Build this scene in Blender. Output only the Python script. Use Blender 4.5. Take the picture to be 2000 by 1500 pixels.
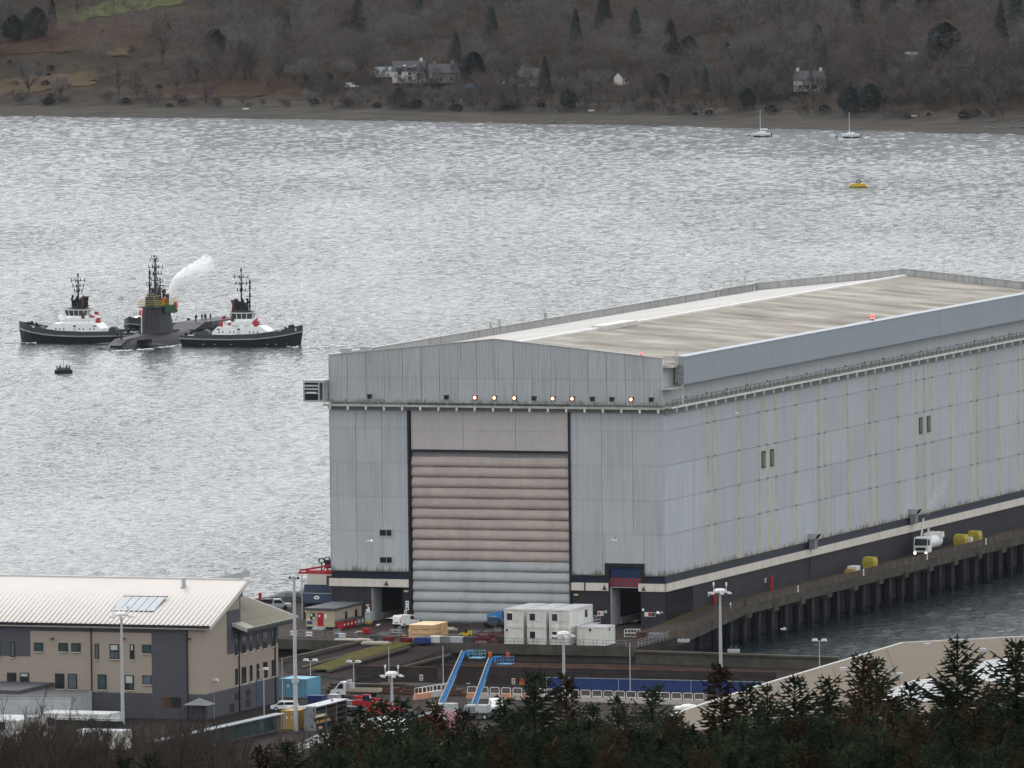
import bpy, bmesh, math, random
from mathutils import Vector, Matrix
random.seed(7)
for o in list(bpy.data.objects): bpy.data.objects.remove(o, do_unlink=True)
SC = bpy.context.scene
COL = SC.collection
# ---------------------------------------------------------------- camera
F_PX, TILT, ROLL, CAM_H = 21365.2, 0.0622545, -0.0113066, 155.405
_c, _s = math.cos(ROLL), math.sin(ROLL)
_R0, _U0 = Vector((1, 0, 0)), Vector((0, math.sin(TILT), math.cos(TILT)))
C_FWD = Vector((0, math.cos(TILT), -math.sin(TILT)))
C_RT, C_UP = _c * _R0 + _s * _U0, _c * _U0 - _s * _R0
C_POS = Vector((0, 0, CAM_H))
cam = bpy.data.cameras.new('camera')
cam_o = bpy.data.objects.new('camera', cam); COL.objects.link(cam_o)
cam.sensor_width = 36.0
cam.lens = F_PX / 2000 * 36
cam.clip_start = 5; cam.clip_end = 12000
_m = Matrix((C_RT, C_UP, -C_FWD)).transposed().to_4x4(); _m.translation = C_POS
cam_o.matrix_world = _m
SC.camera = cam_o
# ---------------------------------------------------------------- sky, sun, exposure
SUN_EL, SUN_AZ = math.radians(46), math.radians(-33)     # azimuth measured clockwise from +Y
W = bpy.data.worlds.new('World'); SC.world = W; W.use_nodes = True
nt = W.node_tree; bg = nt.nodes['Background']
sky = nt.nodes.new('ShaderNodeTexSky'); sky.sky_type = 'NISHITA'; sky.sun_disc = False
sky.sun_elevation = SUN_EL; sky.sun_rotation = SUN_AZ
sky.dust_density = 4.0; sky.air_density = 1.0; sky.ozone_density = 1.0
hs = nt.nodes.new('ShaderNodeHueSaturation'); hs.inputs['Saturation'].default_value = 0.2
nt.links.new(sky.outputs['Color'], hs.inputs['Color'])
mxs = nt.nodes.new('ShaderNodeMix'); mxs.data_type = 'RGBA'; mxs.inputs[0].default_value = 0.5      # an even layer of cloud
nt.links.new(hs.outputs['Color'], mxs.inputs[6]); mxs.inputs[7].default_value = (7.6, 7.9, 8.2, 1)
nt.links.new(mxs.outputs[2], bg.inputs['Color'])
bg.inputs['Strength'].default_value = 0.15
sl = bpy.data.lights.new('sun', 'SUN'); sl.energy = 0.6; sl.angle = math.radians(40); sl.color = (1.0, 0.97, 0.93)
so = bpy.data.objects.new('sun', sl); COL.objects.link(so)
_d = Vector((math.sin(SUN_AZ) * math.cos(SUN_EL), math.cos(SUN_AZ) * math.cos(SUN_EL), math.sin(SUN_EL)))
so.rotation_euler = _d.to_track_quat('Z', 'Y').to_euler(); so.location = (0, 0, 400)
vs = SC.view_settings
vs.view_transform = 'Standard'; vs.look = 'None'; vs.gamma = 1; vs.use_curve_mapping = False
vs.exposure = 0.66
try:
    SC.cycles.volume_bounces = 3
    SC.cycles.max_bounces = 6
    SC.cycles.transparent_max_bounces = 16
except Exception: pass
# ---------------------------------------------------------------- the place's axes
YAW = 0.348792
X0, Y0 = -30.006, 1792.569                     # near left foot of the great hall
UX, UY = Vector((math.cos(YAW), -math.sin(YAW), 0)), Vector((math.sin(YAW), math.cos(YAW), 0))
ROT = -YAW
HALL_W, HALL_L = 58.0, 218.4
QZ, YZ, JZ = 5.0, 2.5, 6.8                    # quay, yard and jetty levels
def L(x, s, z=0.0): return Vector((X0, Y0, z)) + UX * x + UY * s
def ray(px, py): return C_FWD * F_PX + C_RT * (px - 1000) + C_UP * (750 - py)
def gp(px, py, z):
    d = ray(px, py); return C_POS + d * ((z - CAM_H) / d.z)
def loc(p):
    q = p - Vector((X0, Y0, 0)); return q.dot(UX), q.dot(UY), p.z
def bl(px, py, z): return loc(gp(px, py, z))
def onS(px, py, s):                            # on a wall that faces the camera: (x, z)
    d = ray(px, py); k = (UY.dot(Vector((X0, Y0, 0)) - C_POS) + s) / UY.dot(d)
    q = loc(C_POS + d * k); return q[0], q[2]
def onX(px, py, x):                            # on a wall that runs away: (s, z)
    d = ray(px, py); k = (UX.dot(Vector((X0, Y0, 0)) - C_POS) + x) / UX.dot(d)
    q = loc(C_POS + d * k); return q[1], q[2]
def lerp(a, b, t): return a + (b - a) * t
# ---------------------------------------------------------------- mesh helper
class M:
    def __init__(s): s.v = []; s.f = []; s.mi = []; s.k = 0; s.T = None
    def add(s, vs_, fs):
        b = len(s.v)
        for v in vs_: s.v.append(tuple(s.T @ Vector(v)) if s.T else tuple(v))
        for f in fs: s.f.append([b + i for i in f]); s.mi.append(s.k)
        return s
    def mat(s, k): s.k = k; return s
    def box(s, x0, y0, z0, x1, y1, z1):
        return s.add([(x0,y0,z0),(x1,y0,z0),(x1,y1,z0),(x0,y1,z0),(x0,y0,z1),(x1,y0,z1),(x1,y1,z1),(x0,y1,z1)],
                     [(0,3,2,1),(4,5,6,7),(0,1,5,4),(1,2,6,5),(2,3,7,6),(3,0,4,7)])
    def quad(s, a, b, c, d): return s.add([a, b, c, d], [(0, 1, 2, 3)])
    def tri(s, a, b, c): return s.add([a, b, c], [(0, 1, 2)])
    def prism(s, poly, z0, z1):
        n = len(poly); zf = z1 if callable(z1) else (lambda x, y: z1); zb = z0 if callable(z0) else (lambda x, y: z0)
        return s.add([(x, y, zb(x, y)) for x, y in poly] + [(x, y, zf(x, y)) for x, y in poly],
                     [tuple(range(n))[::-1], tuple(range(n, 2 * n))] + [(i, (i + 1) % n, n + (i + 1) % n, n + i) for i in range(n)])
    def extx(s, prof, x0, x1):                # profile of (y, z) run along x
        n = len(prof)
        return s.add([(x0, y, z) for y, z in prof] + [(x1, y, z) for y, z in prof],
                     [tuple(range(n))[::-1], tuple(range(n, 2 * n))] + [(i, (i + 1) % n, n + (i + 1) % n, n + i) for i in range(n)])
    def exty(s, prof, y0, y1):                # profile of (x, z) run along y
        n = len(prof)
        return s.add([(x, y0, z) for x, z in prof] + [(x, y1, z) for x, z in prof],
                     [tuple(range(n)), tuple(range(n, 2 * n))[::-1]] + [(i, n + i, n + (i + 1) % n, (i + 1) % n) for i in range(n)])
    def cyl(s, p, q, r, r2=None, n=8, cap=True):
        p, q = Vector(p), Vector(q); r2 = r if r2 is None else r2
        a = (q - p).normalized(); e = a.orthogonal().normalized(); g = a.cross(e)
        vs_ = []
        for c, rr in ((p, r), (q, r2)):
            for i in range(n):
                t = 2 * math.pi * i / n; vs_.append(c + (e * math.cos(t) + g * math.sin(t)) * rr)
        fs = [(i, (i + 1) % n, n + (i + 1) % n, n + i) for i in range(n)]
        if cap: fs += [tuple(range(n))[::-1], tuple(range(n, 2 * n))]
        return s.add(vs_, fs)
    def tube(s, pts, r, n=5):
        for a, b in zip(pts, pts[1:]): s.cyl(a, b, r, n=n)
        return s
    def ball(s, c, rx, ry=None, rz=None, n=8, m=5):
        ry = rx if ry is None else ry; rz = rx if rz is None else rz
        vs_ = [(c[0], c[1], c[2] - rz)]
        for j in range(1, m):
            t = math.pi * j / m - math.pi / 2
            for i in range(n):
                a = 2 * math.pi * i / n
                vs_.append((c[0] + rx * math.cos(t) * math.cos(a), c[1] + ry * math.cos(t) * math.sin(a), c[2] + rz * math.sin(t)))
        vs_.append((c[0], c[1], c[2] + rz)); e = len(vs_) - 1
        fs = [(0, 1 + (i + 1) % n, 1 + i) for i in range(n)]
        for j in range(m - 2):
            b = 1 + j * n
            fs += [(b + i, b + (i + 1) % n, b + n + (i + 1) % n, b + n + i) for i in range(n)]
        b = 1 + (m - 2) * n
        fs += [(b + i, b + (i + 1) % n, e) for i in range(n)]
        return s.add(vs_, fs)
    def mesh(s, name, mats, smooth=False):
        me = bpy.data.meshes.new(name); me.from_pydata(s.v, [], s.f)
        for m in (mats if isinstance(mats, (list, tuple)) else [mats]): me.materials.append(m)
        if s.mi and max(s.mi): me.polygons.foreach_set('material_index', s.mi)
        if smooth: me.polygons.foreach_set('use_smooth', [True] * len(s.f))
        me.update(); return me
    def obj(s, name, mats, parent=None, loc=(0, 0, 0), rz=0.0, smooth=False):
        return put(name, s.mesh(name, mats, smooth), parent, loc, rz)
def put(name, me, parent=None, loc=(0, 0, 0), rz=0.0, rot=None):
    o = bpy.data.objects.new(name, me); COL.objects.link(o)
    if parent: o.parent = parent
    o.location = loc; o.rotation_euler = rot if rot else (0, 0, rz)
    return o
def tag(o, label=None, cat=None, group=None, kind=None):
    if label: o['label'] = label
    if cat: o['category'] = cat
    if group: o['group'] = group
    if kind: o['kind'] = kind
    return o
def thing(name, label, cat, loc=(0, 0, 0), rz=0.0, group=None):
    o = bpy.data.objects.new(name, None); COL.objects.link(o)
    o.location = loc; o.rotation_euler = (0, 0, rz); o.empty_display_size = 0.5
    return tag(o, label, cat, group)
def dup(root, loc, rz=None, label=None, group=None, scale=None):
    def cp(o, parent):
        c = o.copy(); COL.objects.link(c); c.parent = parent
        for ch in o.children: cp(ch, c)
        return c
    r = cp(root, None); r.location = loc
    if rz is not None: r.rotation_euler = (0, 0, rz)
    if label: r['label'] = label
    if group: r['group'] = group
    if scale: r.scale = scale if isinstance(scale, tuple) else (scale,) * 3
    return r
def text(name, body, size, mt, parent, loc, rot, align='CENTER', bold=0.0):
    cu = bpy.data.curves.new(name, 'FONT'); cu.body = body; cu.size = size; cu.align_x = align; cu.align_y = 'CENTER'; cu.extrude = 0.01; cu.offset = bold
    t = bpy.data.objects.new('tmp', cu); COL.objects.link(t)
    bpy.context.view_layer.update()
    me = bpy.data.meshes.new_from_object(t.evaluated_get(bpy.context.evaluated_depsgraph_get()))
    bpy.data.objects.remove(t); me.name = name; me.materials.clear(); me.materials.append(mt)
    return put(name, me, parent, loc, rot=rot)
# ---------------------------------------------------------------- materials
def mat(name, col, rough=0.7, var=0.18, scale=0.6, streak=None, rnd=0.0, metal=0.0, spec=0.2, fine=0.0, algae=None, stretch=(1, 1, 1), col2=None, emit=None, estr=0.0):
    m = bpy.data.materials.new(name); m.use_nodes = True
    n = m.node_tree; N = n.nodes.new; K = n.links.new
    b = n.nodes['Principled BSDF']
    b.inputs['Roughness'].default_value = rough; b.inputs['Metallic'].default_value = metal
    b.inputs['Specular IOR Level'].default_value = spec if rough < 0.84 else min(spec, 0.04)
    geo = N('ShaderNodeNewGeometry')
    mp = N('ShaderNodeVectorMath'); mp.operation = 'MULTIPLY'; mp.inputs[1].default_value = stretch
    K(geo.outputs['Position'], mp.inputs[0])
    tx = N('ShaderNodeTexNoise'); tx.inputs['Scale'].default_value = scale; tx.inputs['Detail'].default_value = 6; tx.inputs['Roughness'].default_value = 0.62
    K(mp.outputs[0], tx.inputs['Vector'])
    rp = N('ShaderNodeValToRGB'); rp.color_ramp.elements[0].position = 0.3; rp.color_ramp.elements[1].position = 0.7
    c2 = col2 if col2 else tuple(c * (1 + var) for c in col)
    c1 = tuple(c * (1 - var) for c in col)
    rp.color_ramp.elements[0].color = (*c1, 1); rp.color_ramp.elements[1].color = (*[min(c, .95) for c in c2], 1)
    K(tx.outputs['Fac'], rp.inputs['Fac']); out = rp.outputs['Color']
    def mixc(fac, a, colb, fixed=None):
        mx = N('ShaderNodeMix'); mx.data_type = 'RGBA'; K(a, mx.inputs[6]); mx.inputs[7].default_value = (*colb, 1)
        if fixed is not None: mx.inputs[0].default_value = fixed
        else: K(fac, mx.inputs[0])
        return mx.outputs[2]
    if streak:
        sc_, amt, colb = streak
        v = N('ShaderNodeVectorMath'); v.operation = 'MULTIPLY'; v.inputs[1].default_value = (sc_, sc_, 0.05 * sc_ if sc_ < 3 else 0.06)
        K(geo.outputs['Position'], v.inputs[0])
        t = N('ShaderNodeTexNoise'); t.inputs['Scale'].default_value = 1; t.inputs['Detail'].default_value = 5; t.inputs['Roughness'].default_value = 0.6
        K(v.outputs[0], t.inputs['Vector'])
        r = N('ShaderNodeMapRange'); r.inputs[1].default_value = 0.5; r.inputs[2].default_value = 0.78; r.inputs[4].default_value = amt
        K(t.outputs['Fac'], r.inputs[0]); out = mixc(r.outputs[0], out, colb)
    if algae:                                  # ragged growth creeping up from a ledge at height z
        z0, h, colb = algae
        sx = N('ShaderNodeSeparateXYZ'); K(geo.outputs['Position'], sx.inputs[0])
        v = N('ShaderNodeVectorMath'); v.operation = 'MULTIPLY'; v.inputs[1].default_value = (1.3, 1.3, 0.12)
        K(geo.outputs['Position'], v.inputs[0])
        t = N('ShaderNodeTexNoise'); t.inputs['Scale'].default_value = 1; t.inputs['Detail'].default_value = 4
        K(v.outputs[0], t.inputs['Vector'])
        a = N('ShaderNodeMath'); a.operation = 'MULTIPLY_ADD'; a.inputs[1].default_value = h * 2.2; a.inputs[2].default_value = z0 - h * 0.75
        K(t.outputs['Fac'], a.inputs[0])
        d = N('ShaderNodeMath'); d.operation = 'SUBTRACT'; K(a.outputs[0], d.inputs[0]); K(sx.outputs[2], d.inputs[1])
        r = N('ShaderNodeMapRange'); r.inputs[1].default_value = -0.1; r.inputs[2].default_value = h * 0.5; r.inputs[4].default_value = 0.8
        K(d.outputs[0], r.inputs[0]); out = mixc(r.outputs[0], out, colb)
    if rnd:
        oi = N('ShaderNodeObjectInfo'); r = N('ShaderNodeMapRange'); r.inputs[3].default_value = 1 - rnd; r.inputs[4].default_value = 1 + rnd
        K(oi.outputs['Random'], r.inputs[0])
        v = N('ShaderNodeVectorMath'); v.operation = 'SCALE'; K(out, v.inputs[0]); K(r.outputs[0], v.inputs['Scale']); out = v.outputs[0]
    K(out, b.inputs['Base Color'])
    if fine:
        t = N('ShaderNodeTexNoise'); t.inputs['Scale'].default_value = 3.0; t.inputs['Detail'].default_value = 4
        K(geo.outputs['Position'], t.inputs['Vector'])
        bu = N('ShaderNodeBump'); bu.inputs['Strength'].default_value = fine; bu.inputs['Distance'].default_value = 0.2
        K(t.outputs['Fac'], bu.inputs['Height']); K(bu.outputs[0], b.inputs['Normal'])
    if emit:
        b.inputs['Emission Color'].default_value = (*emit, 1); b.inputs['Emission Strength'].default_value = estr
    return m
DIRT = (0.09, 0.09, 0.075)
MT = {}
MT['clad'] = mat('cladding_grey', (0.42, 0.44, 0.455), 0.55, 0.05, 0.05, streak=(1.6, 0.36, (0.19, 0.20, 0.205)), rnd=0.055, algae=(13.4, 1.5, (0.10, 0.105, 0.055)))
MT['clad_up'] = mat('upper_cladding_grey', (0.395, 0.41, 0.42), 0.55, 0.05, 0.05, streak=(2.2, 0.5, (0.12, 0.125, 0.12)), rnd=0.05, algae=(41.2, 1.0, (0.13, 0.14, 0.10)))
MT['clad_side'] = mat('side_cladding_grey', (0.425, 0.448, 0.468), 0.5, 0.06, 0.03, streak=(1.2, 0.45, (0.24, 0.24, 0.24)), rnd=0.06, algae=(13.4, 1.5, (0.11, 0.115, 0.07)))
MT['strip'] = mat('yellowed_rooflight_strip', (0.46, 0.41, 0.29), 0.4, 0.15, 0.4, streak=(1.0, 0.4, (0.22, 0.20, 0.16)), rnd=0.08)
MT['fascia'] = mat('fascia_blue_grey', (0.275, 0.305, 0.335), 0.45, 0.04, 0.05, streak=(1.0, 0.3, (0.20, 0.22, 0.24)))
MT['parapet'] = mat('parapet_grey', (0.40, 0.40, 0.39), 0.6, 0.08, 0.2, streak=(1.2, 0.7, (0.10, 0.10, 0.085)))
MT['pink'] = mat('faded_pink_panel', (0.46, 0.425, 0.415), 0.6, 0.05, 0.1, streak=(1.8, 0.35, (0.33, 0.30, 0.29)))
MT['roll_br'] = mat('faded_brown_fabric', (0.375, 0.32, 0.285), 0.7, 0.10, 0.35, rnd=0.05, streak=(0.5, 0.35, (0.22, 0.19, 0.175)), fine=0.5)
MT['roll_gr'] = mat('grey_fabric', (0.385, 0.395, 0.40), 0.7, 0.10, 0.35, rnd=0.05, streak=(0.5, 0.35, (0.22, 0.225, 0.23)), fine=0.5)
MT['black'] = mat('black_steel', (0.018, 0.018, 0.02), 0.5, 0.2, 0.5)
MT['navy'] = mat('navy_band', (0.014, 0.018, 0.035), 0.5, 0.2, 0.3)
MT['white_band'] = mat('dirty_white_concrete', (0.62, 0.57, 0.50), 0.7, 0.07, 0.3, streak=(1.3, 0.45, (0.36, 0.30, 0.24)))
MT['char'] = mat('charcoal_block', (0.030, 0.029, 0.034), 0.75, 0.22, 0.25, streak=(0.8, 0.4, (0.05, 0.048, 0.05)))
MT['rib'] = mat('greenish_galvanised', (0.36, 0.38, 0.33), 0.6, 0.25, 0.5)
MT['galv'] = mat('galvanised_steel', (0.40, 0.41, 0.42), 0.5, 0.15, 0.8)
MT['roofR'] = mat('weathered_roof_sheet', (0.215, 0.185, 0.145), 0.85, 0.36, 0.08, rnd=0.13, stretch=(0.7, 1.5, 1), col2=(0.39, 0.365, 0.32))
MT['roofL'] = mat('pale_roof_sheet', (0.37, 0.355, 0.335), 0.7, 0.10, 0.1, rnd=0.05)
MT['flash'] = mat('pale_flashing', (0.55, 0.53, 0.50), 0.6, 0.1, 0.5)
MT['glass'] = mat('dark_glass', (0.02, 0.024, 0.028), 0.08, 0.3, 0.7, spec=0.6)
MT['glassg'] = mat('green_glass', (0.04, 0.07, 0.07), 0.1, 0.3, 0.7, spec=0.6)
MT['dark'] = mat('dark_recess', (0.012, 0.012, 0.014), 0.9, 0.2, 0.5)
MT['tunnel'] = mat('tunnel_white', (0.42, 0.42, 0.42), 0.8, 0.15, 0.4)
MT['white'] = mat('white_paint', (0.74, 0.74, 0.73), 0.45, 0.06, 0.8)
MT['white_d'] = mat('weathered_white_paint', (0.66, 0.65, 0.60), 0.6, 0.12, 0.5, streak=(1.5, 0.5, (0.30, 0.31, 0.22)))
MT['red'] = mat('red_paint', (0.36, 0.018, 0.022), 0.5, 0.2, 0.8)
MT['crimson'] = mat('crimson_stripe', (0.26, 0.012, 0.035), 0.6, 0.2, 0.8)
MT['bluep'] = mat('dark_blue_shutter', (0.012, 0.03, 0.085), 0.5, 0.2, 0.8)
MT['boom'] = mat('bright_blue_paint', (0.045, 0.21, 0.50), 0.4, 0.15, 0.6)
MT['cont_blue'] = mat('pale_blue_paint', (0.13, 0.33, 0.46), 0.5, 0.12, 0.5, streak=(1.5, 0.4, (0.14, 0.16, 0.16)))
MT['hoard'] = mat('royal_blue_hoarding', (0.022, 0.045, 0.155), 0.55, 0.12, 0.5)
MT['navyp'] = mat('slate_blue_paint', (0.045, 0.065, 0.11), 0.55, 0.12, 0.5)
MT['yellow'] = mat('yellow_paint', (0.55, 0.38, 0.03), 0.5, 0.15, 0.8)
MT['yellow_t'] = mat('dull_yellow_cover', (0.42, 0.34, 0.05), 0.75, 0.2, 0.9, fine=0.3)
MT['orange'] = mat('orange_paint', (0.50, 0.09, 0.015), 0.5, 0.12, 0.8)
MT['ochre'] = mat('ochre_paint', (0.42, 0.26, 0.07), 0.55, 0.15, 0.5, streak=(1.5, 0.4, (0.2, 0.12, 0.05)))
MT['green'] = mat('green_paint', (0.022, 0.062, 0.03), 0.5, 0.15, 0.8)
MT['grey'] = mat('mid_grey_paint', (0.20, 0.205, 0.21), 0.55, 0.12, 0.6)
MT['dgrey'] = mat('dark_grey_paint', (0.06, 0.065, 0.07), 0.6, 0.2, 0.6)
MT['rubber'] = mat('black_rubber', (0.015, 0.015, 0.016), 0.8, 0.2, 1.0)
MT['timber'] = mat('pale_timber', (0.58, 0.37, 0.19), 0.8, 0.14, 1.2, rnd=0.08)
MT['timber_t'] = mat('pale_timber_lid', (0.74, 0.58, 0.37), 0.8, 0.10, 1.2, rnd=0.05)
MT['rust'] = mat('rusty_steel', (0.10, 0.055, 0.04), 0.85, 0.35, 0.5)
MT['maroon'] = mat('maroon_paint', (0.13, 0.016, 0.02), 0.6, 0.2, 0.6)
MT['conc'] = mat('stained_concrete', (0.075, 0.068, 0.057), 0.9, 0.35, 0.35, streak=(1.0, 0.5, (0.05, 0.048, 0.042)), fine=0.2)
MT['pile'] = mat('wet_pile', (0.014, 0.014, 0.017), 0.6, 0.35, 0.5, streak=(1.2, 0.5, (0.012, 0.012, 0.014)))
MT['rail_br'] = mat('brown_rail_panel', (0.105, 0.083, 0.066), 0.85, 0.25, 0.5)
MT['tan'] = mat('tan_roof_felt', (0.150, 0.126, 0.098), 0.9, 0.10, 0.03, stretch=(1, 0.35, 1), streak=(0.5, 0.35, (0.115, 0.098, 0.078)))
MT['brick_t'] = mat('buff_brick', (0.335, 0.285, 0.232), 0.85, 0.05, 0.4, stretch=(1, 1, 4))
MT['brick_g'] = mat('dark_grey_brick', (0.078, 0.078, 0.088), 0.8, 0.10, 0.4, stretch=(1, 1, 4))
MT['seam'] = mat('standing_seam_roof', (0.46, 0.425, 0.39), 0.45, 0.05, 0.1)
MT['seam2'] = mat('olive_seam_roof', (0.33, 0.305, 0.245), 0.5, 0.06, 0.1)
MT['solar'] = mat('solar_glass', (0.20, 0.235, 0.26), 0.35, 0.1, 0.2, spec=0.4)
MT['lamp_head'] = mat('white_lamp_housing', (0.66, 0.65, 0.64), 0.5, 0.1, 1.0)
MT['lit'] = mat('lit_sodium_lens', (1, 0.6, 0.3), 0.5, 0.0, 1.0, emit=(1.0, 0.75, 0.5), estr=3.0)
MT['lit_o'] = mat('painted_orange_halo', (1, 0.4, 0.15), 0.5, 0.0, 1.0, emit=(1.0, 0.36, 0.13), estr=0.75)  # orange halo of the lit floodlights, painted as a glowing disc
MT['lit_red'] = mat('lit_red_beacon', (1, 0.1, 0.08), 0.5, 0.0, 1.0, emit=(1.0, 0.10, 0.09), estr=1.2)
MT['lit_white'] = mat('lit_headlamp', (1, 0.95, 0.85), 0.5, 0.0, 1.0, emit=(1.0, 0.95, 0.85), estr=3.0)
MT['hull'] = mat('black_hull', (0.014, 0.015, 0.022), 0.5, 0.2, 0.5)
MT['bulwark'] = mat('dark_green_bulwark', (0.035, 0.042, 0.040), 0.5, 0.15, 0.5)
MT['strake'] = mat('grey_fender_strake', (0.26, 0.28, 0.30), 0.7, 0.15, 0.8)
MT['sub'] = mat('submarine_black', (0.026, 0.026, 0.029), 0.6, 0.25, 0.4, streak=(0.8, 0.4, (0.075, 0.074, 0.075)))
MT['cloth'] = mat('dark_overalls', (0.018, 0.018, 0.026), 0.9, 0.2, 2.0)
MT['skin'] = mat('skin', (0.42, 0.27, 0.20), 0.6, 0.1, 2.0)
MT['gull'] = mat('gull_white', (0.85, 0.85, 0.86), 0.8, 0.05, 2.0)
MT['bark'] = mat('winter_bark', (0.048, 0.038, 0.033), 0.9, 0.3, 0.8, rnd=0.2)
MT['twig'] = mat('hazed_winter_twigs', (0.084, 0.071, 0.068), 0.95, 0.25, 0.8, rnd=0.4)  # far twigs: paler purple-grey put into the colour for distance haze
MT['twig_g'] = mat('hazed_grey_twigs', (0.112, 0.104, 0.106), 0.95, 0.25, 0.8, rnd=0.35)  # grey far twigs, also lightened in colour to imitate haze
MT['twig_n'] = mat('near_dark_twigs', (0.052, 0.039, 0.032), 0.95, 0.25, 0.8, rnd=0.3)
MT['twig_p'] = mat('hazed_reddish_twigs', (0.088, 0.069, 0.065), 0.95, 0.25, 0.8, rnd=0.35)  # reddish far twigs, haze of the distance mixed into the colour
MT['needle'] = mat('spruce_needles', (0.025, 0.035, 0.018), 0.9, 0.4, 0.9, rnd=0.45)
MT['needle_b'] = mat('browning_spruce_needles', (0.040, 0.028, 0.014), 0.9, 0.4, 0.9, rnd=0.35)
MT['tug_white'] = mat('ship_white_paint', (0.86, 0.86, 0.85), 0.4, 0.05, 0.8, streak=(1.2, 0.25, (0.5, 0.44, 0.36)))
MT['pane_sky'] = mat('painted_sky_pane', (0.09, 0.115, 0.13), 0.15, 0.3, 0.7, spec=0.5)  # pale sky reflection painted into the pane colour
MT['blind'] = mat('window_blind', (0.42, 0.44, 0.40), 0.7, 0.1, 1.0)
MT['rustleaf'] = mat('rusty_dead_leaves', (0.055, 0.021, 0.009), 0.9, 0.35, 1.5, rnd=0.2)
MT['evergreen'] = mat('far_evergreen', (0.036, 0.046, 0.039), 0.95, 0.3, 0.5, rnd=0.3)
MT['scrub'] = mat('brown_scrub', (0.078, 0.064, 0.056), 0.95, 0.3, 0.3, rnd=0.2)
MT['pinkroof'] = mat('faded_pink_roof', (0.17, 0.13, 0.125), 0.9, 0.15, 0.4)
MT['stone'] = mat('pale_stone_wall', (0.17, 0.155, 0.145), 0.9, 0.2, 0.4)
MT['slate'] = mat('slate_roof', (0.05, 0.05, 0.056), 0.7, 0.15, 0.4)
MT['house_w'] = mat('white_render', (0.52, 0.51, 0.49), 0.8, 0.06, 0.5)
MT['asph'] = mat('worn_asphalt', (0.030, 0.025, 0.023), 0.9, 0.25, 0.12, streak=None, stretch=(1, 0.5, 1))
MT['quay'] = mat('brown_quay_surface', (0.042, 0.033, 0.029), 0.9, 0.3, 0.2, stretch=(1, 0.6, 1))
MT['deckdirt'] = mat('jetty_deck', (0.06, 0.05, 0.04), 0.9, 0.3, 0.25)
MT['brown'] = mat('brown_wet_planks', (0.020, 0.014, 0.013), 0.85, 0.4, 0.35, stretch=(0.4, 2.0, 1))
MT['board'] = mat('dark_brown_boards', (0.036, 0.028, 0.027), 0.8, 0.25, 0.5, rnd=0.15)
MT['grassb'] = mat('dull_grass', (0.065, 0.058, 0.018), 0.95, 0.3, 0.4)
MT['soil'] = mat('forest_floor', (0.02, 0.016, 0.010), 0.95, 0.35, 0.15)
MT['barrier'] = mat('white_barrier_plastic', (0.46, 0.42, 0.385), 0.6, 0.12, 0.8)
MT['barrier_o'] = mat('pale_orange_barrier', (0.55, 0.28, 0.19), 0.6, 0.12, 0.8)
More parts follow.
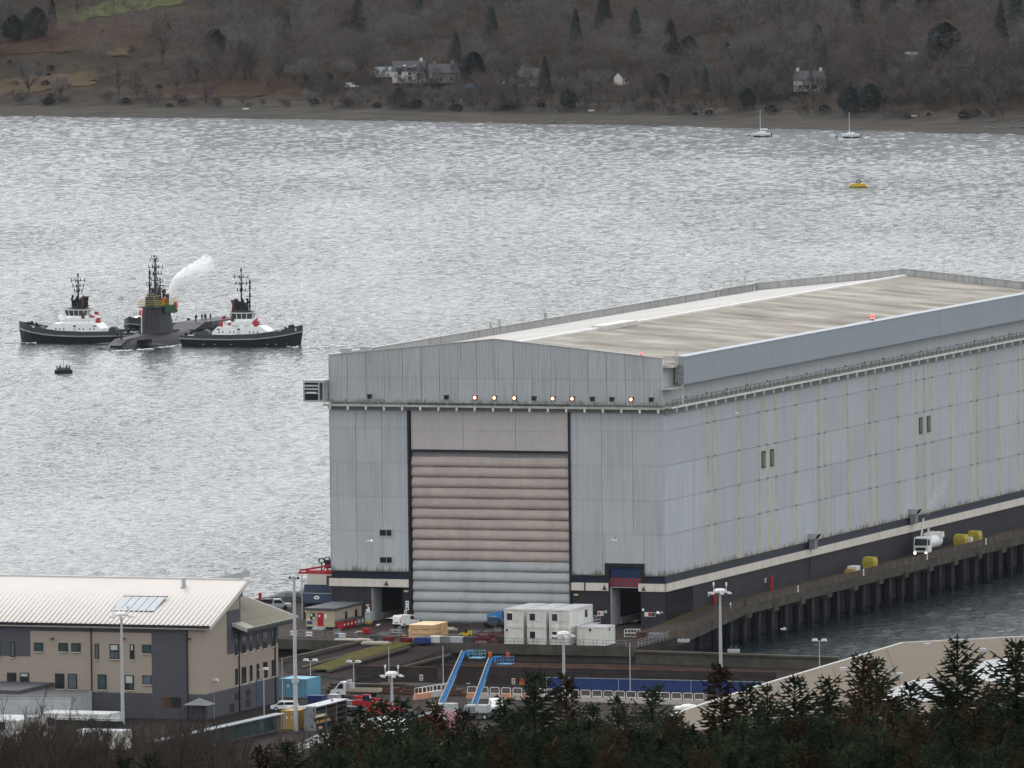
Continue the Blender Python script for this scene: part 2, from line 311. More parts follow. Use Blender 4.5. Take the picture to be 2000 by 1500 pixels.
# ================================================================ the setting
import numpy as np
rng = np.random.default_rng(5)
def water_mat():
    m = bpy.data.materials.new('loch_water'); m.use_nodes = True
    n = m.node_tree; N = n.nodes.new; K = n.links.new; b = n.nodes['Principled BSDF']
    b.inputs['Base Color'].default_value = (0.022, 0.030, 0.034, 1); b.inputs['Roughness'].default_value = 0.10
    b.inputs['IOR'].default_value = 1.333
    geo = N('ShaderNodeNewGeometry'); EPS = 0.16
    # wind patches make the small waves rougher or calmer
    vg = N('ShaderNodeVectorMath'); vg.operation = 'MULTIPLY'; vg.inputs[1].default_value = (0.016, 0.0035, 1); K(geo.outputs['Position'], vg.inputs[0])
    tg = N('ShaderNodeTexNoise'); tg.inputs['Scale'].default_value = 1; tg.inputs['Detail'].default_value = 4; K(vg.outputs[0], tg.inputs['Vector'])
    rg = N('ShaderNodeMapRange'); rg.inputs[1].default_value = 0.4; rg.inputs[2].default_value = 0.68; rg.inputs[3].default_value = 0.7; rg.inputs[4].default_value = 1.8
    K(tg.outputs['Fac'], rg.inputs[0])
    sy = N('ShaderNodeSeparateXYZ'); K(geo.outputs['Position'], sy.inputs[0])   # sheltered basin this side of the jetty
    ry = N('ShaderNodeMapRange'); ry.inputs[1].default_value = 1690; ry.inputs[2].default_value = 1830; ry.inputs[3].default_value = 0.4; K(sy.outputs[1], ry.inputs[0])
    rm = N('ShaderNodeMath'); rm.operation = 'MULTIPLY'; K(rg.outputs[0], rm.inputs[0]); K(ry.outputs[0], rm.inputs[1])
    def h(off):
        a = N('ShaderNodeVectorMath'); a.operation = 'ADD'; a.inputs[1].default_value = off; K(geo.outputs['Position'], a.inputs[0])
        s = N('ShaderNodeVectorMath'); s.operation = 'MULTIPLY'; s.inputs[1].default_value = (0.8, 1.1, 0); K(a.outputs[0], s.inputs[0])
        t = N('ShaderNodeTexNoise'); t.inputs['Scale'].default_value = 1; t.inputs['Detail'].default_value = 3; t.inputs['Roughness'].default_value = 0.5
        K(s.outputs[0], t.inputs['Vector']); return t.outputs['Fac']
    h0, hx, hy = h((0, 0, 0)), h((EPS, 0, 0)), h((0, EPS, 0))
    sl_ = []
    for q, g in ((hx, 0.27), (hy, 0.64)):
        d = N('ShaderNodeMath'); d.operation = 'SUBTRACT'; K(h0, d.inputs[0]); K(q, d.inputs[1])
        e = N('ShaderNodeMath'); e.operation = 'MULTIPLY'; e.inputs[1].default_value = g / EPS; K(d.outputs[0], e.inputs[0])
        f = N('ShaderNodeMath'); f.operation = 'MULTIPLY'; K(e.outputs[0], f.inputs[0]); K(rm.outputs[0], f.inputs[1]); sl_.append(f.outputs[0])
    cx = N('ShaderNodeCombineXYZ'); K(sl_[0], cx.inputs[0]); K(sl_[1], cx.inputs[1])
    ad = N('ShaderNodeVectorMath'); ad.operation = 'ADD'; K(geo.outputs['Normal'], ad.inputs[0]); K(cx.outputs[0], ad.inputs[1])
    nn = N('ShaderNodeVectorMath'); nn.operation = 'NORMALIZE'; K(ad.outputs[0], nn.inputs[0])
    K(nn.outputs[0], b.inputs['Normal'])
    return m
def build_water():
    rows, cols = 1720, 370
    yv = np.linspace(1500, 4230, rows); yy = yv[:, None] * np.ones(cols)
    xx = yv[:, None] * 0.074 * np.linspace(-1, 1, cols)[None, :]
    zz = np.zeros((rows, cols))
    for i in range(70):
        lam = float(rng.uniform(0, 1)) ** 2.0 * 4.2 + 2.4
        th = float(rng.normal(0.25, 0.75)); k = 2 * math.pi / lam
        kx, ky = k * math.sin(th), k * math.cos(th); ph = float(rng.uniform(0, 6.28))
        zz += 0.0036 * lam * np.sin(kx * xx + ky * yy + ph)
    gust = 0.92 + 0.16 * np.sin(xx * 0.021 + yy * 0.0043 + 1.0) * np.sin(yy * 0.0079 - xx * 0.006) + 0.10 * np.sin(yy * 0.021 + xx * 0.012)
    zz *= gust * np.clip((yy - 1640) / 120, 0.25, 1) * np.clip((4225 - yy) / 60, 0.2, 1)
    zz += 0.35 * np.maximum(zz, 0)            # sharper crests
    edge = np.minimum(np.linspace(0, 1, cols), np.linspace(1, 0, cols))[None, :] * 12
    zz *= np.clip(edge, 0, 1)
    co = np.stack([xx, yy, zz], -1).reshape(-1, 3)
    idx = np.arange(rows * cols).reshape(rows, cols)
    q = np.stack([idx[:-1, :-1], idx[:-1, 1:], idx[1:, 1:], idx[1:, :-1]], -1).reshape(-1, 4)
    x0, x1, a, z = 1500 * 0.074, 4230 * 0.074, 1500.0, 4230.0
    out = np.array([(-1500, a, 0), (-x0, a, 0), (-x1, z, 0), (-1500, z, 0), (x0, a, 0), (1500, a, 0), (1500, z, 0), (x1, z, 0), (-1500, 5000, 0), (1500, 5000, 0)])
    nb = len(co); co = np.concatenate([co, out])
    oq = np.array([(0, 1, 2, 3), (4, 5, 6, 7), (3, 6, 9, 8)]) + nb
    q = np.concatenate([q, oq])
    me = bpy.data.meshes.new('water')
    me.vertices.add(len(co)); me.vertices.foreach_set('co', co.astype(np.float32).ravel())
    me.loops.add(len(q) * 4); me.loops.foreach_set('vertex_index', q.astype(np.int32).ravel())
    me.polygons.add(len(q)); me.polygons.foreach_set('loop_start', np.arange(0, len(q) * 4, 4, dtype=np.int32))
    me.polygons.foreach_set('loop_total', np.full(len(q), 4, dtype=np.int32))
    me.polygons.foreach_set('use_smooth', np.ones(len(q), dtype=bool))
    me.update(calc_edges=True); me.materials.append(water_mat())
    tag(put('water', me), kind='structure')
build_water()
# ---- far shore: a hillside that rises from the beach
SHORE = [gp(px, py, 0) for px, py in ((-60, 227), (300, 230.5), (600, 233.5), (850, 239), (1000, 241.5), (1250, 246), (1500, 251.5), (1800, 259), (2060, 265))]
def shore_y(x):
    P = SHORE
    if x <= P[0].x: return P[0].y + (P[0].x - x) * 0.3
    for a, b in zip(P, P[1:]):
        if x <= b.x: return lerp(a.y, b.y, (x - a.x) / (b.x - a.x))
    return P[-1].y + (P[-1].x - x) * 0.3
def hill(x, y):
    d = y - shore_y(x)
    if d < 0: return d * 0.05
    z = 0.03 * d if d < 62 else (1.86 + (d - 62) * 0.26 if d < 72 else 4.46 + 0.035 * (d - 72) if d < 96 else 5.3 + 0.185 * (d - 96))
    if d > 96: z += 1.6 * math.sin(x * 0.031 + 1) * math.sin(d * 0.04) * min(1, (d - 96) / 60)
    if d < 62: z += 0.22 * math.sin(x * 0.13) * math.sin(d * 0.21 + x * 0.05)
    return min(z, 150 - 20 * math.exp(-max(0, d - 800) / 300))
def hp(px, py):                                # the point of the hillside seen at a pixel
    d = ray(px, py).normalized(); a, b = 3700.0, 5200.0; p = C_POS
    for k in range(500):
        t = a + (b - a) * k / 500; p = C_POS + d * t
        if p.y > shore_y(p.x) and p.z <= hill(p.x, p.y): return Vector((p.x, p.y, hill(p.x, p.y)))
    return p
MT['hill'] = mat('winter_hillside', (0.022, 0.017, 0.013), 0.95, 0.4, 0.09, col2=(0.050, 0.036, 0.021))
MT['beach'] = mat('shingle_beach', (0.034, 0.030, 0.026), 0.95, 0.4, 0.12, stretch=(0.4, 1.6, 1), col2=(0.070, 0.062, 0.052))
MT['meadow'] = mat('green_meadow', (0.055, 0.060, 0.020), 0.95, 0.35, 0.1)
MT['bracken'] = mat('russet_bracken', (0.040, 0.025, 0.015), 0.95, 0.45, 0.12)
MT['pale_grass'] = mat('pale_dead_grass', (0.060, 0.043, 0.024), 0.95, 0.4, 0.15)
def strip_sheet(name, m, d0, d1, nd, dx=18, x0=-1500, x1=1500, lift=0.0):
    g = M(); xs = [x0 + dx * i for i in range(int((x1 - x0) / dx) + 1)]
    ds = [lerp(d0, d1, j / nd) for j in range(nd + 1)]
    g.v = [(x, shore_y(x) + d, hill(x, shore_y(x) + d) + lift) for d in ds for x in xs]; n = len(xs)
    g.f = [(j * n + i, j * n + i + 1, (j + 1) * n + i + 1, (j + 1) * n + i) for j in range(nd) for i in range(n - 1)]; g.mi = [0] * len(g.f)
    return tag(g.obj(name, m, smooth=True), kind='structure')
strip_sheet('beach', MT['beach'], -22, 72, 24, dx=8)
strip_sheet('hillside', MT['hill'], 72, 700, 60, dx=12)
strip_sheet('road', MT['asph'], 80, 86, 2, lift=0.06)
def patch(name, m, quad, n=10, lift=0.25):     # a field or slope of another growth, laid on the hillside
    g = M(); a, b, c, d = quad
    for j in range(n + 1):
        for i in range(n + 1):
            u, v = i / n, j / n
            wob = 1.6 * math.sin(i * 2.3 + j * 1.7) * (0.3 if 0 < i < n and 0 < j < n else 1)
            px = lerp(lerp(a[0], b[0], u), lerp(d[0], c[0], u), v) + wob * 2; py = lerp(lerp(a[1], b[1], u), lerp(d[1], c[1], u), v) + wob
            p = hp(px, py); g.v.append((p.x, p.y, hill(p.x, p.y) + lift))
    g.f = [(j * (n + 1) + i, (j + 1) * (n + 1) + i, (j + 1) * (n + 1) + i + 1, j * (n + 1) + i + 1) for j in range(n) for i in range(n)]; g.mi = [0] * len(g.f)
    return tag(g.obj(name, m, smooth=True), kind='structure')
patch('meadow', MT['meadow'], ((190, 8), (375, -25), (352, 10), (120, 47)))
patch('bracken_slope', MT['bracken'], ((60, 50), (330, 28), (270, 100), (-30, 110)), n=12)
patch('grass_bank', MT['pale_grass'], ((-20, 160), (190, 140), (185, 168), (-20, 190)), n=12)
patch('bracken_bank', MT['bracken'], ((300, 172), (560, 150), (600, 185), (250, 200)), lift=0.3)
patch('dead_grass', MT['pale_grass'], ((220, 98), (255, 97), (250, 110), (205, 116)), n=5, lift=0.5)
patch('lawn', MT['meadow'], ((1740, 120), (1795, 116), (1800, 135), (1730, 140)), n=5, lift=0.3)
# ---- near land
def near_z(y): 
    for (a, za), (b, zb) in zip(((-80, 152), (40, 146), (300, 110), (700, 74), (1000, 38), (1420, YZ + 0.6), (1560, YZ - 0.02)), ((40, 146), (300, 110), (700, 74), (1000, 38), (1420, YZ + 0.6), (1560, YZ - 0.02))):
        if y <= b: return lerp(za, zb, (y - a) / (b - a))
    return YZ
g = M(); ys = [-80 + 41 * i for i in range(41)]; xs = [-700 + 70 * i for i in range(21)]
g.v = [(x, y, (near_z(y) + 2.0 * math.sin(x * 0.05) * math.sin(y * 0.031)) if 60 < y < 1400 else near_z(y)) for y in ys for x in xs]; n = len(xs)
g.f = [(j * n + i, j * n + i + 1, (j + 1) * n + i + 1, (j + 1) * n + i) for j in range(40) for i in range(n - 1)]; g.mi = [0] * len(g.f)
tag(g.obj('ground', MT['soil'], smooth=True), kind='structure')
def Lp(pts): return [tuple(L(x, s)[:2]) for x, s in pts]
g = M(); g.prism(Lp([(-140, -245), (150, -275), (150, -70), (101, -42), (66, -36.2), (66, -37.3), (36, -37.3), (9, -47), (-6, -45), (-50, -30), (-60, 30), (-160, 40)])[::1], -1.2, YZ)
tag(g.obj('yard', MT['asph']), kind='structure')
# quay in front of the hall: slab on a wall, dark void under its left half
g = M(); QP = [(-14, -34.2), (18.7, -37.3), (66.0, -37.6), (66.6, -18), (57.9, -18), (57.9, 6), (0, 6), (-1, 62), (-24, 62), (-31, 29), (-32, -15)]
g.prism(Lp(QP), 3.7, QZ); tag(g.obj('quay', MT['quay']), kind='structure')
g = M(); g.prism(Lp([(-13, -30), (19, -33), (19, -36.6), (65.4, -37.2), (65.6, -18), (57.5, -17), (57.5, 20), (2, 20), (-20, 58), (-28, 29)]), -1.2, 3.69); tag(g.obj('quay_wall', MT['conc']), kind='structure')
g = M()
a, b = (-14, -34.5), (18.6, -37.6)
g.T = Matrix.Translation((X0, Y0, 0)) @ Matrix.Rotation(ROT, 4, 'Z')
g.prism([(-14, -34.75), (18.7, -37.85), (66.1, -38.1), (66.1, -37.62), (18.7, -37.32), (-14, -34.22)], 3.62, QZ + 0.22)
for i in range(6): x = -11 + i * 4.6; g.cyl((x, -33.0 - i * 0.45, -1), (x, -33.0 - i * 0.45, 3.7), 0.4)
tag(g.obj('quay_edge', MT['conc']), kind='structure')
# ramps and banks that climb from the yard to the quay, grass between them
HT = Matrix.Translation((X0, Y0, 0)) @ Matrix.Rotation(ROT, 4, 'Z')
def sheet(name, m, pts, lift=0.0, kind='structure'):
    g = M(); g.T = HT; g.add([(x, s, z + lift) for x, s, z in pts], [tuple(range(len(pts)))]); return tag(g.obj(name, m), kind=kind)
def pq(px, py, z): x, s, _ = bl(px, py, z); return (x, s, z)
sheet('bank', MT['brown'], [pq(560, 1312, 2.6), pq(690, 1330, 2.6), pq(875, 1300, 2.7), pq(880, 1264, 4.9), pq(705, 1257, 4.9), pq(548, 1290, 3.3)])
sheet('grass_strip', MT['grassb'], [pq(600, 1311, 3.0), pq(640, 1312, 3.0), pq(790, 1266, 4.9), pq(812, 1259.5, 5.0), pq(772, 1258.5, 5.0), pq(700, 1275, 4.3)], 0.35)
g = M(); g.T = HT
for k, ((ax, ay, az), (bx, by, bz)) in enumerate((((548, 1291, 3.5), (712, 1254, 5.1)), ((640, 1313.5, 3.0), (800, 1266, 4.9)), ((690, 1331, 2.6), (880, 1281, 3.9)), ((590, 1307, 2.9), (735, 1266, 4.5)))):
    p, q = Vector(pq(ax, ay, az)), Vector(pq(bx, by, bz)); d = (q - p).normalized().cross(Vector((0, 0, 1))) * (0.28 if k else 0.4)
    for hgt in (0.35,): g.add([p - d, p + d, q + d, q - d, p - d + Vector((0, 0, hgt)), p + d + Vector((0, 0, hgt)), q + d + Vector((0, 0, hgt)), q - d + Vector((0, 0, hgt))], [(0,3,2,1),(4,5,6,7),(0,1,5,4),(1,2,6,5),(2,3,7,6),(3,0,4,7)])
tag(g.obj('kerb', MT['conc']), kind='structure')
# low brown ground of old rails behind the boarded fence, and the sea wall behind it
sheet('rail_ground', MT['brown'], [(47, -79, YZ), (104, -80, YZ), (101.5, -42.6, YZ), (66, -35.6, YZ), (66, -38.4, YZ), (36, -38.4, YZ), (36, -60, YZ)], 0.01)
g = M(); g.T = HT
g.add([(66.2, -38.0, -1), (101.5, -42.3, -1), (101.3, -41.3, -1), (66.2, -37.0, -1), (66.2, -38.0, 4.3), (101.5, -42.3, 4.3), (101.3, -41.3, 4.3), (66.2, -37.0, 4.3)], [(0,3,2,1),(4,5,6,7),(0,1,5,4),(1,2,6,5),(2,3,7,6),(3,0,4,7)])
g.add([(66.0, -38.3, 4.3), (101.7, -42.6, 4.3), (101.3, -41.0, 4.3), (66.0, -36.7, 4.3), (66.0, -38.3, 4.6), (101.7, -42.6, 4.6), (101.3, -41.0, 4.6), (66.0, -36.7, 4.6)], [(0,3,2,1),(4,5,6,7),(0,1,5,4),(1,2,6,5),(2,3,7,6),(3,0,4,7)])
sw = thing('sea_wall', 'low stained concrete sea wall between the dark basin and the brown rail ground', 'wall')
g.obj('wall', MT['conc'], sw)
rails = thing('rail_bundle', 'long rusty rails laid in rows on the brown ground behind the boarded fence', 'rails')
for i in range(26):
    s = -43.5 - i * 1.28 + random.uniform(-.3, .3); x0 = 38 + random.uniform(0, 14); x1 = min(100, x0 + random.uniform(18, 45))
    g = M(); g.T = HT; g.box(x0, s, YZ + 0.02, x1, s + 0.16, YZ + 0.22 + 0.1 * (i % 3)); g.obj('rail', MT['rust' if i % 4 else 'conc'], rails)
# boarded fence with signs
fen = thing('boarded_fence', 'long dark brown boarded fence behind the white barriers', 'fence', L(48.5, -79, YZ), ROT)
FL, FH = 55.0, 2.9
brd = M().box(0, -0.05, 0, 2.7, 0.05, 0.44).mesh('board', MT['board'])
for j in range(6):
    for i in range(20): put('board', brd, fen, (i * 2.75 + 0.02, random.uniform(-.02, .02), 0.08 + j * 0.465))
g = M(); 
for i in range(21): g.box(i * 2.75 - 0.1, 0.06, 0, i * 2.75 + 0.1, 0.26, FH + 0.05)
g.obj('post', MT['dgrey'], fen)
M().box(-0.1, -0.12, FH, FL + 0.1, 0.2, FH + 0.14).obj('top_rail', MT['rust'], fen)
M().box(-0.1, -0.35, 0, FL + 0.1, -0.1, 0.16).obj('kerb', MT['conc'], fen)
# second, shorter stretch of boards at the left (behind the light mast)
fen2 = thing('boarded_fence', 'short dark board fence left of the blue lifts below the banks', 'fence', L(33.5, -77.5, YZ), ROT)
for j in range(5):
    for i in range(5): put('board', brd, fen2, (i * 2.75, random.uniform(-.02, .02), 0.08 + j * 0.465))
M().box(-0.1, -0.12, 2.42, 13.8, 0.2, 2.56).obj('top_rail', MT['rust'], fen2)
def sign(name, label, pos, rz, w, h, parts, cat='sign', group=None):   # parts: (x0,z0,x1,z1,material) or tri
    t = thing(name, label, cat, pos, rz, group)
    M().box(-w / 2, -0.03, 0, w / 2, 0.0, h).obj('panel', parts[0], t)
    for k, p in enumerate(parts[1:]):
        y = -0.036 - 0.004 * k
        if len(p) == 5: M().box(p[0], y, p[1], p[2], y + 0.012, p[3]).obj('print', p[4], t)
        else:
            (a, b), (c, d), (e, f), m_ = p
            M().add([(a, y, b), (c, y, d), (e, y, f), (a, y + .012, b), (c, y + .012, d), (e, y + .012, f)], [(0, 1, 2), (5, 4, 3), (0, 3, 4, 1), (1, 4, 5, 2), (2, 5, 3, 0)]).obj('symbol', m_, t)
    return t
def onfence(px, py): x, z = onS(px, py, -79.2); return L(x, -79.14, z)
for px, py, lb in ((1003, 1331, 'white notice on boarded fence beside the orange triangle sign'), (823, 1324, 'white notice on short dark board fence left of the blue lifts')):
    s_ = -79.14 if px > 900 else -77.64; x, z = onS(px, py, s_)
    sign('notice_sign', lb, L(x, s_ - 0.02, z - 0.4), ROT, 0.55, 0.9, [MT['white'], (-0.17, 0.42, 0.17, 0.78, MT['red']), (-0.2, 0.1, 0.2, 0.3, MT['dgrey'])])
x, z = onS(915, 1337, -79.1); sign('notice_sign', 'small white square notice on fence between the two blue lifts', L(x, -79.16, z - 0.3), ROT, 0.6, 0.55, [MT['white'], (-0.15, 0.15, 0.15, 0.4, MT['grey'])])
x, z = onS(1020, 1331, -79.1); sign('warning_sign', 'orange triangle warning sign over an orange plate on dark fence', L(x, -79.16, z - 0.5), ROT, 0.95, 0.38, [MT['orange'], (-0.38, 0.12, 0.38, 0.26, MT['ochre']), ((-0.45, 0.45), (0.45, 0.45), (0, 1.15), MT['orange']), ((-0.2, 0.55), (0.2, 0.55), (0, 0.9), MT['black'])])
# royal blue hoarding in front of the boarded fence
hb = thing('site_hoarding', 'long royal blue site hoarding with pale capping behind white barriers', 'hoarding', L(67.5, -83.5, YZ), ROT)
hp_ = M().box(0, -0.05, 0, 2.92, 0.05, 1.75).mesh('panel', MT['hoard'])
for i in range(12): put('panel', hp_, hb, (i * 2.96, 0, 0.02))
for i in range(0, 13, 4): M().box(i * 2.96 - 0.05, -0.12, 0, i * 2.96 + 0.01, -0.06, 1.75).obj('post', MT['galv'], hb)
M().box(-0.1, -0.12, 1.78, 35.6, 0.12, 1.88).obj('capping', MT['solar'], hb)
# big felt roof at the right
rb = thing('flat_roofed_shed', 'wide low shed with tan felt roof and white ribbed rooflights at lower right', 'building')
RP = [gp(px, py, 12) for px, py in ((1300, 1400), (1480, 1340), (1762, 1256), (2040, 1242))]
RP = [(p.x, p.y) for p in RP]; RP += [(150, 1690), (150, 1520), (24, 1520)]
g = M(); g.prism(RP[::-1], 11.6, 12.0); g.obj('roof', MT['tan'], rb)
g = M(); g.prism([(x + (0.5 if x < 100 else -0.5), y - 0.4) for x, y in RP][::-1], YZ, 11.59); g.obj('wall', MT['conc'], rb)
g = M()
for (ax, ay), (bx, by) in zip(RP[:3], RP[1:4]):
    d = Vector((bx - ax, by - ay, 0)).normalized(); nn = Vector((d.y, -d.x, 0)) * 0.3
    g.add([(ax, ay, 12.0), (bx, by, 12.0), (bx + nn.x, by + nn.y, 12.0), (ax + nn.x, ay + nn.y, 12.0), (ax, ay, 12.16), (bx, by, 12.16), (bx + nn.x, by + nn.y, 12.16), (ax + nn.x, ay + nn.y, 12.16)], [(0,3,2,1),(4,5,6,7),(0,1,5,4),(1,2,6,5),(2,3,7,6),(3,0,4,7)])
g.obj('edge_trim', MT['flash'], rb)
for k in range(14):                            # lapped felt joints, running with the roof
    x = 20 + k * 9.0; ya, yb = 1522, 1655 + min(30, max(0, x - 55) * .6)
    if x < 58: yb = 1522 + (x - 18) * 3.3
    if yb - ya > 4: M().box(x, ya, 12.0, x + .18, yb - 3, 12.03).obj('roof_joint', MT['rail_br'], rb)
for k, (x, y) in enumerate(((62, 1650), (70, 1640), (48, 1610), (56, 1600), (75, 1612), (40, 1585))): M().box(x, y, 12.0, x + .9, y + .9, 12.5).obj('roof_vent', MT['galv'], rb)
def rooflight(quad, n, lab):
    a, b, c, d = [gp(px, py, 12.02) for px, py in quad]
    pn = M().T
    for i in range(n):
        t0, t1 = i / n, (i + 0.62) / n
        p = [a.lerp(d, t0), b.lerp(c, t0), b.lerp(c, t1), a.lerp(d, t1)]
        g = M(); g.add([(v.x, v.y, 12.01) for v in p] + [(v.x, v.y, 12.06) for v in p], [(0,3,2,1),(4,5,6,7),(0,1,5,4),(1,2,6,5),(2,3,7,6),(3,0,4,7)]); g.obj('rooflight_sheet', MT['galv'], rb)
rooflight(((1830, 1326), (1782, 1329), (1690, 1368), (1850, 1372)), 14, '')
rooflight(((1985, 1285), (1925, 1290), (1880, 1322), (1965, 1338)), 14, '')
# ================================================================ the great hall
hall = thing('ship_hall', 'huge grey clad ship hall with flat roof and a roll door in its gable end', 'building', (X0, Y0, 0), ROT)
ZC, ZW, ZE, ZP = 13.35, 40.35, 48.77, 51.67         # foot of cladding, gantry, eaves, peak
SEAM = [ZC, 19.97, 25.58, 31.23, 36.89, ZW]
def gab(x): return lerp(ZE, ZP, 1 - abs(x - 29) / 29)
core = M()
core.box(.15, 14, QZ, 57.85, 218.2, 47.2)
core.box(.15, .15, 10.8, 13.7, 14, 47.2); core.box(41.85, .15, 15.1, 57.85, 14, 47.2)
core.box(13.7, .6, 33.0, 41.85, 14, 47.2); core.box(13.7, .9, QZ, 41.85, 1.2, 33.0)
core.obj('wall', MT['grey'], hall)
base = M()
for x0, x1 in ((0, 6.95), (12.5, 13.65), (41.95, 48.55), (53.85, 58)): base.box(x0, 0, QZ, x1, 14, 10.76)
for x0, x1 in ((41.95, 47.75), (54.4, 58)): base.box(x0, 0.02, 10.76, x1, 14, 15.0)
base.box(57.6, 0.05, -1, 58, 218.3, 10.76); base.box(57.85, 14, QZ, 57.95, 218.3, ZC)
base.box(0, 14, QZ, .14, 218.3, ZC)
base.obj('base_wall', MT['char'], hall)
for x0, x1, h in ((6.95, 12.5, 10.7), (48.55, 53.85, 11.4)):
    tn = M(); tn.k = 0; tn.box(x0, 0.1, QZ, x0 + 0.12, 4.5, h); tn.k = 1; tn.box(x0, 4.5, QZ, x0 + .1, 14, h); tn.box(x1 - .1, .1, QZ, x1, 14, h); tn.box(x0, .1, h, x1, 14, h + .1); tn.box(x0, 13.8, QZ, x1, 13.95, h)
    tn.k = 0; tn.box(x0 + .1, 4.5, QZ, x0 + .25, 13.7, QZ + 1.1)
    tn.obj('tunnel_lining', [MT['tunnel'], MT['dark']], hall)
def band(name, m, z0, z1, out, gaps):
    for x0, x1 in gaps: M().box(x0, -out, z0, x1, -0.005, z1).obj(name, m, hall)
band('navy_band', MT['navy'], 12.06, ZC - .12, 0.05, ((0, 13.9), (41.6, 47.75), (54.45, 58.05)))
for x0, x1 in ((-.35, 3.5), (3.53, 9.0), (9.03, 13.6), (41.7, 44.1), (44.4, 48.3), (53.5, 54.6), (54.63, 57.0), (57.03, 58.3)): M().box(x0, -.3, 10.77, x1, -.055, 12.04).obj('white_band_panel', MT['white_band'], hall)
n = 20
for i in range(n):
    a, b = (-.3 if i == 0 else i * 218 / n + .03), (i + 1) * 218 / n
    M().box(58.005, a, 10.77, 58.3, b, 12.04).obj('white_band_panel', MT['white_band'], hall)
M().box(58.0, -.02, 12.06, 58.05, 218.3, ZC - .12).obj('navy_band', MT['navy'], hall)
# ledge under the cladding
g = M(); g.box(-.05, -.32, ZC - .12, 13.9, 0, ZC); g.box(41.6, -.32, ZC - .12, 47.6, 0, ZC); g.box(54.5, -.32, ZC - .12, 58.3, 0, ZC); g.box(58, .01, ZC - .12, 58.32, 218.3, ZC)
g.obj('ledge', MT['rail_br'], hall)
# corrugated sheet: profile in x, facing -y
def corr(x0, x1, z0, z1, pitch, dep=0.06, gap=0.02):
    f1 = z1 if callable(z1) else (lambda x: z1)
    xs = []; n = max(1, round((x1 - x0) / pitch)); p = (x1 - x0) / n
    for i in range(n):
        a = x0 + i * p; xs += [(a, 0), (a + p * .45, 0), (a + p * .55, -dep), (a + p * .9, -dep)]
    xs.append((x1, 0)); g = M()
    xs = [(min(max(x, x0 + gap), x1 - gap), y) for x, y in xs]
    g.v = [(x, y, z0 + gap) for x, y in xs] + [(x, y, f1(x) - gap) for x, y in xs]; k = len(xs)
    g.f = [(i, i + 1, k + i + 1, k + i) for i in range(k - 1)]; g.mi = [0] * (k - 1)
    return g
# front: left and right of the door, panels in rows
for x0, x1, nseg in ((0, 13.65, 3), (41.95, 58.0, 3)):
    w = (x1 - x0) / nseg
    for r, (z0, z1) in enumerate(zip(SEAM, SEAM[1:])):
        for i in range(nseg):
            a, b = x0 + i * w, x0 + (i + 1) * w
            if r == 0 and x0 > 40 and i in (1, 2):
                if i == 1: corr(a, 47.7, z0, z1, .56).obj('cladding_panel', MT['clad'], hall)
                else:
                    corr(54.45, b, z0, z1, .56).obj('cladding_panel', MT['clad'], hall); corr(47.7, 54.45, 15.15, z1, .56).obj('cladding_panel', MT['clad'], hall)
            else: corr(a, b, z0, z1, .56).obj('cladding_panel', MT['clad'], hall)
g = M(); g.box(-.06, -.09, ZC, .0, .3, ZW + 8); g.box(57.98, -.09, ZC, 58.08, .02, ZW); g.obj('corner_flashing', MT['clad'], hall)
# pink panels above the door, black jambs, roll door
for i in range(3):
    a = 14.25 + i * 9.1; corr(a, a + 9.1, 36.6, ZW, .5).obj('lintel_panel', MT['pink'], hall); corr(a, a + 9.1, 33.45, 36.6, .5).obj('lintel_panel', MT['pink'], hall)
g = M(); g.box(13.66, -.3, QZ, 14.02, .6, ZW); g.box(14.05, -.12, QZ, 14.22, .6, 33.4); g.box(41.6, -.3, QZ, 41.94, .6, ZW); g.box(14.02, -.25, 33.12, 41.6, .6, 33.44)
g.obj('door_frame', MT['black'], hall)
door = M().box(14.25, .35, 32.3, 41.6, .8, 33.1).obj('roll_door', MT['grey'], hall)
NR = 16; RH = (32.3 - QZ) / NR
def roll(k):
    g = M(); nx, nz = 40, 10; r = random.Random(k)
    ph = [r.uniform(0, 6.28) for _ in range(4)]
    for j in range(nz + 1):
        t = j / nz
        prof = math.sin(math.pi * min(1, t ** 1.0)) ** 0.55 * (0.55 + 0.6 * (1 - t))
        for i in range(nx + 1):
            x = 14.25 + 27.35 * i / nx
            wr = math.sin(x * 2.1 + ph[0] + t * 2) * math.sin(x * .77 + ph[1]) * 0.09 * max(0, 1 - t * 1.6) * math.sin(math.pi * t)
            g.v.append((x, .35 - .46 * prof - wr, QZ + k * RH + RH * t * 0.995 + (0.03 * math.sin(x * .4 + ph[2]) if j in (0, nz) else 0)))
    g.f = [(j * (nx + 1) + i, j * (nx + 1) + i + 1, (j + 1) * (nx + 1) + i + 1, (j + 1) * (nx + 1) + i) for j in range(nz) for i in range(nx)]; g.mi = [0] * len(g.f)
    return g
for k in range(NR): roll(k).obj('door_roll', MT['roll_gr' if k < 6 else 'roll_br'], door, smooth=True)
# upper gable
nb = 18
for i in range(nb):
    a, b = i * 58 / nb, (i + 1) * 58 / nb
    corr(a, b, ZW + .7, 45.2, .54).obj('gable_panel', MT['clad_up'], hall); corr(a, b, 45.2, gab, .54).obj('gable_panel', MT['clad_up'], hall)
def gstrip(name, m, y0, y1, dz0, dz1, s=0.0):
    M().exty([(-.1, ZE + dz0), (29, ZP + dz0), (58.1, ZE + dz0), (58.1, ZE + dz1), (29, ZP + dz1), (-.1, ZE + dz1)][::-1], s + y0, s + y1).obj(name, m, hall)
gstrip('gable_coping', MT['parapet'], -.15, .3, -.04, .1)
M().exty([(0.15, 47.2), (57.85, 47.2), (57.85, ZE - .1), (29, ZP - .1), (0.15, ZE - .1)][::-1], .12, .26).obj('gable_back', MT['parapet'], hall)
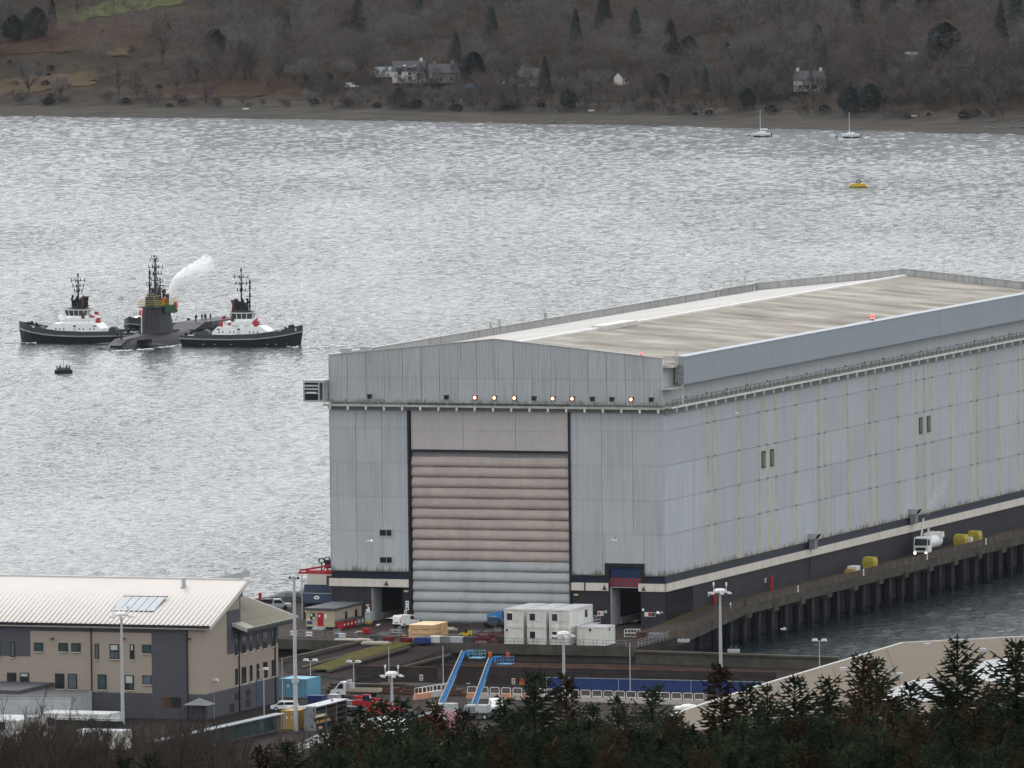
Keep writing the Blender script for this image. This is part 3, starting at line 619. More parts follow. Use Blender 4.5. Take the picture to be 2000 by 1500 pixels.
# gantry across the front with brackets, rail and floodlights
wk = M().box(-.6, -1.5, ZW + .12, 58.4, -.02, ZW + .4).obj('front_gantry', MT['rib'], hall)
M().box(-.1, -.5, ZW - .45, 58.1, -.06, ZW + .11).obj('gantry_girder', MT['grey'], wk)
bm_ = M().box(-.14, -1.62, ZW - .42, .14, -1.3, ZW + .14).mesh('bracket', MT['white_d'])
for i in range(19): put('bracket', bm_, wk, (0.6 + i * 3.17, 0, 0))
g = M()
for z in (ZW + .95, ZW + 1.5): g.cyl((-.5, -1.42, z), (58.3, -1.42, z), .03, n=4)
for i in range(50): g.cyl((-.4 + i * 1.198, -1.42, ZW + .4), (-.4 + i * 1.198, -1.42, ZW + 1.5), .03, n=4)
tag(g.obj('gantry_rail', MT['rib'], wk), kind='stuff')
def flood(x, lit):
    t = thing('floodlight', '', 'floodlight', L(x, -1.35, ZW + .42), ROT, 'floodlights along the front gantry')
    g = M(); g.cyl((0, .1, 0), (0, .1, .9), .05, n=5); g.box(-.42, .05, .95, -.36, .1, 1.3); g.box(.36, .05, .95, .42, .1, 1.3); g.box(-.42, .05, .86, .42, .12, .95); g.obj('yoke', MT['rib'], t)
    M().exty([(-.35, 1.0), (.35, 1.0), (.42, 1.75), (-.42, 1.75)], -.18, .22).obj('housing', MT['dgrey'], t)
    if lit: M().cyl((0, -.2, 1.38), (0, -.25, 1.38), .32, .30, n=12).obj('halo_disc', MT['lit_o'], t); M().cyl((0, -.255, 1.38), (0, -.3, 1.38), .19, .16, n=10).obj('lens', MT['lit'], t)  # the wider orange disc imitates the halo round the lens
    else: M().box(-.3, -.2, 1.08, .3, -.185, 1.66).obj('lens', MT['glass'], t)
    return t
LIT = [(onS(px, 776, -1.35)[0]) for px in (928, 966, 1005, 1080, 1118, 1233)]
wh = ('first lit floodlight from the left on the front gantry', 'second lit floodlight from the left on the front gantry', 'third lit floodlight from the left, above the left half of roll door', 'fourth lit floodlight from the left, above the right half of roll door', 'fifth lit floodlight, small and close right of the fourth', 'lone lit floodlight farthest right near the hall corner')
for x, lb in zip(LIT, wh): flood(x, True)['label'] = lb
OFF = [(onS(px, 778, -1.35)[0]) for px in (722, 872, 1043, 1157, 1195, 1272)]
wh = ('unlit floodlight farthest left on the gantry, left of the door', 'unlit floodlight just left of the first lit lamp', 'unlit floodlight between the third and fourth lit lamps', 'unlit floodlight just right of the fifth lit lamp', 'unlit floodlight second right of the fifth lit lamp', 'unlit floodlight nearest the hall corner, right of the last lit lamp')
for x, lb in zip(OFF, wh): flood(x, False)['label'] = lb
# hanging cab at the left end of the gantry
cb = M().box(-4.0, -1.6, 41.1, -.25, 1.2, 41.4).box(-4.0, -1.6, 44.3, -.25, 1.2, 44.7).box(-3.95, -.9, 41.4, -.3, 1.1, 44.3).obj('gantry_cab', MT['galv'], hall)
g = M()
for x in (-4.0, -1.35, -.55): g.box(x, -1.6, 41.4, x + .2, -1.4, 44.3)
for z in (42.45, 43.1, 43.65): g.box(-3.8, -1.6, z, -1.35, -1.42, z + (.28 if z > 43 else .18))
g.obj('cab_frame', MT['galv'], cb)
M().box(-3.8, -1.38, 41.4, -1.35, -1.2, 44.3).obj('cab_window', MT['glass'], cb); M().box(-1.2, -1.38, 41.5, -.6, -1.2, 44.2).obj('cab_window', MT['glassg'], cb)
M().box(-3.4, -1.64, 42.62, -1.7, -1.6, 42.78).obj('cab_rail', MT['white'], cb)
# side wall: panels between yellowed strips
A_, B_ = 29.8225, 27.9412
S0 = 37.55; tripl = lambda s: [(s - 4.45), s, (s + 4.45)]; pair = lambda s: [s - 1.75, s + 1.75]
strips = pair(23.6)
for k in range(3):
    b0 = S0 + k * (A_ + 2 * B_)
    for it in ([b0], tripl(b0 + A_ / 2), [b0 + A_], pair(b0 + A_ + B_ / 2), [b0 + A_ + B_], pair(b0 + A_ + 1.5 * B_)): strips += it
strips = [s for s in strips if s < 216]
edges = [0.0] + strips + [218.3]; hw = 0.62; cache = {}
def side(me, name, s, z=0.0): return put(name, me, hall, (58.06, s, z), math.pi / 2)
stm = M().box(-hw + .02, -.02, ZC + .02, hw - .02, .05, ZW - .6).mesh('rooflight_strip', MT['strip'])
for s in strips: side(stm, 'rooflight_strip', s)
for i, (a, b) in enumerate(zip(edges, edges[1:])):
    a2, b2 = a + (hw if i else 0.02), b - (hw if i < len(edges) - 2 else 0)
    for z0, z1 in zip(SEAM, SEAM[1:]):
        h = z1 - z0; key = (round(b2 - a2, 1), round(h, 1))
        if key not in cache: cache[key] = corr(0, b2 - a2, 0, h, .92, .05).mesh('side_panel', MT['clad_side'])
        side(cache[key], 'side_panel', a2, z0)
g = M()
for z in SEAM[1:-1]: g.box(58.10, 0, z - .025, 58.13, 218.2, z + .025)
g.obj('seam_bead', MT['grey'], hall)
g = M()
for s in strips:
    for z in SEAM[1:-1]: g.box(58.05, s - .55, z - .13, 58.15, s + .55, z + .13)
tag(g.obj('strip_clip', MT['grey'], hall), kind='stuff')
# dark slit windows in the side wall
for sc in (S0 + A_ / 2, S0 + A_ * 1.5 + 2 * B_):
    for ds in (-2.25, 2.25):
        w = M().box(58.06, sc + ds - .95, 27.45, 58.2, sc + ds + .95, 30.3).obj('slit_window', MT['black'], hall)
        M().box(58.2, sc + ds - .75, 27.65, 58.215, sc + ds + .75, 30.1).obj('pane', MT['glass'], w)
# windows low on the left of the front
for z0, z1 in ((19.0, 20.3), (14.55, 15.8)):
    w = M().box(8.35, -.16, z0, 10.9, -.05, z1).obj('front_window', MT['parapet'], hall)
    M().box(8.6, -.175, z0 + .18, 9.68, -.155, z1 - .15).obj('pane', MT['glass'], w); M().box(9.76, -.175, z0 + .18, 10.65, -.155, z1 - .15).obj('pane', MT['glass'], w)
# loading door at the right: black hood, blue shutter, red striped leading edge
g = M(); g.box(47.72, -.28, ZC - .4, 48.5, .5, 15.2); g.box(53.9, -.28, ZC - .4, 54.5, .5, 15.2); g.box(47.72, -.3, 14.75, 54.5, .5, 15.3); g.box(47.76, .0, 12.05, 48.5, .5, ZC - .4); g.box(53.9, .0, 12.05, 54.4, .5, ZC - .4); g.obj('door_hood', MT['black'], hall)
sh = M().box(48.5, .2, 12.95, 53.9, .35, 14.75).obj('roller_shutter', MT['bluep'], hall)
M().box(48.5, .16, 11.4, 53.9, .3, 12.93).obj('striped_curtain', MT['dgrey'], sh)
for i in range(-1, 9):
    x = 48.5 + i * .68; p = [(x, 11.42), (x + .34, 11.42), (x + 1.1, 12.9), (x + .76, 12.9)]
    p = [(min(max(a, 48.5), 53.9), b) for a, b in p]
    M().add([(a, .14, b) for a, b in p] + [(a, .158, b) for a, b in p], [(0, 1, 2, 3), (7, 6, 5, 4), (0, 4, 5, 1), (1, 5, 6, 2), (2, 6, 7, 3), (3, 7, 4, 0)]).obj('stripe', MT['crimson'], sh)
M().box(48.5, .1, 11.3, 53.9, .3, 11.41).obj('bottom_bar', MT['pink'], sh)
# small notices on the base wall
def wall_notice(px, py, w, h, parts, lb):
    x, z = onS(px, py, -.05); sign('notice_sign', lb, L(x, -.04 if not 10.7 < z < 12.1 else -.31, z - h / 2), ROT, w, h, parts)
wt = MT['white']
wall_notice(718, 1182, .8, .4, [MT['red'], (-.25, .1, .25, .3, wt)], 'small red and white sign left of the left tunnel')
wall_notice(720, 1187.5, .4, .35, [wt], 'small white square plate under the red sign by the left tunnel')
wall_notice(795.5, 1178, .6, .75, [wt, (-.1, .3, .1, .55, MT['dgrey'])], 'upper white notice on the pillar beside the roll door')
wall_notice(795.5, 1187.5, .6, .75, [wt, ((-.2, .15), (.2, .15), (0, .55), MT['dgrey'])], 'lower white notice with a triangle on the pillar beside the roll door')
wall_notice(792, 1194, .45, .4, [wt, (-.1, .1, .1, .3, MT['dgrey'])], 'small round-marked white plate at the pillar foot by the roll door')
wall_notice(792, 1199, .7, .35, [MT['red'], (-.2, .1, .2, .25, wt)], 'red plate lowest on the pillar left of the roll door')
wall_notice(1173, 1198, 1.0, .75, [wt, (-.4, .1, -.05, .6, MT['red']), (.05, .1, .4, .6, MT['pink'])], 'white sign with red print left of the striped loading door')
wall_notice(1183, 1195, .4, .4, [wt, (-.1, .1, .1, .3, MT['red'])], 'small white plate with a red mark beside the striped loading door')
wall_notice(1256, 1191, .36, .4, [wt], 'tiny white plate right of the striped loading door')
wall_notice(1269.5, 1200, 1.85, .7, [wt, (-.85, .05, -.4, .65, MT['white_d']), (-.3, .05, .25, .65, MT['red']), (.28, .05, .88, .65, MT['green'])], 'three panel white red and green sign near the hall corner')
for px, py, lb in ((754.5, 1138.5, 'triangle emblem on white band over the left tunnel'), (1180.5, 1147, 'triangle emblem on white band left of the striped door'), (1257, 1149, 'triangle emblem on white band right of the striped door')):
    x, z = onS(px, py, -.3); t = thing('emblem', lb, 'emblem', L(x, -.31, z - .45), ROT)
    M().add([(-.42, 0, 0), (.42, 0, 0), (0, 0, .85), (-.42, -.02, 0), (.42, -.02, 0), (0, -.02, .85)], [(0, 1, 2), (5, 4, 3), (0, 3, 4, 1), (1, 4, 5, 2), (2, 5, 3, 0)]).obj('triangle', MT['conc'], t)
    M().box(-.12, -.034, .12, .12, -.022, .5).obj('figure', MT['dgrey'], t)
for px, py, lb in ((793, 1154, 'small worn name plate high on the left door pillar'), (1125, 1161, 'small worn name plate high on the wall right of the roll door')):
    x, z = onS(px, py, -.05); sign('name_plate', lb, L(x, -.04, z - .2), ROT, .8, .3, [MT['ochre'], (-.3, .08, .3, .2, MT['white_d'])])
# roof
def rz(x): return lerp(47.5, 50.4, 1 - abs(x - 29) / 29)
ns, nx = 36, 5
for i in range(ns):
    a, b = .3 + i * 217.6 / ns, .3 + (i + 1) * 217.6 / ns
    for j in range(nx):
        x0, x1 = 29 + j * 30.2 / nx, 29 + (j + 1) * 30.2 / nx
        g = M(); g.add([(x0, a + .03, rz(x0)), (x1, a + .03, rz(x1)), (x1, b - .03, rz(x1)), (x0, b - .03, rz(x0))], [(0, 1, 2, 3)]); g.obj('roof_sheet', MT['roofR'], hall)
    g = M(); g.add([(0, a + .02, rz(0)), (29, a + .02, rz(29)), (29, b - .02, rz(29)), (0, b - .02, rz(0))], [(0, 1, 2, 3)]); g.obj('roof_sheet', MT['roofL'], hall)
g = M(); g.exty([(28.4, 50.3), (29.6, 50.3), (29.45, 50.65), (28.55, 50.65)], .3, 217.8); g.obj('ridge_flashing', MT['flash'], hall)
g = M(); g.exty([(28.0, 50.2), (30.6, 50.1), (30.6, 51.0), (28.0, 51.0)], 50, 66); g.obj('ridge_vent', MT['flash'], hall)
M().exty([(0.02, 47.2), (57.98, 47.2), (57.98, 47.45), (29, 50.33), (.02, 47.45)][::-1], .3, 218.0).obj('roof_deck', MT['dgrey'], hall)
# parapets: left side, far gable; fascia box on the right
corr(0, 216, 0, 1.35, 1.5, .08).obj('side_parapet', MT['parapet'], hall, (0.05, 1.5, 47.35), math.pi / 2)
M().box(-.15, 1.2, 48.7, .35, 217.8, 48.85).obj('parapet_coping', MT['parapet'], hall)
M().box(-.14, 1.2, 47.2, .02, 217.8, 48.7).obj('side_parapet_back', MT['parapet'], hall)
for i in range(12): corr(i * 58 / 12, (i + 1) * 58 / 12, 47.0, lambda x: gab(x) + .0, 1.2, .08).obj('far_parapet_panel', MT['parapet'], hall, (0, 218.1, 0))
gstrip('far_coping', MT['parapet'], -.25, .25, -.04, .12, 218.2)
M().exty([(0, 40), (58, 40), (58, ZE - .1), (29, ZP - .1), (0, ZE - .1)][::-1], 218.25, 218.4).obj('far_gable', MT['parapet'], hall)
for i in range(14):
    a, b = 5.0 + i * 15.2, 5.0 + (i + 1) * 15.2 - .05
    M().box(58.9, a, 44.25, 59.9, b, 48.62).obj('fascia_panel', MT['fascia'], hall)
M().box(58.0, 5.0, 48.62, 59.97, 217.8, 48.8).obj('fascia_coping', MT['fascia'], hall)
M().box(57.9, 0, ZW + .1, 58.0, 218.2, 47.6).obj('recess_wall', MT['clad_up'], hall); M().box(58.0, 5.1, 44.3, 58.9, 217.8, 44.45).obj('fascia_soffit', MT['dgrey'], hall)
sg = M().box(58.0, 0, ZW + .25, 59.5, 217.5, ZW + .5).obj('side_gantry', MT['rib'], hall)
M().box(58.0, 0, ZW - .75, 58.5, 218, ZW + .24).obj('gantry_girder', MT['grey'], sg)
bm2 = M().box(-.16, -.09, -.75, .1, .09, .0).mesh('bracket', MT['white_d'])
for i in range(44): put('bracket', bm2, sg, (59.45, 2.5 + i * 4.95, ZW + .25))
M().box(59.38, 0, ZW + .22, 59.52, 217.5, ZW + .54).obj('gantry_edge', MT['white_d'], sg)
g = M()
for z in (ZW + 1.05, ZW + 1.6): g.cyl((59.45, 0, z), (59.45, 217.5, z), .04, n=4)
for i in range(88): g.cyl((59.45, .4 + i * 2.47, ZW + .4), (59.45, .4 + i * 2.47, ZW + 1.6), .04, n=4)
tag(g.obj('gantry_rail', MT['dgrey'], sg), kind='stuff')
g = M()
for i in range(20): g.box(59.38, 7 + i * 10.4, ZW + 1.55, 59.55, 7.3 + i * 10.4, ZW + 1.85)
tag(g.obj('gantry_lamp', MT['dgrey'], sg), kind='stuff')
# ladder and landing at the near right corner
lad = M()
for s in (3.0, 4.1): lad.cyl((59.2, s, 44.5), (59.2, s, 50.3), .07, n=5)
for i in range(16): lad.cyl((59.2, 3.0, 44.8 + i * .33), (59.2, 4.1, 44.8 + i * .33), .05, n=4)
for i in range(5):
    z = 45.6 + i * 1.1; lad.tube([(59.2, 3.0, z), (60.0, 3.0, z), (60.0, 4.1, z), (59.2, 4.1, z)], .05, 4)
lad.obj('caged_ladder', MT['rib'], hall)
g = M(); g.box(57.9, -1.6, 43.75, 59.9, 4.6, 43.95); g.obj('corner_landing', MT['rib'], hall)
g = M()
for z in (47.9, 48.5, 49.1): g.tube([(58.2, .2, z), (59.4, .2, z), (59.4, 2.8, z)], .045, 4)
for x, s in ((58.2, .2), (58.6, .2), (59, .2), (59.4, .2), (59.4, 1), (59.4, 1.9), (59.4, 2.8)): g.cyl((x, s, 47.3), (x, s, 49.1), .045, n=4)
g.box(58.0, 0, 47.25, 59.5, 2.9, 47.35); g.obj('corner_guardrail', MT['rib'], hall)
g = M()
for s in (4.6, 5.1): g.cyl((59.7, s, 41), (59.7, s, 44.3), .05, n=4)
for i in range(9): g.cyl((59.7, 4.6, 41.2 + i * .36), (59.7, 5.1, 41.2 + i * .36), .045, n=4)
g.obj('lower_ladder', MT['white_d'], hall)
# gate in the far parapet and roof hatches on the left parapet
g = M()
for s in (199, 203, 207, 211): g.cyl((.6, s, 47.5), (.6, s, 50.2), .08, n=4)
for z in (48.9, 49.5, 50.1): g.cyl((.6, 199, z), (.6, 211, z), .06, n=4)
g.obj('roof_guardrail', MT['rib'], hall)
for s in (onX(958, 645, .3)[0], onX(975, 640, .3)[0], onX(1064, 625, .3)[0]): M().box(.1, s, 48.8, .5, s + .5, 49.9).obj('parapet_post', MT['rib'], hall)
g = M(); 
for x in (2.0, 5.4): g.box(x, .2, ZE + .1 + x * .1, x + 1.6, 1.2, ZE + .9 + x * .1)
g.obj('roof_fan', MT['galv'], hall)
for px, py, s_, lb in ((1704, 622, None, 'red and white beacon on the right roof edge'), (1252, 694, 0, 'glowing red light on the front gable slope')):
    if s_ is None: s, z = onX(1704, 628, 58.4); pos = L(58.4, s, 48.8)
    else: x, z = onS(px, 697, .1); pos = L(x, .1, gab(x) + .1)
    t = thing('obstruction_light', lb, 'beacon', pos, ROT)
    M().cyl((0, 0, 0), (0, 0, .35), .3, n=10).obj('base', MT['dgrey' if s_ is None else 'red'], t)
    M().cyl((0, 0, .35), (0, 0, 1.0), .42, .40, n=10).ball((0, 0, 1.0), .4, n=10, m=6).obj('lamp', MT['lit_red'], t)
    M().cyl((0, 0, .32), (0, 0, .52), .44, n=10).obj('collar', MT['white'], t); t.scale = (.75, .75, .75) if s_ is None else (.5, .5, .35)
# air chutes on the base of the side wall
for i, (px, py) in enumerate(((1580, 1072), (1777, 1023))):
    s, z = onX(px, py, 58); t = thing('air_chute', ('nearer' if i == 0 else 'farther') + ' grey hooded air chute on the dark side wall ' + ('left of the yellow covers' if i == 0 else 'above the tanker'), 'vent', L(58.31, s, z), ROT)
    M().box(0, -1.0, 0, 1.2, 1.0, 2.0).obj('duct', MT['grey'], t)
    M().exty([(-.2, 2.02), (1.3, 2.02), (2.1, 3.1), (-.2, 3.1)], -1.1, 1.1).obj('hood', MT['galv'], t); M().exty([(1.32, 2.1), (1.42, 2.1), (2.12, 2.95), (2.0, 2.95)], -.9, .9).obj('mouth', MT['dark'], t)
    M().box(-.25, -.06, -6, -.1, .06, 0).obj('downpipe', MT['black'], t); t.scale = (.8, .8, .85)
# ================================================================ jetty along the side
jt = thing('jetty', 'long concrete jetty on rows of dark piles beside the hall', 'jetty', (X0, Y0, 0), ROT)
def jz(s): return lerp(QZ, JZ, min(1, max(0, (s + 18) / 38)))
def jx(s): return lerp(66.2, 64.5, min(1, max(0, (s + 18) / 38)))
ss = [-18, -10, 0, 10, 20] + [20 + 20 * i for i in range(1, 11)]
g = M()
for a, b in zip(ss, ss[1:]):
    g.k = 0; v = [(58, a), (jx(a), a), (jx(b), b), (58, b)]
    g.add([(x, s, jz(s) - .85) for x, s in v] + [(x, s, jz(s)) for x, s in v], [(0,3,2,1),(4,5,6,7),(0,1,5,4),(1,2,6,5),(2,3,7,6),(3,0,4,7)])
g.obj('deck', MT['deckdirt'], jt)
g = M()
for a, b in zip(ss, ss[1:]):
    v = [(jx(a) + .01, a), (jx(a) + .3, a), (jx(b) + .3, b), (jx(b) + .01, b)]
    g.add([(x, s, jz(s) - 1.35) for x, s in v] + [(x, s, jz(s) + .08) for x, s in v], [(0,3,2,1),(4,5,6,7),(0,1,5,4),(1,2,6,5),(2,3,7,6),(3,0,4,7)])
g.obj('edge_beam', MT['conc'], jt)
pm = M().cyl((0, 0, -2), (0, 0, JZ - 1.0), .42, n=10).mesh('pile', MT['pile'], True)
for i in range(29):
    for x in ((64.0,) if i % 2 else (64.0, 60.8)): put('pile', pm, jt, (x + random.uniform(-.1, .1), 8 + i * 7.0, 0))
    put('pile', pm, jt, (62.3, 11.5 + i * 7.0, 0))
cm = M().box(-1.0, -1.2, -1.1, .85, 1.2, 0).mesh('pile_cap', MT['conc'])
for i in range(15): put('pile_cap', cm, jt, (64.2, 8 + i * 14, JZ - .86))
bmm = M().box(-5.8, -.35, -.9, -1, .35, 0).mesh('cross_beam', MT['pile'])
for i in range(15): put('cross_beam', bmm, jt, (64.2, 8 + i * 14, JZ - .86))
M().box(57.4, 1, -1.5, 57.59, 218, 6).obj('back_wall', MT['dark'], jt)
rp = M().box(-.06, .06, .12, .06, 3.44, 1.12).mesh('rail_panel', MT['rail_br'])
rpost = M().box(-.1, -.12, 0, .14, .12, 1.25).mesh('rail_post', MT['dgrey'])
for i in range(54):
    s = 21 + i * 3.5; put('rail_panel', rp, jt, (64.65, s, JZ)); put('rail_post', rpost, jt, (64.65, s, JZ))
M().box(64.5, 21, JZ + 1.14, 64.8, 210, JZ + 1.24).obj('top_rail', MT['rail_br'], jt)
for k in range(11):                            # the ramp has open rails instead
    a, b = -36 + k * 5.2, -36 + (k + 1) * 5.2
    xa, xb = (jx(a) if a > -18 else 65.9), (jx(b) if b > -18 else 65.9)
    g = M()
    for h in (.45, .85, 1.2): g.add([], []); g.cyl((xa, a, jz(a) + h), (xb, b, jz(b) + h), .05, n=4)
    for j in range(3): t = j / 3; g.box(lerp(xa, xb, t) - .07, lerp(a, b, t) - .07, jz(lerp(a, b, t)), lerp(xa, xb, t) + .07, lerp(a, b, t) + .07, jz(lerp(a, b, t)) + 1.25)
    if k > 2: g.add([(xa, a + .3, jz(a) + .12), (xb, b - .3, jz(b) + .12), (xb, b - .3, jz(b) + .75), (xa, a + .3, jz(a) + .75)], [(0, 1, 2, 3)])
    g.obj('ramp_rail', MT['grey' if k < 3 else 'rail_br'], jt)
for k, px in enumerate((1428, 1560, 1688, 1812, 1927)):
    s, z = onX(px, 1185 - (px - 1428) * .25, 64.9); t = sign('marker_board', ('first', 'second', 'third', 'fourth', 'fifth')[k] + ' small white marker board from the ramp along the jetty rail', L(64.78, s, JZ + .15), ROT + math.pi / 2, .55, 1.15, [MT['white'], (-.15, .5, .15, .7, MT['grey'])], 'marker')
# yellow dirt line along the foot of the side wall on the ramp
sheet('dirt_verge', MT['grassb'], [(58.02, -2, 5.75), (59.4, -2, 5.75), (58.9, 20, JZ), (58.02, 20, JZ)], .07)
# red hydrant pillars
for i, (px, py, lb) in enumerate(((1394, 1183, 'red hydrant pillar at the top of the jetty ramp'), (1505, 1153, 'red hydrant pillar farther along the jetty wall'))):
    s, z = onX(px, py, 58.6); t = thing('hydrant_pillar', lb, 'hydrant', L(58.7, s, JZ), ROT)
    M().cyl((0, 0, 0), (0, 0, 2.0), .3, n=10).obj('body', MT['red'], t); M().cyl((0, 0, 2.0), (0, 0, 2.2), .36, n=10).ball((0, 0, 2.2), .33, n=10).obj('cap', MT['red'], t); M().box(-.45, -.12, 1.2, .45, .12, 1.4).obj('outlet', MT['dgrey'], t)
    s2, z2 = onX(px - 10, 1161 if i == 0 else 1134, 58.05); sign('notice_sign', 'small red and white notice on dark wall beside the ' + ('nearer' if i == 0 else 'farther') + ' hydrant pillar', L(58.05, s2, z2 - .3), ROT + math.pi / 2, .8, .7, [MT['white'], (-.2, .12, .2, .55, MT['red'])])
# ================================================================ ships
def tug(name, label, pos, rz, title, right=True, red=True):
    t = thing(name, label, 'tug', pos, rz, 'harbour tugs round the submarine')
    LEN = 30.0; st = [-15, -14.6, -13.4, -11, -7, -2, 4, 8, 11, 13, 14.4, 15]
    hb = [3.1, 3.7, 4.3, 4.7, 4.85, 4.9, 4.8, 4.4, 3.5, 2.4, 1.1, .25]
    def sheer(x): return 1.75 + (1.75 * (x / 15) ** 2 if x > 0 else .25 * (x / 15) ** 2)
    def loft(z0f, z1f, b0, b1, name, m, par, out=0.0):
        g = M(); n = len(st)
        for sgn in (1, -1):
            b = len(g.v)
            for x, h in zip(st, hb): g.v += [(x * b0[0], sgn * (h * b0[1] + out), z0f(x)), (x * b1[0], sgn * (h * b1[1] + out), z1f(x))]
            for i in range(n - 1):
                f = [b + 2 * i, b + 2 * i + 2, b + 2 * i + 3, b + 2 * i + 1]; g.f.append(f if sgn < 0 else f[::-1])
        o = 2 * n
        for i in range(n - 1): g.f.append([2 * i + 1, 2 * i + 3, o + 2 * i + 3, o + 2 * i + 1][::-1])
        g.f.append([0, 1, o + 1, o]); e = 2 * n - 2; g.f.append([e, e + 1, o + e + 1, o + e][::-1]); g.mi = [0] * len(g.f)
        return g.obj(name, m, par)
    h = loft(lambda x: -1.0, lambda x: sheer(x) - .1, (.955, .86), (1, 1), 'hull', MT['hull'], t)
    loft(lambda x: sheer(x) - .1, lambda x: sheer(x) + .18, (1.005, 1.02), (1.005, 1.02), 'strake', MT['strake'], h, .12)
    # bulwark: a wall round the deck
    g = M()
    for sgn in (1, -1):
        for x0, h0, x1, h1 in zip(st, hb, st[1:], hb[1:]):
            za, zb = sheer(x0) + .18, sheer(x1) + .18; ta, tb = za + (1.0 + .5 * max(0, x0 / 15)), zb + (1.0 + .5 * max(0, x1 / 15))
            if x0 < -11: ta = za + .6; tb = zb + .6 if x1 < -10 else tb
            y0, y1 = sgn * h0, sgn * h1; i0, i1 = sgn * max(.02, h0 - .25), sgn * max(.02, h1 - .25)
            g.add([(x0, y0, za), (x1, y1, zb), (x1, y1 * .97, tb), (x0, y0 * .97, ta), (x0, i0, za), (x1, i1, zb), (x1, i1 * .97, tb), (x0, i0 * .97, ta)], [(0, 1, 2, 3) if sgn < 0 else (3, 2, 1, 0), (4, 7, 6, 5) if sgn < 0 else (5, 6, 7, 4), (3, 2, 6, 7) if sgn < 0 else (7, 6, 2, 3)])
    g.obj('bulwark', MT['bulwark'], t)
    # deckhouse
    D = 1.95
    def blk(name, prof, hw, m, par): return M().exty(prof, -hw, hw).obj(name, m, par)
    dh = blk('deckhouse', [(-7.0, D), (-6.8, D + 1.6), (-5.6, D + 2.8), (5.4, D + 2.9), (7.2, D + 1.7), (7.6, D)], 3.3, MT['tug_white'], t)
    blk('upper_deckhouse', [(-4.2, D + 2.85), (-4.2, D + 4.0), (2.6, D + 4.2), (3.6, D + 2.85)], 2.7, MT['tug_white'], t)
    g = M()
    for sg in (-1, 1):
        for x in (-5.1, -4.1, -2.4, -1.4, 2.6, 3.6, 4.6): g.box(x - .14, sg * 3.32 - .02, D + 1.35, x + .14, sg * 3.32 + .02, D + 1.75)
        g.box(-5.6, sg * 3.33 - .02, D + 2.1, -4.9, sg * 3.33 + .02, D + 2.4); g.box(-.5, sg * 3.33 - .02, D + 2.05, .2, sg * 3.33 + .02, D + 2.45)
    g.obj('porthole', MT['glass'], dh)
    g = M()
    for sg in (-1, 1): g.box(-.7, sg * 3.32 - .01, D + .1, .3, sg * 3.32 + .03, D + 1.95)
    g.obj('door', MT['white_d'], dh)
    # wheelhouse: eight-sided, glass band between white posts
    wp = [(-2.2, -2.2), (1.6, -2.2), (2.9, -1.2), (2.9, 1.2), (1.6, 2.2), (-2.2, 2.2), (-2.8, 1.2), (-2.8, -1.2)]
    wz = D + 4.2
    wh_ = M().prism([(x * .9, y * .9) for x, y in wp], wz - .3, wz + .5).obj('wheelhouse', MT['tug_white'], t)
    g = M(); n = len(wp); g.add([(x * .9, y * .9, wz + .5) for x, y in wp] + [(x * 1.02, y * 1.02, wz + 1.85) for x, y in wp], [(i, (i + 1) % n, n + (i + 1) % n, n + i) for i in range(n)]); g.obj('wheelhouse_glass', MT['glassg'], wh_)
    g = M()
    for (x, y), (x2, y2) in zip(wp, wp[1:] + wp[:1]):
        k = 3 if abs(x - x2) > 2.5 or abs(y - y2) > 2 else 1
        for q in range(k): u = q / k; a, b = lerp(x, x2, u), lerp(y, y2, u); g.cyl((a * .91, b * .91, wz + .45), (a * 1.035, b * 1.035, wz + 1.9), .11, n=4)
    g.obj('window_post', MT['white'], wh_)
    M().prism([(x * 1.12, y * 1.12) for x, y in wp], wz + 1.86, wz + 2.05).obj('roof_edge', MT['white'], wh_)
    g = M(); n = len(wp); g.add([(x * 1.1, y * 1.1, wz + 2.05) for x, y in wp] + [(x * .6 - .2, y * .6, wz + 2.7) for x, y in wp], [(i, (i + 1) % n, n + (i + 1) % n, n + i) for i in range(n)] + [tuple(range(n, 2 * n))]); g.obj('wheelhouse_roof', MT['hull'], wh_)
    z = wz + 2.7
    M().exty([(-1.6, z - .05), (-1.2, z + 1.7), (1.0, z + 1.7), (1.2, z - .05)], -.9, .9).obj('mast_house', MT['hull'], t)
    for sg in (-1, 1): M().cyl((-2.0, sg * 2.1, wz - .2), (-1.7, sg * 1.5, z + 2.4), .42, .38, n=10).obj('funnel', MT['rust'], t)
    g = M(); mk = 1.0 if right else .8; g.cyl((-.2, 0, z + 1.6), (-.2, 0, z + 10.2 * mk), .26, .10, n=6)
    for zz, w in ((4.6 * mk, 1.1), (6.2 * mk, 1.5), (7.8 * mk, 1.9)):
        g.cyl((-.2, -w, z + zz), (-.2, w, z + zz), .09, n=4); g.cyl((-.2 - w * .9, 0, z + zz + .1), (-.2 + w * .9, 0, z + zz + .1), .09, n=4)
        for q in (-1, 1): g.cyl((-.2 + q * w * .9, 0, z + zz - .25), (-.2 + q * w * .9, 0, z + zz + .65), .12, n=5); g.cyl((-.2, q * w, z + zz - .25), (-.2, q * w, z + zz + .65), .12, n=5)
    for q in (5.4 * mk, 7.0 * mk, 9.2 * mk): g.cyl((-.2, 0, z + q), (-.2, 0, z + q + .7), .24, n=6)
    g.obj('mast', MT['hull'], t)
    if right:
        g = M(); g.cyl((2.0, -.6, z), (2.1, -.6, z + 7.6), .26, .1, n=6)
        for zz in (3.2, 5.2, 6.4): g.cyl((1.5, -.6, z + zz), (2.7, -.6, z + zz), .06, n=4); g.cyl((2.1, -.6, z + zz - .2), (2.1, -.6, z + zz + .7), .26, n=6)
        g.obj('mast', MT['hull'], t)
    g = M(); r = random.Random(3)
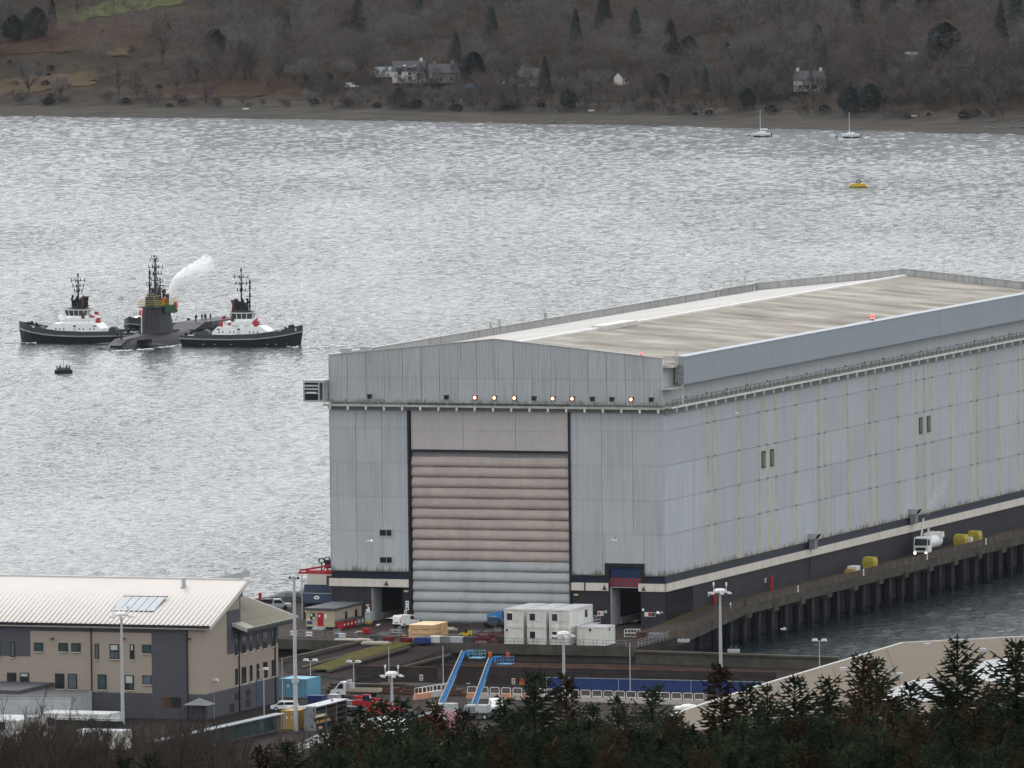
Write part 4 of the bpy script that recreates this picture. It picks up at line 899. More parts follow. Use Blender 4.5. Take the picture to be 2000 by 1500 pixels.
    for k in range(16):
        x, y = r.uniform(-2.4, 2.2), r.uniform(-1.7, 1.7); hh = r.uniform(.6, 2.6); g.cyl((x, y, z - .2), (x, y, z + hh), .11, n=4); g.ball((x, y, z + hh), .36, n=6, m=4)
    g.cyl((-1.8, -1.2, z + .2), (-2.4, -1.2, z + 2.4), .2, n=5); g.cyl((-1.8, 1.2, z + .2), (-2.4, 1.2, z + 2.4), .2, n=5)
    g.obj('searchlight', MT['hull'], t)
    # red monitors, raft, lifebuoys, winch, fender, tyres, rails
    g = M(); x = 3.4 if right else -3.4
    g.cyl((x, -1.6, D + 2.9), (x, -1.6, D + 4.4), .25, n=6); g.cyl((x, -1.6, D + 4.2), (x + .9, -1.6, D + 4.9), .18, n=6); g.ball((x + .4, -2.2, D + 3.6), 1.0, .5, .85)
    g.box(-3.0, -2.75, D + 3.2, -2.2, -2.3, D + 3.8); g.box(-5.2, -2.2, D + 2.85, -4.4, -1.2, D + 4.0)
    g.obj('fire_monitor', MT['red'], t)
    M().cyl((-1.8, -2.9, D + 3.2), (-.2, -2.9, D + 3.2), .42, n=10).cyl((1.2, -2.9, D + 3.2), (2.6, -2.9, D + 3.2), .42, n=10).obj('life_raft', MT['white_d'], t)
    M().ball((4.3, -.4, D + 4.1), .85, .6, .85, n=10, m=6).obj('radome', MT['white'], t)
    M().cyl((9.3, -1.2, 3.2), (9.3, 1.2, 3.2), .8, n=10).box(8.6, -1.6, 2.3, 10, 1.6, 2.8).cyl((-9.2, -1.3, 2.9), (-9.2, 1.3, 2.9), 1.05, n=12).box(-10.4, -2, 2.0, -8, 2, 2.5).obj('winch', MT['dgrey'], t)
    M().cyl((14.0, -.7, 4.6), (14.0, .7, 4.6), .32, n=8).ball((12.2, -1.3, 4.7), .5).ball((12.2, 1.3, 4.7), .5).ball((11.2, -1.9, 4.4), .4).ball((-13.6, -2.4, 2.9), .5, n=6).ball((-13.6, 2.4, 2.9), .5, n=6).obj('bollard', MT['rubber'], t)
    g = M()
    for sg in (-1, 1):
        for zz, xa, xb, hw in ((D + 3.6, -6.6, 5.0, 3.2), (D + 4.1, -6.6, 5.0, 3.2)): g.cyl((xa, sg * hw, zz), (xb, sg * hw, zz), .03, n=3)
        for k in range(9): g.cyl((-6.6 + k * 1.45, sg * 3.2, D + 2.85), (-6.6 + k * 1.45, sg * 3.2, D + 4.1), .03, n=3)
        g.cyl((5.2, sg * 2.2, D + 3.4), (9.5, sg * 2.2, D + 2.6), .05, n=4)
    g.obj('rail', MT['galv'], t)
    M().box(-14.6, -3.0, 2.35, -12.0, 3.0, 2.6).obj('stern_platform', MT['strake'], t)
    for sg in ((-1, 1) if title else ()):
        o = text('name_lettering', title, .8, MT['white'], t, (11.3 if sg < 0 else 11.3, sg * 3.12, 4.05), (math.radians(86), 0, math.radians(29) if sg < 0 else math.radians(151)), bold=0.02)
    g = M()
    for x in (-9, -6, -2, 7, 9, 10.5, 11.4): g.box(x, -4.79 if x < 6 else (-4.4 if x < 8 else -3.9 + (x - 9) * .5), .55, x + .5, -4.6 if x < 6 else (-4.2 if x < 8 else -3.6 + (x - 9) * .5), .72)
    g.obj('draught_mark', MT['strake'], t)
    M().add([(-3.4, -3.0, D + 4.9), (-4.4, -3.0, D + 4.6), (-4.4, -3.0, D + 5.3), (-3.4, -3.0, D + 5.6), (-3.4, -2.97, D + 4.9), (-4.4, -2.97, D + 4.6), (-4.4, -2.97, D + 5.3), (-3.4, -2.97, D + 5.6)], [(0,1,2,3),(7,6,5,4),(0,4,5,1),(1,5,6,2),(2,6,7,3),(3,7,4,0)]).cyl((-3.4, -3, D + 3), (-3.4, -3, D + 5.8), .04, n=4).obj('ensign', MT['red'], t)
    return t
tug('harbour_tug', 'black hulled tug with white deckhouse to the right of the submarine', (-65.3, 2654, 0), math.radians(-13), 'SD DEPENDABLE')
tug('harbour_tug', 'black hulled tug with white deckhouse to the left of the submarine', (-106.2, 2676, 0), math.radians(165), 'RELIABLE', right=False)
SB = Vector((-97.0, 2638.0, 0)); SDIR = Vector((.405, .914, 0)).normalized(); SRZ = math.atan2(SDIR.y, SDIR.x)
def sub_pt(d, y, z): n = Vector((-SDIR.y, SDIR.x, 0)); return SB + SDIR * d + n * y + Vector((0, 0, z))
tug('harbour_tug', 'dark tug mostly hidden behind the submarine sail', (-88.0, 2706, 0), SRZ + math.pi, '', right=True)
# submarine: x runs from bow to stern
sb = thing('submarine', 'black submarine low in the water between two tugs with a tall sail', 'submarine', SB, SRZ)
g = M(); ST = [(-.6, .3, -.9), (0, 1.6, -.4), (1.5, 3.0, .55), (4, 4.3, 1.6), (8, 5.3, 2.5), (14, 5.9, 3.0), (24, 6.3, 3.2), (60, 6.4, 3.3), (72, 6.0, 2.6), (84, 4.6, 1.0), (96, 2.4, -0.8), (110, .5, -2.5)]
n = 14
for x, b, top in ST:
    for i in range(n + 1):
        a = math.pi * i / n; g.v.append((x, b * math.cos(a), -2.6 + (top + 2.6) * math.sin(a) ** .85))
g.f = [(j * (n + 1) + i, j * (n + 1) + i + 1, (j + 1) * (n + 1) + i + 1, (j + 1) * (n + 1) + i) for j in range(len(ST) - 1) for i in range(n)]; g.mi = [0] * len(g.f)
g.obj('hull', MT['sub'], sb, smooth=True)
M().add([(2, -1.8, 1.2), (34, -2.4, 3.1), (34, 2.4, 3.1), (2, 1.8, 1.2), (6, -1.6, 2.55), (34, -2.2, 3.55), (34, 2.2, 3.55), (6, 1.6, 2.55)], [(4, 5, 6, 7)[::-1], (0, 1, 5, 4)[::-1], (2, 3, 7, 6)[::-1], (3, 0, 4, 7)[::-1]]).obj('casing', MT['sub'], sb)
M().exty([(40, 3.0), (46, 4.5), (68, 4.5), (80, 1.8)], -3.6, 3.6).obj('missile_deck', MT['sub'], sb)
sl_ = [(20.6, 0), (21.2, 1.15), (23.5, 1.55), (28, 1.5), (31.5, .9), (33.0, 0)]
poly = [(x, -y) for x, y in sl_] + [(x, y) for x, y in sl_[-2:0:-1]]
g = M(); k = len(poly); g.add([(x * 1.0 + (x - 27) * .22, y * 1.75, 2.9) for x, y in poly] + [(x, y, 9.3) for x, y in poly], [tuple(range(k, 2 * k)), tuple(range(k))[::-1]] + [(i, (i + 1) % k, k + (i + 1) % k, k + i) for i in range(k)])
sail = g.obj('sail', MT['sub'], sb)
for sg in (-1, 1): M().add([(8.5, sg * 4.6, 1.0), (13.5, sg * 5.2, 1.0), (13.0, sg * 9.2, .75), (10, sg * 9.2, .75), (8.5, sg * 4.6, 1.35), (13.5, sg * 5.2, 1.35), (13.0, sg * 9.2, 1.0), (10, sg * 9.2, 1.0)], [(0,3,2,1),(4,5,6,7),(0,1,5,4),(1,2,6,5),(2,3,7,6),(3,0,4,7)]).obj('bow_plane', MT['sub'], sb)
M().box(7.5, -5.2, 1.4, 12.5, -3.6, 2.3).obj('plane_recess', MT['dark'], sb)
# green gallery round the sail top with yellow rails
g = M(); g.prism([(21, -2.3), (33.2, -2.3), (33.2, 2.3), (21, 2.3)], 9.32, 9.6); g.box(26, -2.35, 7.6, 33, -2.2, 9.3); g.box(26, 2.2, 7.6, 33, 2.35, 9.3)
for x in (26, 29.5, 33): g.cyl((x, -1.3, 6.8), (x, -2.4, 9.4), .08, n=4); g.cyl((x, 1.3, 6.8), (x, 2.4, 9.4), .08, n=4)
gal = g.obj('gallery', MT['green'], sail)
g = M()
for zz in (10.1, 10.6, 11.1): g.tube([(20.8, -2.35, zz), (33.3, -2.35, zz), (33.3, 2.35, zz), (20.8, 2.35, zz), (20.8, -2.35, zz)], .05, 4)
for k in range(11):
    x = 20.8 + k * 1.25
    for y in (-2.35, 2.35): g.cyl((x, y, 9.6), (x, y, 11.1), .05, n=4)
g.tube([(22, -1.4, 11.1), (22, -1.4, 12.1), (26, -1.4, 12.1), (26, 1.4, 12.1), (22, 1.4, 12.1), (22, -1.4, 12.1)], .05, 4)
g.obj('gallery_rail', MT['yellow'], sail)
M().box(22.2, -1.1, 9.6, 25.5, 1.1, 11.9).ball((24, 0, 12.0), 1.2, 1.1, .8).obj('bridge_fairing', MT['dgrey'], sail)
M().box(28.5, -.7, 9.6, 29.4, -.1, 11.4).obj('orange_cover', MT['orange'], sail); M().box(31.9, -2.5, 8.4, 32.5, -1.9, 10.2).obj('orange_cover', MT['orange'], sail)
M().box(30.2, -.9, 9.6, 31.4, .3, 12.3).obj('black_screen', MT['hull'], sail)
g = M()
for x, y, h in ((23.2, .5, 15.6), (24.2, -.6, 14.6), (25.4, .1, 22.0), (26.6, .6, 15.0), (27.6, -.4, 16.2), (28.6, .3, 14.4), (26.0, -.8, 14.0), (27.0, 0, 15.0)):
    g.cyl((x, y, 9.4), (x, y, h), .16, .09, n=6); g.ball((x, y, h - .3), .26, n=6, m=4)
    if h > 15.4: g.tube([(x, y - .7, h - .1), (x, y - .6, h - 1.0), (x, y + .6, h - 1.0), (x, y + .7, h - .1)], .1, 4)
x, y = 25.4, .1
for zz, w in ((15.8, 1.0), (17.0, .5), (19.2, .7), (20.5, 1.3)): g.tube([(x - w * .4, y - w, zz + .7), (x - w * .4, y - w, zz), (x + w * .4, y + w, zz), (x + w * .4, y + w, zz + .7)], .08, 4)
for k in range(8): zz = 12 + k * .6; g.cyl((25.0, -1.5, zz), (28.4, 1.4, zz + .4), .06, n=4)
g.tube([(24, -1.3, 14.2), (26, -1.2, 13.4), (28.4, -1.2, 14.4), (28.4, 1.2, 14.4)], .12, 5)
g.obj('mast_cluster', MT['hull'], sail)
M().cyl((6.3, 0, 2.5), (6.3, 0, 4.3), .3, .2, n=8).obj('bow_light', MT['hull'], sb)
M().box(17.6, -.1, 3.4, 17.75, .1, 9.0).obj('jack_staff', MT['white_d'], sb)
M().box(25.6, -1.62, 6.6, 26.3, -1.55, 7.2).obj('sail_marking', MT['white_d'], sail)
# crew
def person_mesh():
    J = [(0, 0, .95), (0, 0, 1.2), (0, 0, 1.42), (0, 0, 1.53), (0, 0.02, 1.68), (.19, 0, 1.42), (.26, .03, 1.14), (.24, .12, .88), (-.19, 0, 1.42), (-.26, .03, 1.14), (-.24, .12, .88), (.1, 0, .9), (.12, .02, .5), (.13, 0, .06), (.13, .14, .03), (-.1, 0, .9), (-.12, .02, .5), (-.13, 0, .06), (-.13, .14, .03)]
    E = [(0, 1), (1, 2), (2, 3), (3, 4), (2, 5), (5, 6), (6, 7), (2, 8), (8, 9), (9, 10), (0, 11), (11, 12), (12, 13), (13, 14), (0, 15), (15, 16), (16, 17), (17, 18)]
    Rr = [.15, .15, .15, .06, .11, .08, .055, .04, .08, .055, .04, .1, .07, .05, .04, .1, .07, .05, .04]
    me = bpy.data.meshes.new('tmp'); me.from_pydata(J, E, []); o = bpy.data.objects.new('tmp', me); COL.objects.link(o)
    o.modifiers.new('s', 'SKIN')
    for v, r in zip(me.skin_vertices[0].data, Rr): v.radius = (r, r * .85)
    me.skin_vertices[0].data[0].use_root = True
    su = o.modifiers.new('u', 'SUBSURF'); su.levels = 1
    bpy.context.view_layer.update()
    out = bpy.data.meshes.new_from_object(o.evaluated_get(bpy.context.evaluated_depsgraph_get())); bpy.data.objects.remove(o)
    out.name = 'person'; out.materials.clear(); out.materials.append(MT['cloth']); out.materials.append(MT['skin'])
    for p in out.polygons: p.material_index = 1 if p.center.z > 1.56 else 0
    return out
pme = person_mesh(); hair = M().ball((0, -.02, 1.74), .11, .12, .08, n=8, m=5).mesh('cap', MT['hull']); vest = M().prism([(.2, -.14), (.2, .15), (-.2, .15), (-.2, -.14)], 1.05, 1.45).mesh('life_jacket', MT['hull'])
crew = [(5.6, .6, 2.5, 'lone crew member in dark clothing standing near the bow of the submarine', 0), (15.5, 2.6, 2.9, 'crew member in dark clothing left of the sail, nearer the bow', 1), (17.0, 2.9, 3.0, 'crew member in dark clothing close against the left side of the sail', 1)]
crew += [(42.5, -2.6, 4.62, 'crew member in dark clothing just right of the sail, first on the deck', 2), (46, -1.2, 4.62, 'crew member in dark clothing, leftmost of the group on the missile deck', 2), (48, -1.8, 4.62, 'crew member second from the left in the group on the missile deck', 2), (49, -2.4, 4.62, 'crew member in the middle of the group on the missile deck', 2), (50, -1.6, 4.62, 'crew member fourth from the left in the group on the missile deck', 2), (50.5, -2.9, 4.62, 'crew member rightmost of the group on the missile deck', 2)]
for i, (d, y, z, lb, k) in enumerate(crew):
    t = thing('person', lb, 'person', sub_pt(d, y, z), random.uniform(0, 6), 'crew on the submarine casing')
    put('body', pme, t); put('cap', hair, t); put('life_jacket', vest, t)
# white water at the bow and along the tugs
MT['foam'] = mat('broken_white_water', (0.62, 0.65, 0.67), 0.8, 0.1, 1.5)
g = M(); r = random.Random(4)
for k in range(250):
    if k < 130: d, y = r.uniform(-1.5, 30), 0; p = sub_pt(d, -(5.6 * min(1, (d + 2) / 10) + abs(r.gauss(0, 1.0))), 0)
    elif k < 190: p = Vector((-64.3 + r.gauss(18, 4), 2653 - r.gauss(7, 4), 0))
    else: p = Vector((-119 + r.gauss(-5, 4), 2676 + r.gauss(2, 3), 0))
    w, l = r.uniform(.08, .3), r.uniform(.2, .9); g.ball((p.x, p.y, .1), l, w, r.uniform(.08, .22), n=6, m=4)
tag(g.obj('foam', MT['foam'], smooth=True), 'scattered white foam round the submarine bow and the tugs', 'foam', kind='stuff')
# ---- buoys, raft and yachts
p = gp(124, 729, 0); t = thing('mooring_buoy', 'black barrel mooring buoy with a thin yellow pole in the foreground water', 'buoy', p)
M().cyl((0, 0, -.3), (0, 0, .8), 2.1, 2.1, n=18).obj('drum', MT['rubber'], t); M().cyl((0, 0, .8), (0, 0, 1.35), 1.7, 1.6, n=18).obj('top', MT['dgrey'], t)
g = M()
for k in range(6): a = k * 1.047; g.box(1.5 * math.cos(a) - .15, 1.5 * math.sin(a) - .15, 1.3, 1.5 * math.cos(a) + .15, 1.5 * math.sin(a) + .15, 1.8)
g.obj('post', MT['rubber'], t); M().cyl((0, 0, 1.3), (0, 0, 4.1), .09, n=5).obj('pole', MT['yellow'], t); M().ball((0, 0, 4.1), .2).obj('lamp', MT['yellow'], t)
p = gp(1677, 366, 0); t = thing('yellow_raft', 'yellow floating raft with a dark hoop far out on the loch', 'raft', p + Vector((0, 0, .3)), math.radians(-6))
M().exty([(-2.6, -.2), (-2.8, .5), (2.5, .5), (2.9, -.2)], -1.3, 1.3).obj('float', MT['yellow'], t); M().box(-2.3, -1.1, .5, 2.2, 1.1, .95).obj('deck', MT['yellow'], t); M().box(-2.85, -1.32, -.3, 2.85, 1.32, -.02).obj('skirt', MT['rubber'], t)
g = M(); g.tube([(math.cos(a) * .6, 0, 1.5 + math.sin(a) * .6) for a in [k * .628 for k in range(11)]], .17, 5); g.obj('hoop', MT['black'], t)
def yacht(label, p, rz, boom):
    t = thing('sailing_yacht', label, 'yacht', p, rz, 'white yachts moored off the far shore')
    t.location.z = .3; t.scale = (1.08,) * 3; xs = [(-3.0, 1.0), (-2.0, 1.25), (0, 1.35), (1.8, .9), (3.1, .05)]; g = M(); n = len(xs)
    for sg in (1, -1):
        b = len(g.v)
        for x, h in xs: g.v += [(x * .93, sg * h * .75, -.25), (x, sg * h, .85 + .12 * max(0, x) * .6)]
        for i in range(n - 1): f = [b + 2 * i, b + 2 * i + 2, b + 2 * i + 3, b + 2 * i + 1]; g.f.append(f if sg < 0 else f[::-1])
    for i in range(n - 1): g.f.append([2 * i + 1, 2 * n + 2 * i + 1, 2 * n + 2 * i + 3, 2 * i + 3])
    g.f.append([0, 1, 2 * n + 1, 2 * n]); g.mi = [0] * len(g.f); g.obj('hull', MT['white'], t)
    M().exty([(-2.75, -.3), (-2.75, .18), (2.8, .18), (2.6, -.3)], -1.06, 1.06).obj('boot_stripe', MT['black'], t)
    c = M().exty([(-1.2, .85), (-1.0, 1.5), (.9, 1.45), (1.9, .95)], -.75, .75).obj('cabin', MT['white'], t)
    M().box(-.6, -.77, 1.05, -.1, -.745, 1.3).box(.2, -.77, 1.05, .7, -.745, 1.3).obj('window', MT['glass'], c)
    M().cyl((.5, 0, 1.4), (.5, 0, 8.6 if boom else 8.2), .07, .05, n=6).obj('mast', MT['white'], t)
    M().cyl((.5, 0, 2.2 if boom else 1.9), (-2.0, 0, 2.2 if boom else 1.9), .17 if boom else .1, n=6).obj('boom', MT['white' if boom else 'navyp'], t)
    M().tube([(3.0, 0, 1.0), (.5, 0, 8.2), (-2.9, 0, .95)], .018, 3).obj('stay', MT['grey'], t)
    M().box(-3.35, -.15, -.1, -3.02, .15, 1.05).obj('outboard', MT['black'], t)
yacht('white yacht with furled white boom cover, left of the two moored yachts', gp(1488, 267, 0), math.radians(172), True)
yacht('white yacht with bare boom, right of the two moored yachts', gp(1662, 269, 0), math.radians(176), False)
for px, py, lb in ((1462, 265.5, 'tiny dark mooring buoy left of the left yacht'), (1634, 268.5, 'tiny dark mooring buoy left of the right yacht')):
    t = thing('small_buoy', lb, 'buoy', gp(px, py, 0)); M().ball((0, 0, .15), .42, n=10, m=6).obj('float', MT['navyp'], t); M().cyl((0, 0, .5), (0, 0, .8), .06, n=5).obj('ring', MT['galv'], t)
# ---- smoke from the sail and steam by the tanker
def smoke(name, label, pts, dens, col=(1, 1, 1), sc=0.6, thr=.42):
    m = bpy.data.materials.new(name); m.use_nodes = True; n = m.node_tree; n.nodes.clear()
    out = n.nodes.new('ShaderNodeOutputMaterial'); v = n.nodes.new('ShaderNodeVolumePrincipled'); n.links.new(v.outputs[0], out.inputs['Volume'])
    v.inputs['Color'].default_value = (*col, 1); v.inputs['Anisotropy'].default_value = 0.2
    geo = n.nodes.new('ShaderNodeNewGeometry'); t = n.nodes.new('ShaderNodeTexNoise'); t.inputs['Scale'].default_value = sc; t.inputs['Detail'].default_value = 4
    n.links.new(geo.outputs['Position'], t.inputs['Vector'])
    r = n.nodes.new('ShaderNodeMapRange'); r.inputs[1].default_value = thr; r.inputs[2].default_value = thr + .2; r.inputs[4].default_value = dens
    n.links.new(t.outputs['Fac'], r.inputs[0])
    sx = n.nodes.new('ShaderNodeSeparateXYZ'); n.links.new(geo.outputs['Position'], sx.inputs[0])      # thins out as it drifts
    fd = n.nodes.new('ShaderNodeMapRange'); fd.inputs[1].default_value = pts[0][0][0]; fd.inputs[2].default_value = pts[-1][0][0] + .8; fd.inputs[3].default_value = 1; fd.inputs[4].default_value = .08; n.links.new(sx.outputs[0], fd.inputs[0])
    mu = n.nodes.new('ShaderNodeMath'); mu.operation = 'MULTIPLY'; n.links.new(r.outputs[0], mu.inputs[0]); n.links.new(fd.outputs[0], mu.inputs[1]); n.links.new(mu.outputs[0], v.inputs['Density'])
    g = M()
    rr = random.Random(9)
    for (a, ra), (b, rb_) in zip(pts, pts[1:]):
        for k in range(4):
            q = Vector(a).lerp(Vector(b), k / 4); r_ = lerp(ra, rb_, k / 4)
            g.ball(q + Vector((rr.uniform(-.25, .25), rr.uniform(-.25, .25), rr.uniform(-.25, .25))) * r_, r_ * rr.uniform(.9, 1.15), n=12, m=8)
    o = g.obj('tmp', m); md = o.modifiers.new('r', 'REMESH'); md.mode = 'VOXEL'; md.voxel_size = max(.12, pts[-1][1] * .14)
    bpy.context.view_layer.update()
    me = bpy.data.meshes.new_from_object(o.evaluated_get(bpy.context.evaluated_depsgraph_get())); bpy.data.objects.remove(o); me.name = name
    return tag(put(name, me), label, 'smoke' if 'smoke' in name else 'steam', kind='stuff')
p0 = sub_pt(29.5, -.6, 0)
def off(dx, dz): return (p0.x + dx, p0.y + dx * .1, dz)
smoke('smoke_plume', 'white smoke plume drifting right from the top of the submarine sail', [(off(.2, 11.6), .4), (off(2.4, 14.2), 1.0), (off(4.4, 16.2), 1.6), (off(7.0, 17.2), 1.9), (off(9.4, 18.8), 2.0), (off(11.5, 20.2), 1.7)], 2.4, sc=.75, thr=.40)
# ---- gulls
gb = M().ball((0, 0, 0), .30, .11, .11, n=8, m=6).add([(-.25, 0, .02), (-.5, .12, .02), (-.5, -.12, .02), (-.25, 0, -.03)], [(0, 1, 2), (3, 2, 1)]).ball((.32, 0, .05), .09, n=6, m=4).mesh('body', MT['gull'], True)
def wing(sg, up): return M().add([(.12, sg * .08, .03), (.02, sg * .45, .1 + up), (-.16, sg * .85, .02 + up), (-.18, sg * .45, .08 + up), (-.14, sg * .08, .03), (.12, sg * .08, .05), (.02, sg * .45, .12 + up), (-.16, sg * .85, .03 + up), (-.18, sg * .45, .1 + up), (-.14, sg * .08, .05)], [(0, 1, 3, 4), (1, 2, 3), (9, 8, 6, 5), (8, 7, 6)]).mesh('wing', MT['gull'])
wgs = [wing(1, .12), wing(-1, .12)]
for px, py, s, lb in ((1287, 1198, -4, 'white gull flying past the dark wall near the hall corner'), (1531, 1229, None, 'white gull flying over the dark basin'), (723, 1058, -8, 'white gull flying in front of the front cladding, left of the roll door'), (1201, 1055, -6, 'white gull in front of the cladding right of the roll door'), (1440, 807, 'x', 'white gull high against the side wall')):
    if s is None: p = gp(px, py, 6)
    elif s == 'x': a, z = onX(px, py, 62); p = L(62, a, z)
    else: x, z = onS(px, py, s); p = L(x, s, z)
    t = thing('gull', lb, 'bird', p, random.uniform(0, 6), 'gulls flying round the hall'); put('body', gb, t); put('wing', wgs[0], t); put('wing', wgs[1], t); t.rotation_euler.x = random.uniform(-.4, .4); t.scale = (1.35,) * 3
p = L(*bl(738, 1224, QZ)[:2], QZ + .25); t = thing('gull', 'white gull standing on the quay in front of the left tunnel', 'bird', p, 1.0); put('body', gb, t); put('wing', wgs[0], t).rotation_euler = (-.9, 0, 0); M().cyl((0, .05, -.25), (0, .05, -.05), .02, n=4).cyl((0, -.05, -.25), (0, -.05, -.05), .02, n=4).obj('leg', MT['orange'], t); t.scale = (1.5,) * 3
# ================================================================ far shore: houses and trees
def house(label, px, py, w, d, hw, hr, wall, roof, rz=0.0, chim=(), wins=(), cat='house', name='house', gable_win=False):
    p = hp(px, py); t = thing(name, label, cat, p + Vector((0, 0, -.3)), rz)
    M().box(-w / 2, -d / 2, 0, w / 2, d / 2, hw).exty([(-w / 2, 0), (w / 2, 0), (w / 2, 0.1), (-w / 2, .1)], -d / 2, d / 2).obj('wall', wall, t)
    g = M(); g.extx([(-d / 2, hw + .01), (d / 2, hw + .01), (0, hw + hr - .15)], -w / 2, w / 2); g.obj('gable', wall, t)
    g = M(); g.extx([(-d / 2 - .4, hw - .1), (0, hw + hr), (0, hw + hr + .22), (-d / 2 - .4, hw + .14)], -w / 2 - .3, w / 2 + .3); g.extx([(d / 2 + .4, hw - .1), (d / 2 + .4, hw + .14), (0, hw + hr + .22), (0, hw + hr)], -w / 2 - .3, w / 2 + .3)
    r = g.obj('roof', roof, t)
    for c in chim: M().box(c - .5, -.4, hw + hr - .5, c + .5, .4, hw + hr + 1.3).obj('chimney', wall, r)
    for x, z, ww, hh in wins:
        f = M().box(x - ww / 2 - .08, -d / 2 - .06, z - .08, x + ww / 2 + .08, -d / 2 - .01, z + hh + .08).obj('window', MT['white'], t); M().box(x - ww / 2, -d / 2 - .09, z, x + ww / 2, -d / 2 - .05, z + hh).obj('pane', MT['glass'], f)
    return t
hm = house('white rendered house with grey slate roof and two white rooflights', 800, 163, 12.5, 8, 4.6, 3.6, MT['house_w'], MT['slate'], math.radians(-6), (4.6,), ((-3.4, .8, 1.4, 1.8), (-3.4, 3.0, 1.6, 1.4), (.6, .8, 1.4, 1.8), (.6, 3.0, 1.4, 1.2), (4, 2.4, 1.2, 1.4)))
for x in (-1.6, 2.6): M().box(x - .55, -2.6, 6.35, x + .55, -1.7, 6.9).obj('rooflight', MT['white'], hm)
for x in (-3.4, .9): M().extx([(-4.5, 4.4), (-2.2, 6.4), (-4.5, 6.0)], x - 1.2, x + 1.2).obj('dormer', MT['slate'], hm)
house('grey brown house with chimneys joined to the right of the white house', 864, 161, 11, 9, 3.8, 3.4, MT['stone'], MT['slate'], math.radians(18), (-3.0, 4.2), ((-2, .9, 1.2, 1.4), (2, .9, 1.2, 1.4)))
t = thing('glasshouse', 'long low pale glazed extension left of the white house', 'glasshouse', hp(752, 152)); M().box(-4.2, -2.5, 0, 4.2, 2.5, 2.6).obj('wall', MT['house_w'], t); M().extx([(-2.8, 2.62), (2.8, 2.62), (2.2, 3.8), (-1.4, 3.8)], -4.4, 4.4).obj('roof', MT['solar'], t)
house('grey stone house with slate roof among the trees right of centre', 1037, 169, 8.6, 8, 3.6, 3.2, MT['stone'], MT['slate'], math.radians(-24), (-3.4,), ((-1.5, 1, 1, 1.3), (1.6, 1, 1, 1.3)))
house('white cottage with chimneys half hidden behind bare trees at right', 1582, 178, 11, 7, 4.2, 3.2, MT['house_w'], MT['slate'], math.radians(-14), (-4.6, 4.2), ((-3, 1, 1.1, 1.5), (0, 1, 1.1, 1.5), (3, 1, 1.1, 1.5)))
house('small teal garden shed on the lawn high on the right', 1780, 117, 4.2, 3, 2.0, .9, MT['cont_blue'], MT['solar'], .2, (), ((-.8, .7, .7, .8),), 'shed', 'shed')
house('house with a faded pink roof among the trees at far right', 1900, 166, 7, 6, 2.8, 2.6, MT['stone'], MT['pinkroof'], .1, (3,), ((-1, 1, 1, 1.2),))
house('small grey gabled house in the trees left of the narrow pale house', 1152, 172, 4.0, 5, 2.8, 2.2, MT['stone'], MT['slate'], math.radians(62), (), ((0, 1, 1, 1.3),))
house('narrow pale house end showing between trees right of centre', 1214, 166, 3.4, 5, 2.8, 2.2, MT['white_band'], MT['slate'], math.radians(40), (), ((0, 1, 1, 1.3),))
def simple_car(label, cat, p, rz, body, L_=4.2, H_=1.5, van=False, scale=1.0):
    t = thing('parked_van' if van else 'parked_car', label, cat, p, rz)
    pr = [(-L_/2, .35), (-L_/2, H_ * (.95 if van else .62)), (-L_ * .40, H_ if van else H_ * .97), (L_ * .18, H_), (L_ * .33, H_ * .62), (L_/2, H_ * .52), (L_/2, .35)]
    M().exty(pr, -.85, .85).obj('body', body, t)
    M().exty([(L_ * .02, H_ * .62), (L_ * .02, H_ * .9), (L_ * .17, H_ * .9), (L_ * .29, H_ * .62)], -.865, .865).exty([(-L_ * .35, H_ * .64), (-L_ * .33, H_ * .9), (-.05, H_ * .9), (-.05, H_ * .64)], -.862 if not van else -.84, .862 if not van else .84).obj('window', MT['glass'], t)
    M().add([(L_ * .185, -.72, H_ * .97), (L_ * .335, -.75, H_ * .65), (L_ * .335, .75, H_ * .65), (L_ * .185, .72, H_ * .97)], [(0, 1, 2, 3)]).obj('windscreen', MT['glass'], t)
    for x in (-L_ * .31, L_ * .31):
        for y in (-.8, .8): w = M().cyl((x, y - .1, .33), (x, y + .1, .33), .33, n=12).obj('wheel', MT['rubber'], t); M().cyl((x, y - .115, .33), (x, y + .115, .33), .18, n=8).obj('rim', MT['galv'], w)
    for y in (-.6, .6): M().box(L_/2 - .02, y - .2, H_ * .38, L_/2 + .03, y + .2, H_ * .5).obj('headlight', MT['lamp_head'], t); M().box(-L_/2 - .03, y - .18, H_ * .42, -L_/2 + .02, y + .18, H_ * .6).obj('tail_light', MT['red'], t)
    t.scale = (scale,) * 3
    return t
simple_car('white van on the bank left of the white house', 'van', hp(687, 175) + Vector((0, 0, .1)), .1, MT['white'], 4.8, 2.0, True)
simple_car('pale blue car among the trees right of the white house', 'car', hp(921, 176) + Vector((0, 0, .1)), .4, MT['cont_blue'])
simple_car('silver car on the far road near the stone house', 'car', hp(975, 168) + Vector((0, 0, .1)), 2.8, MT['galv'])
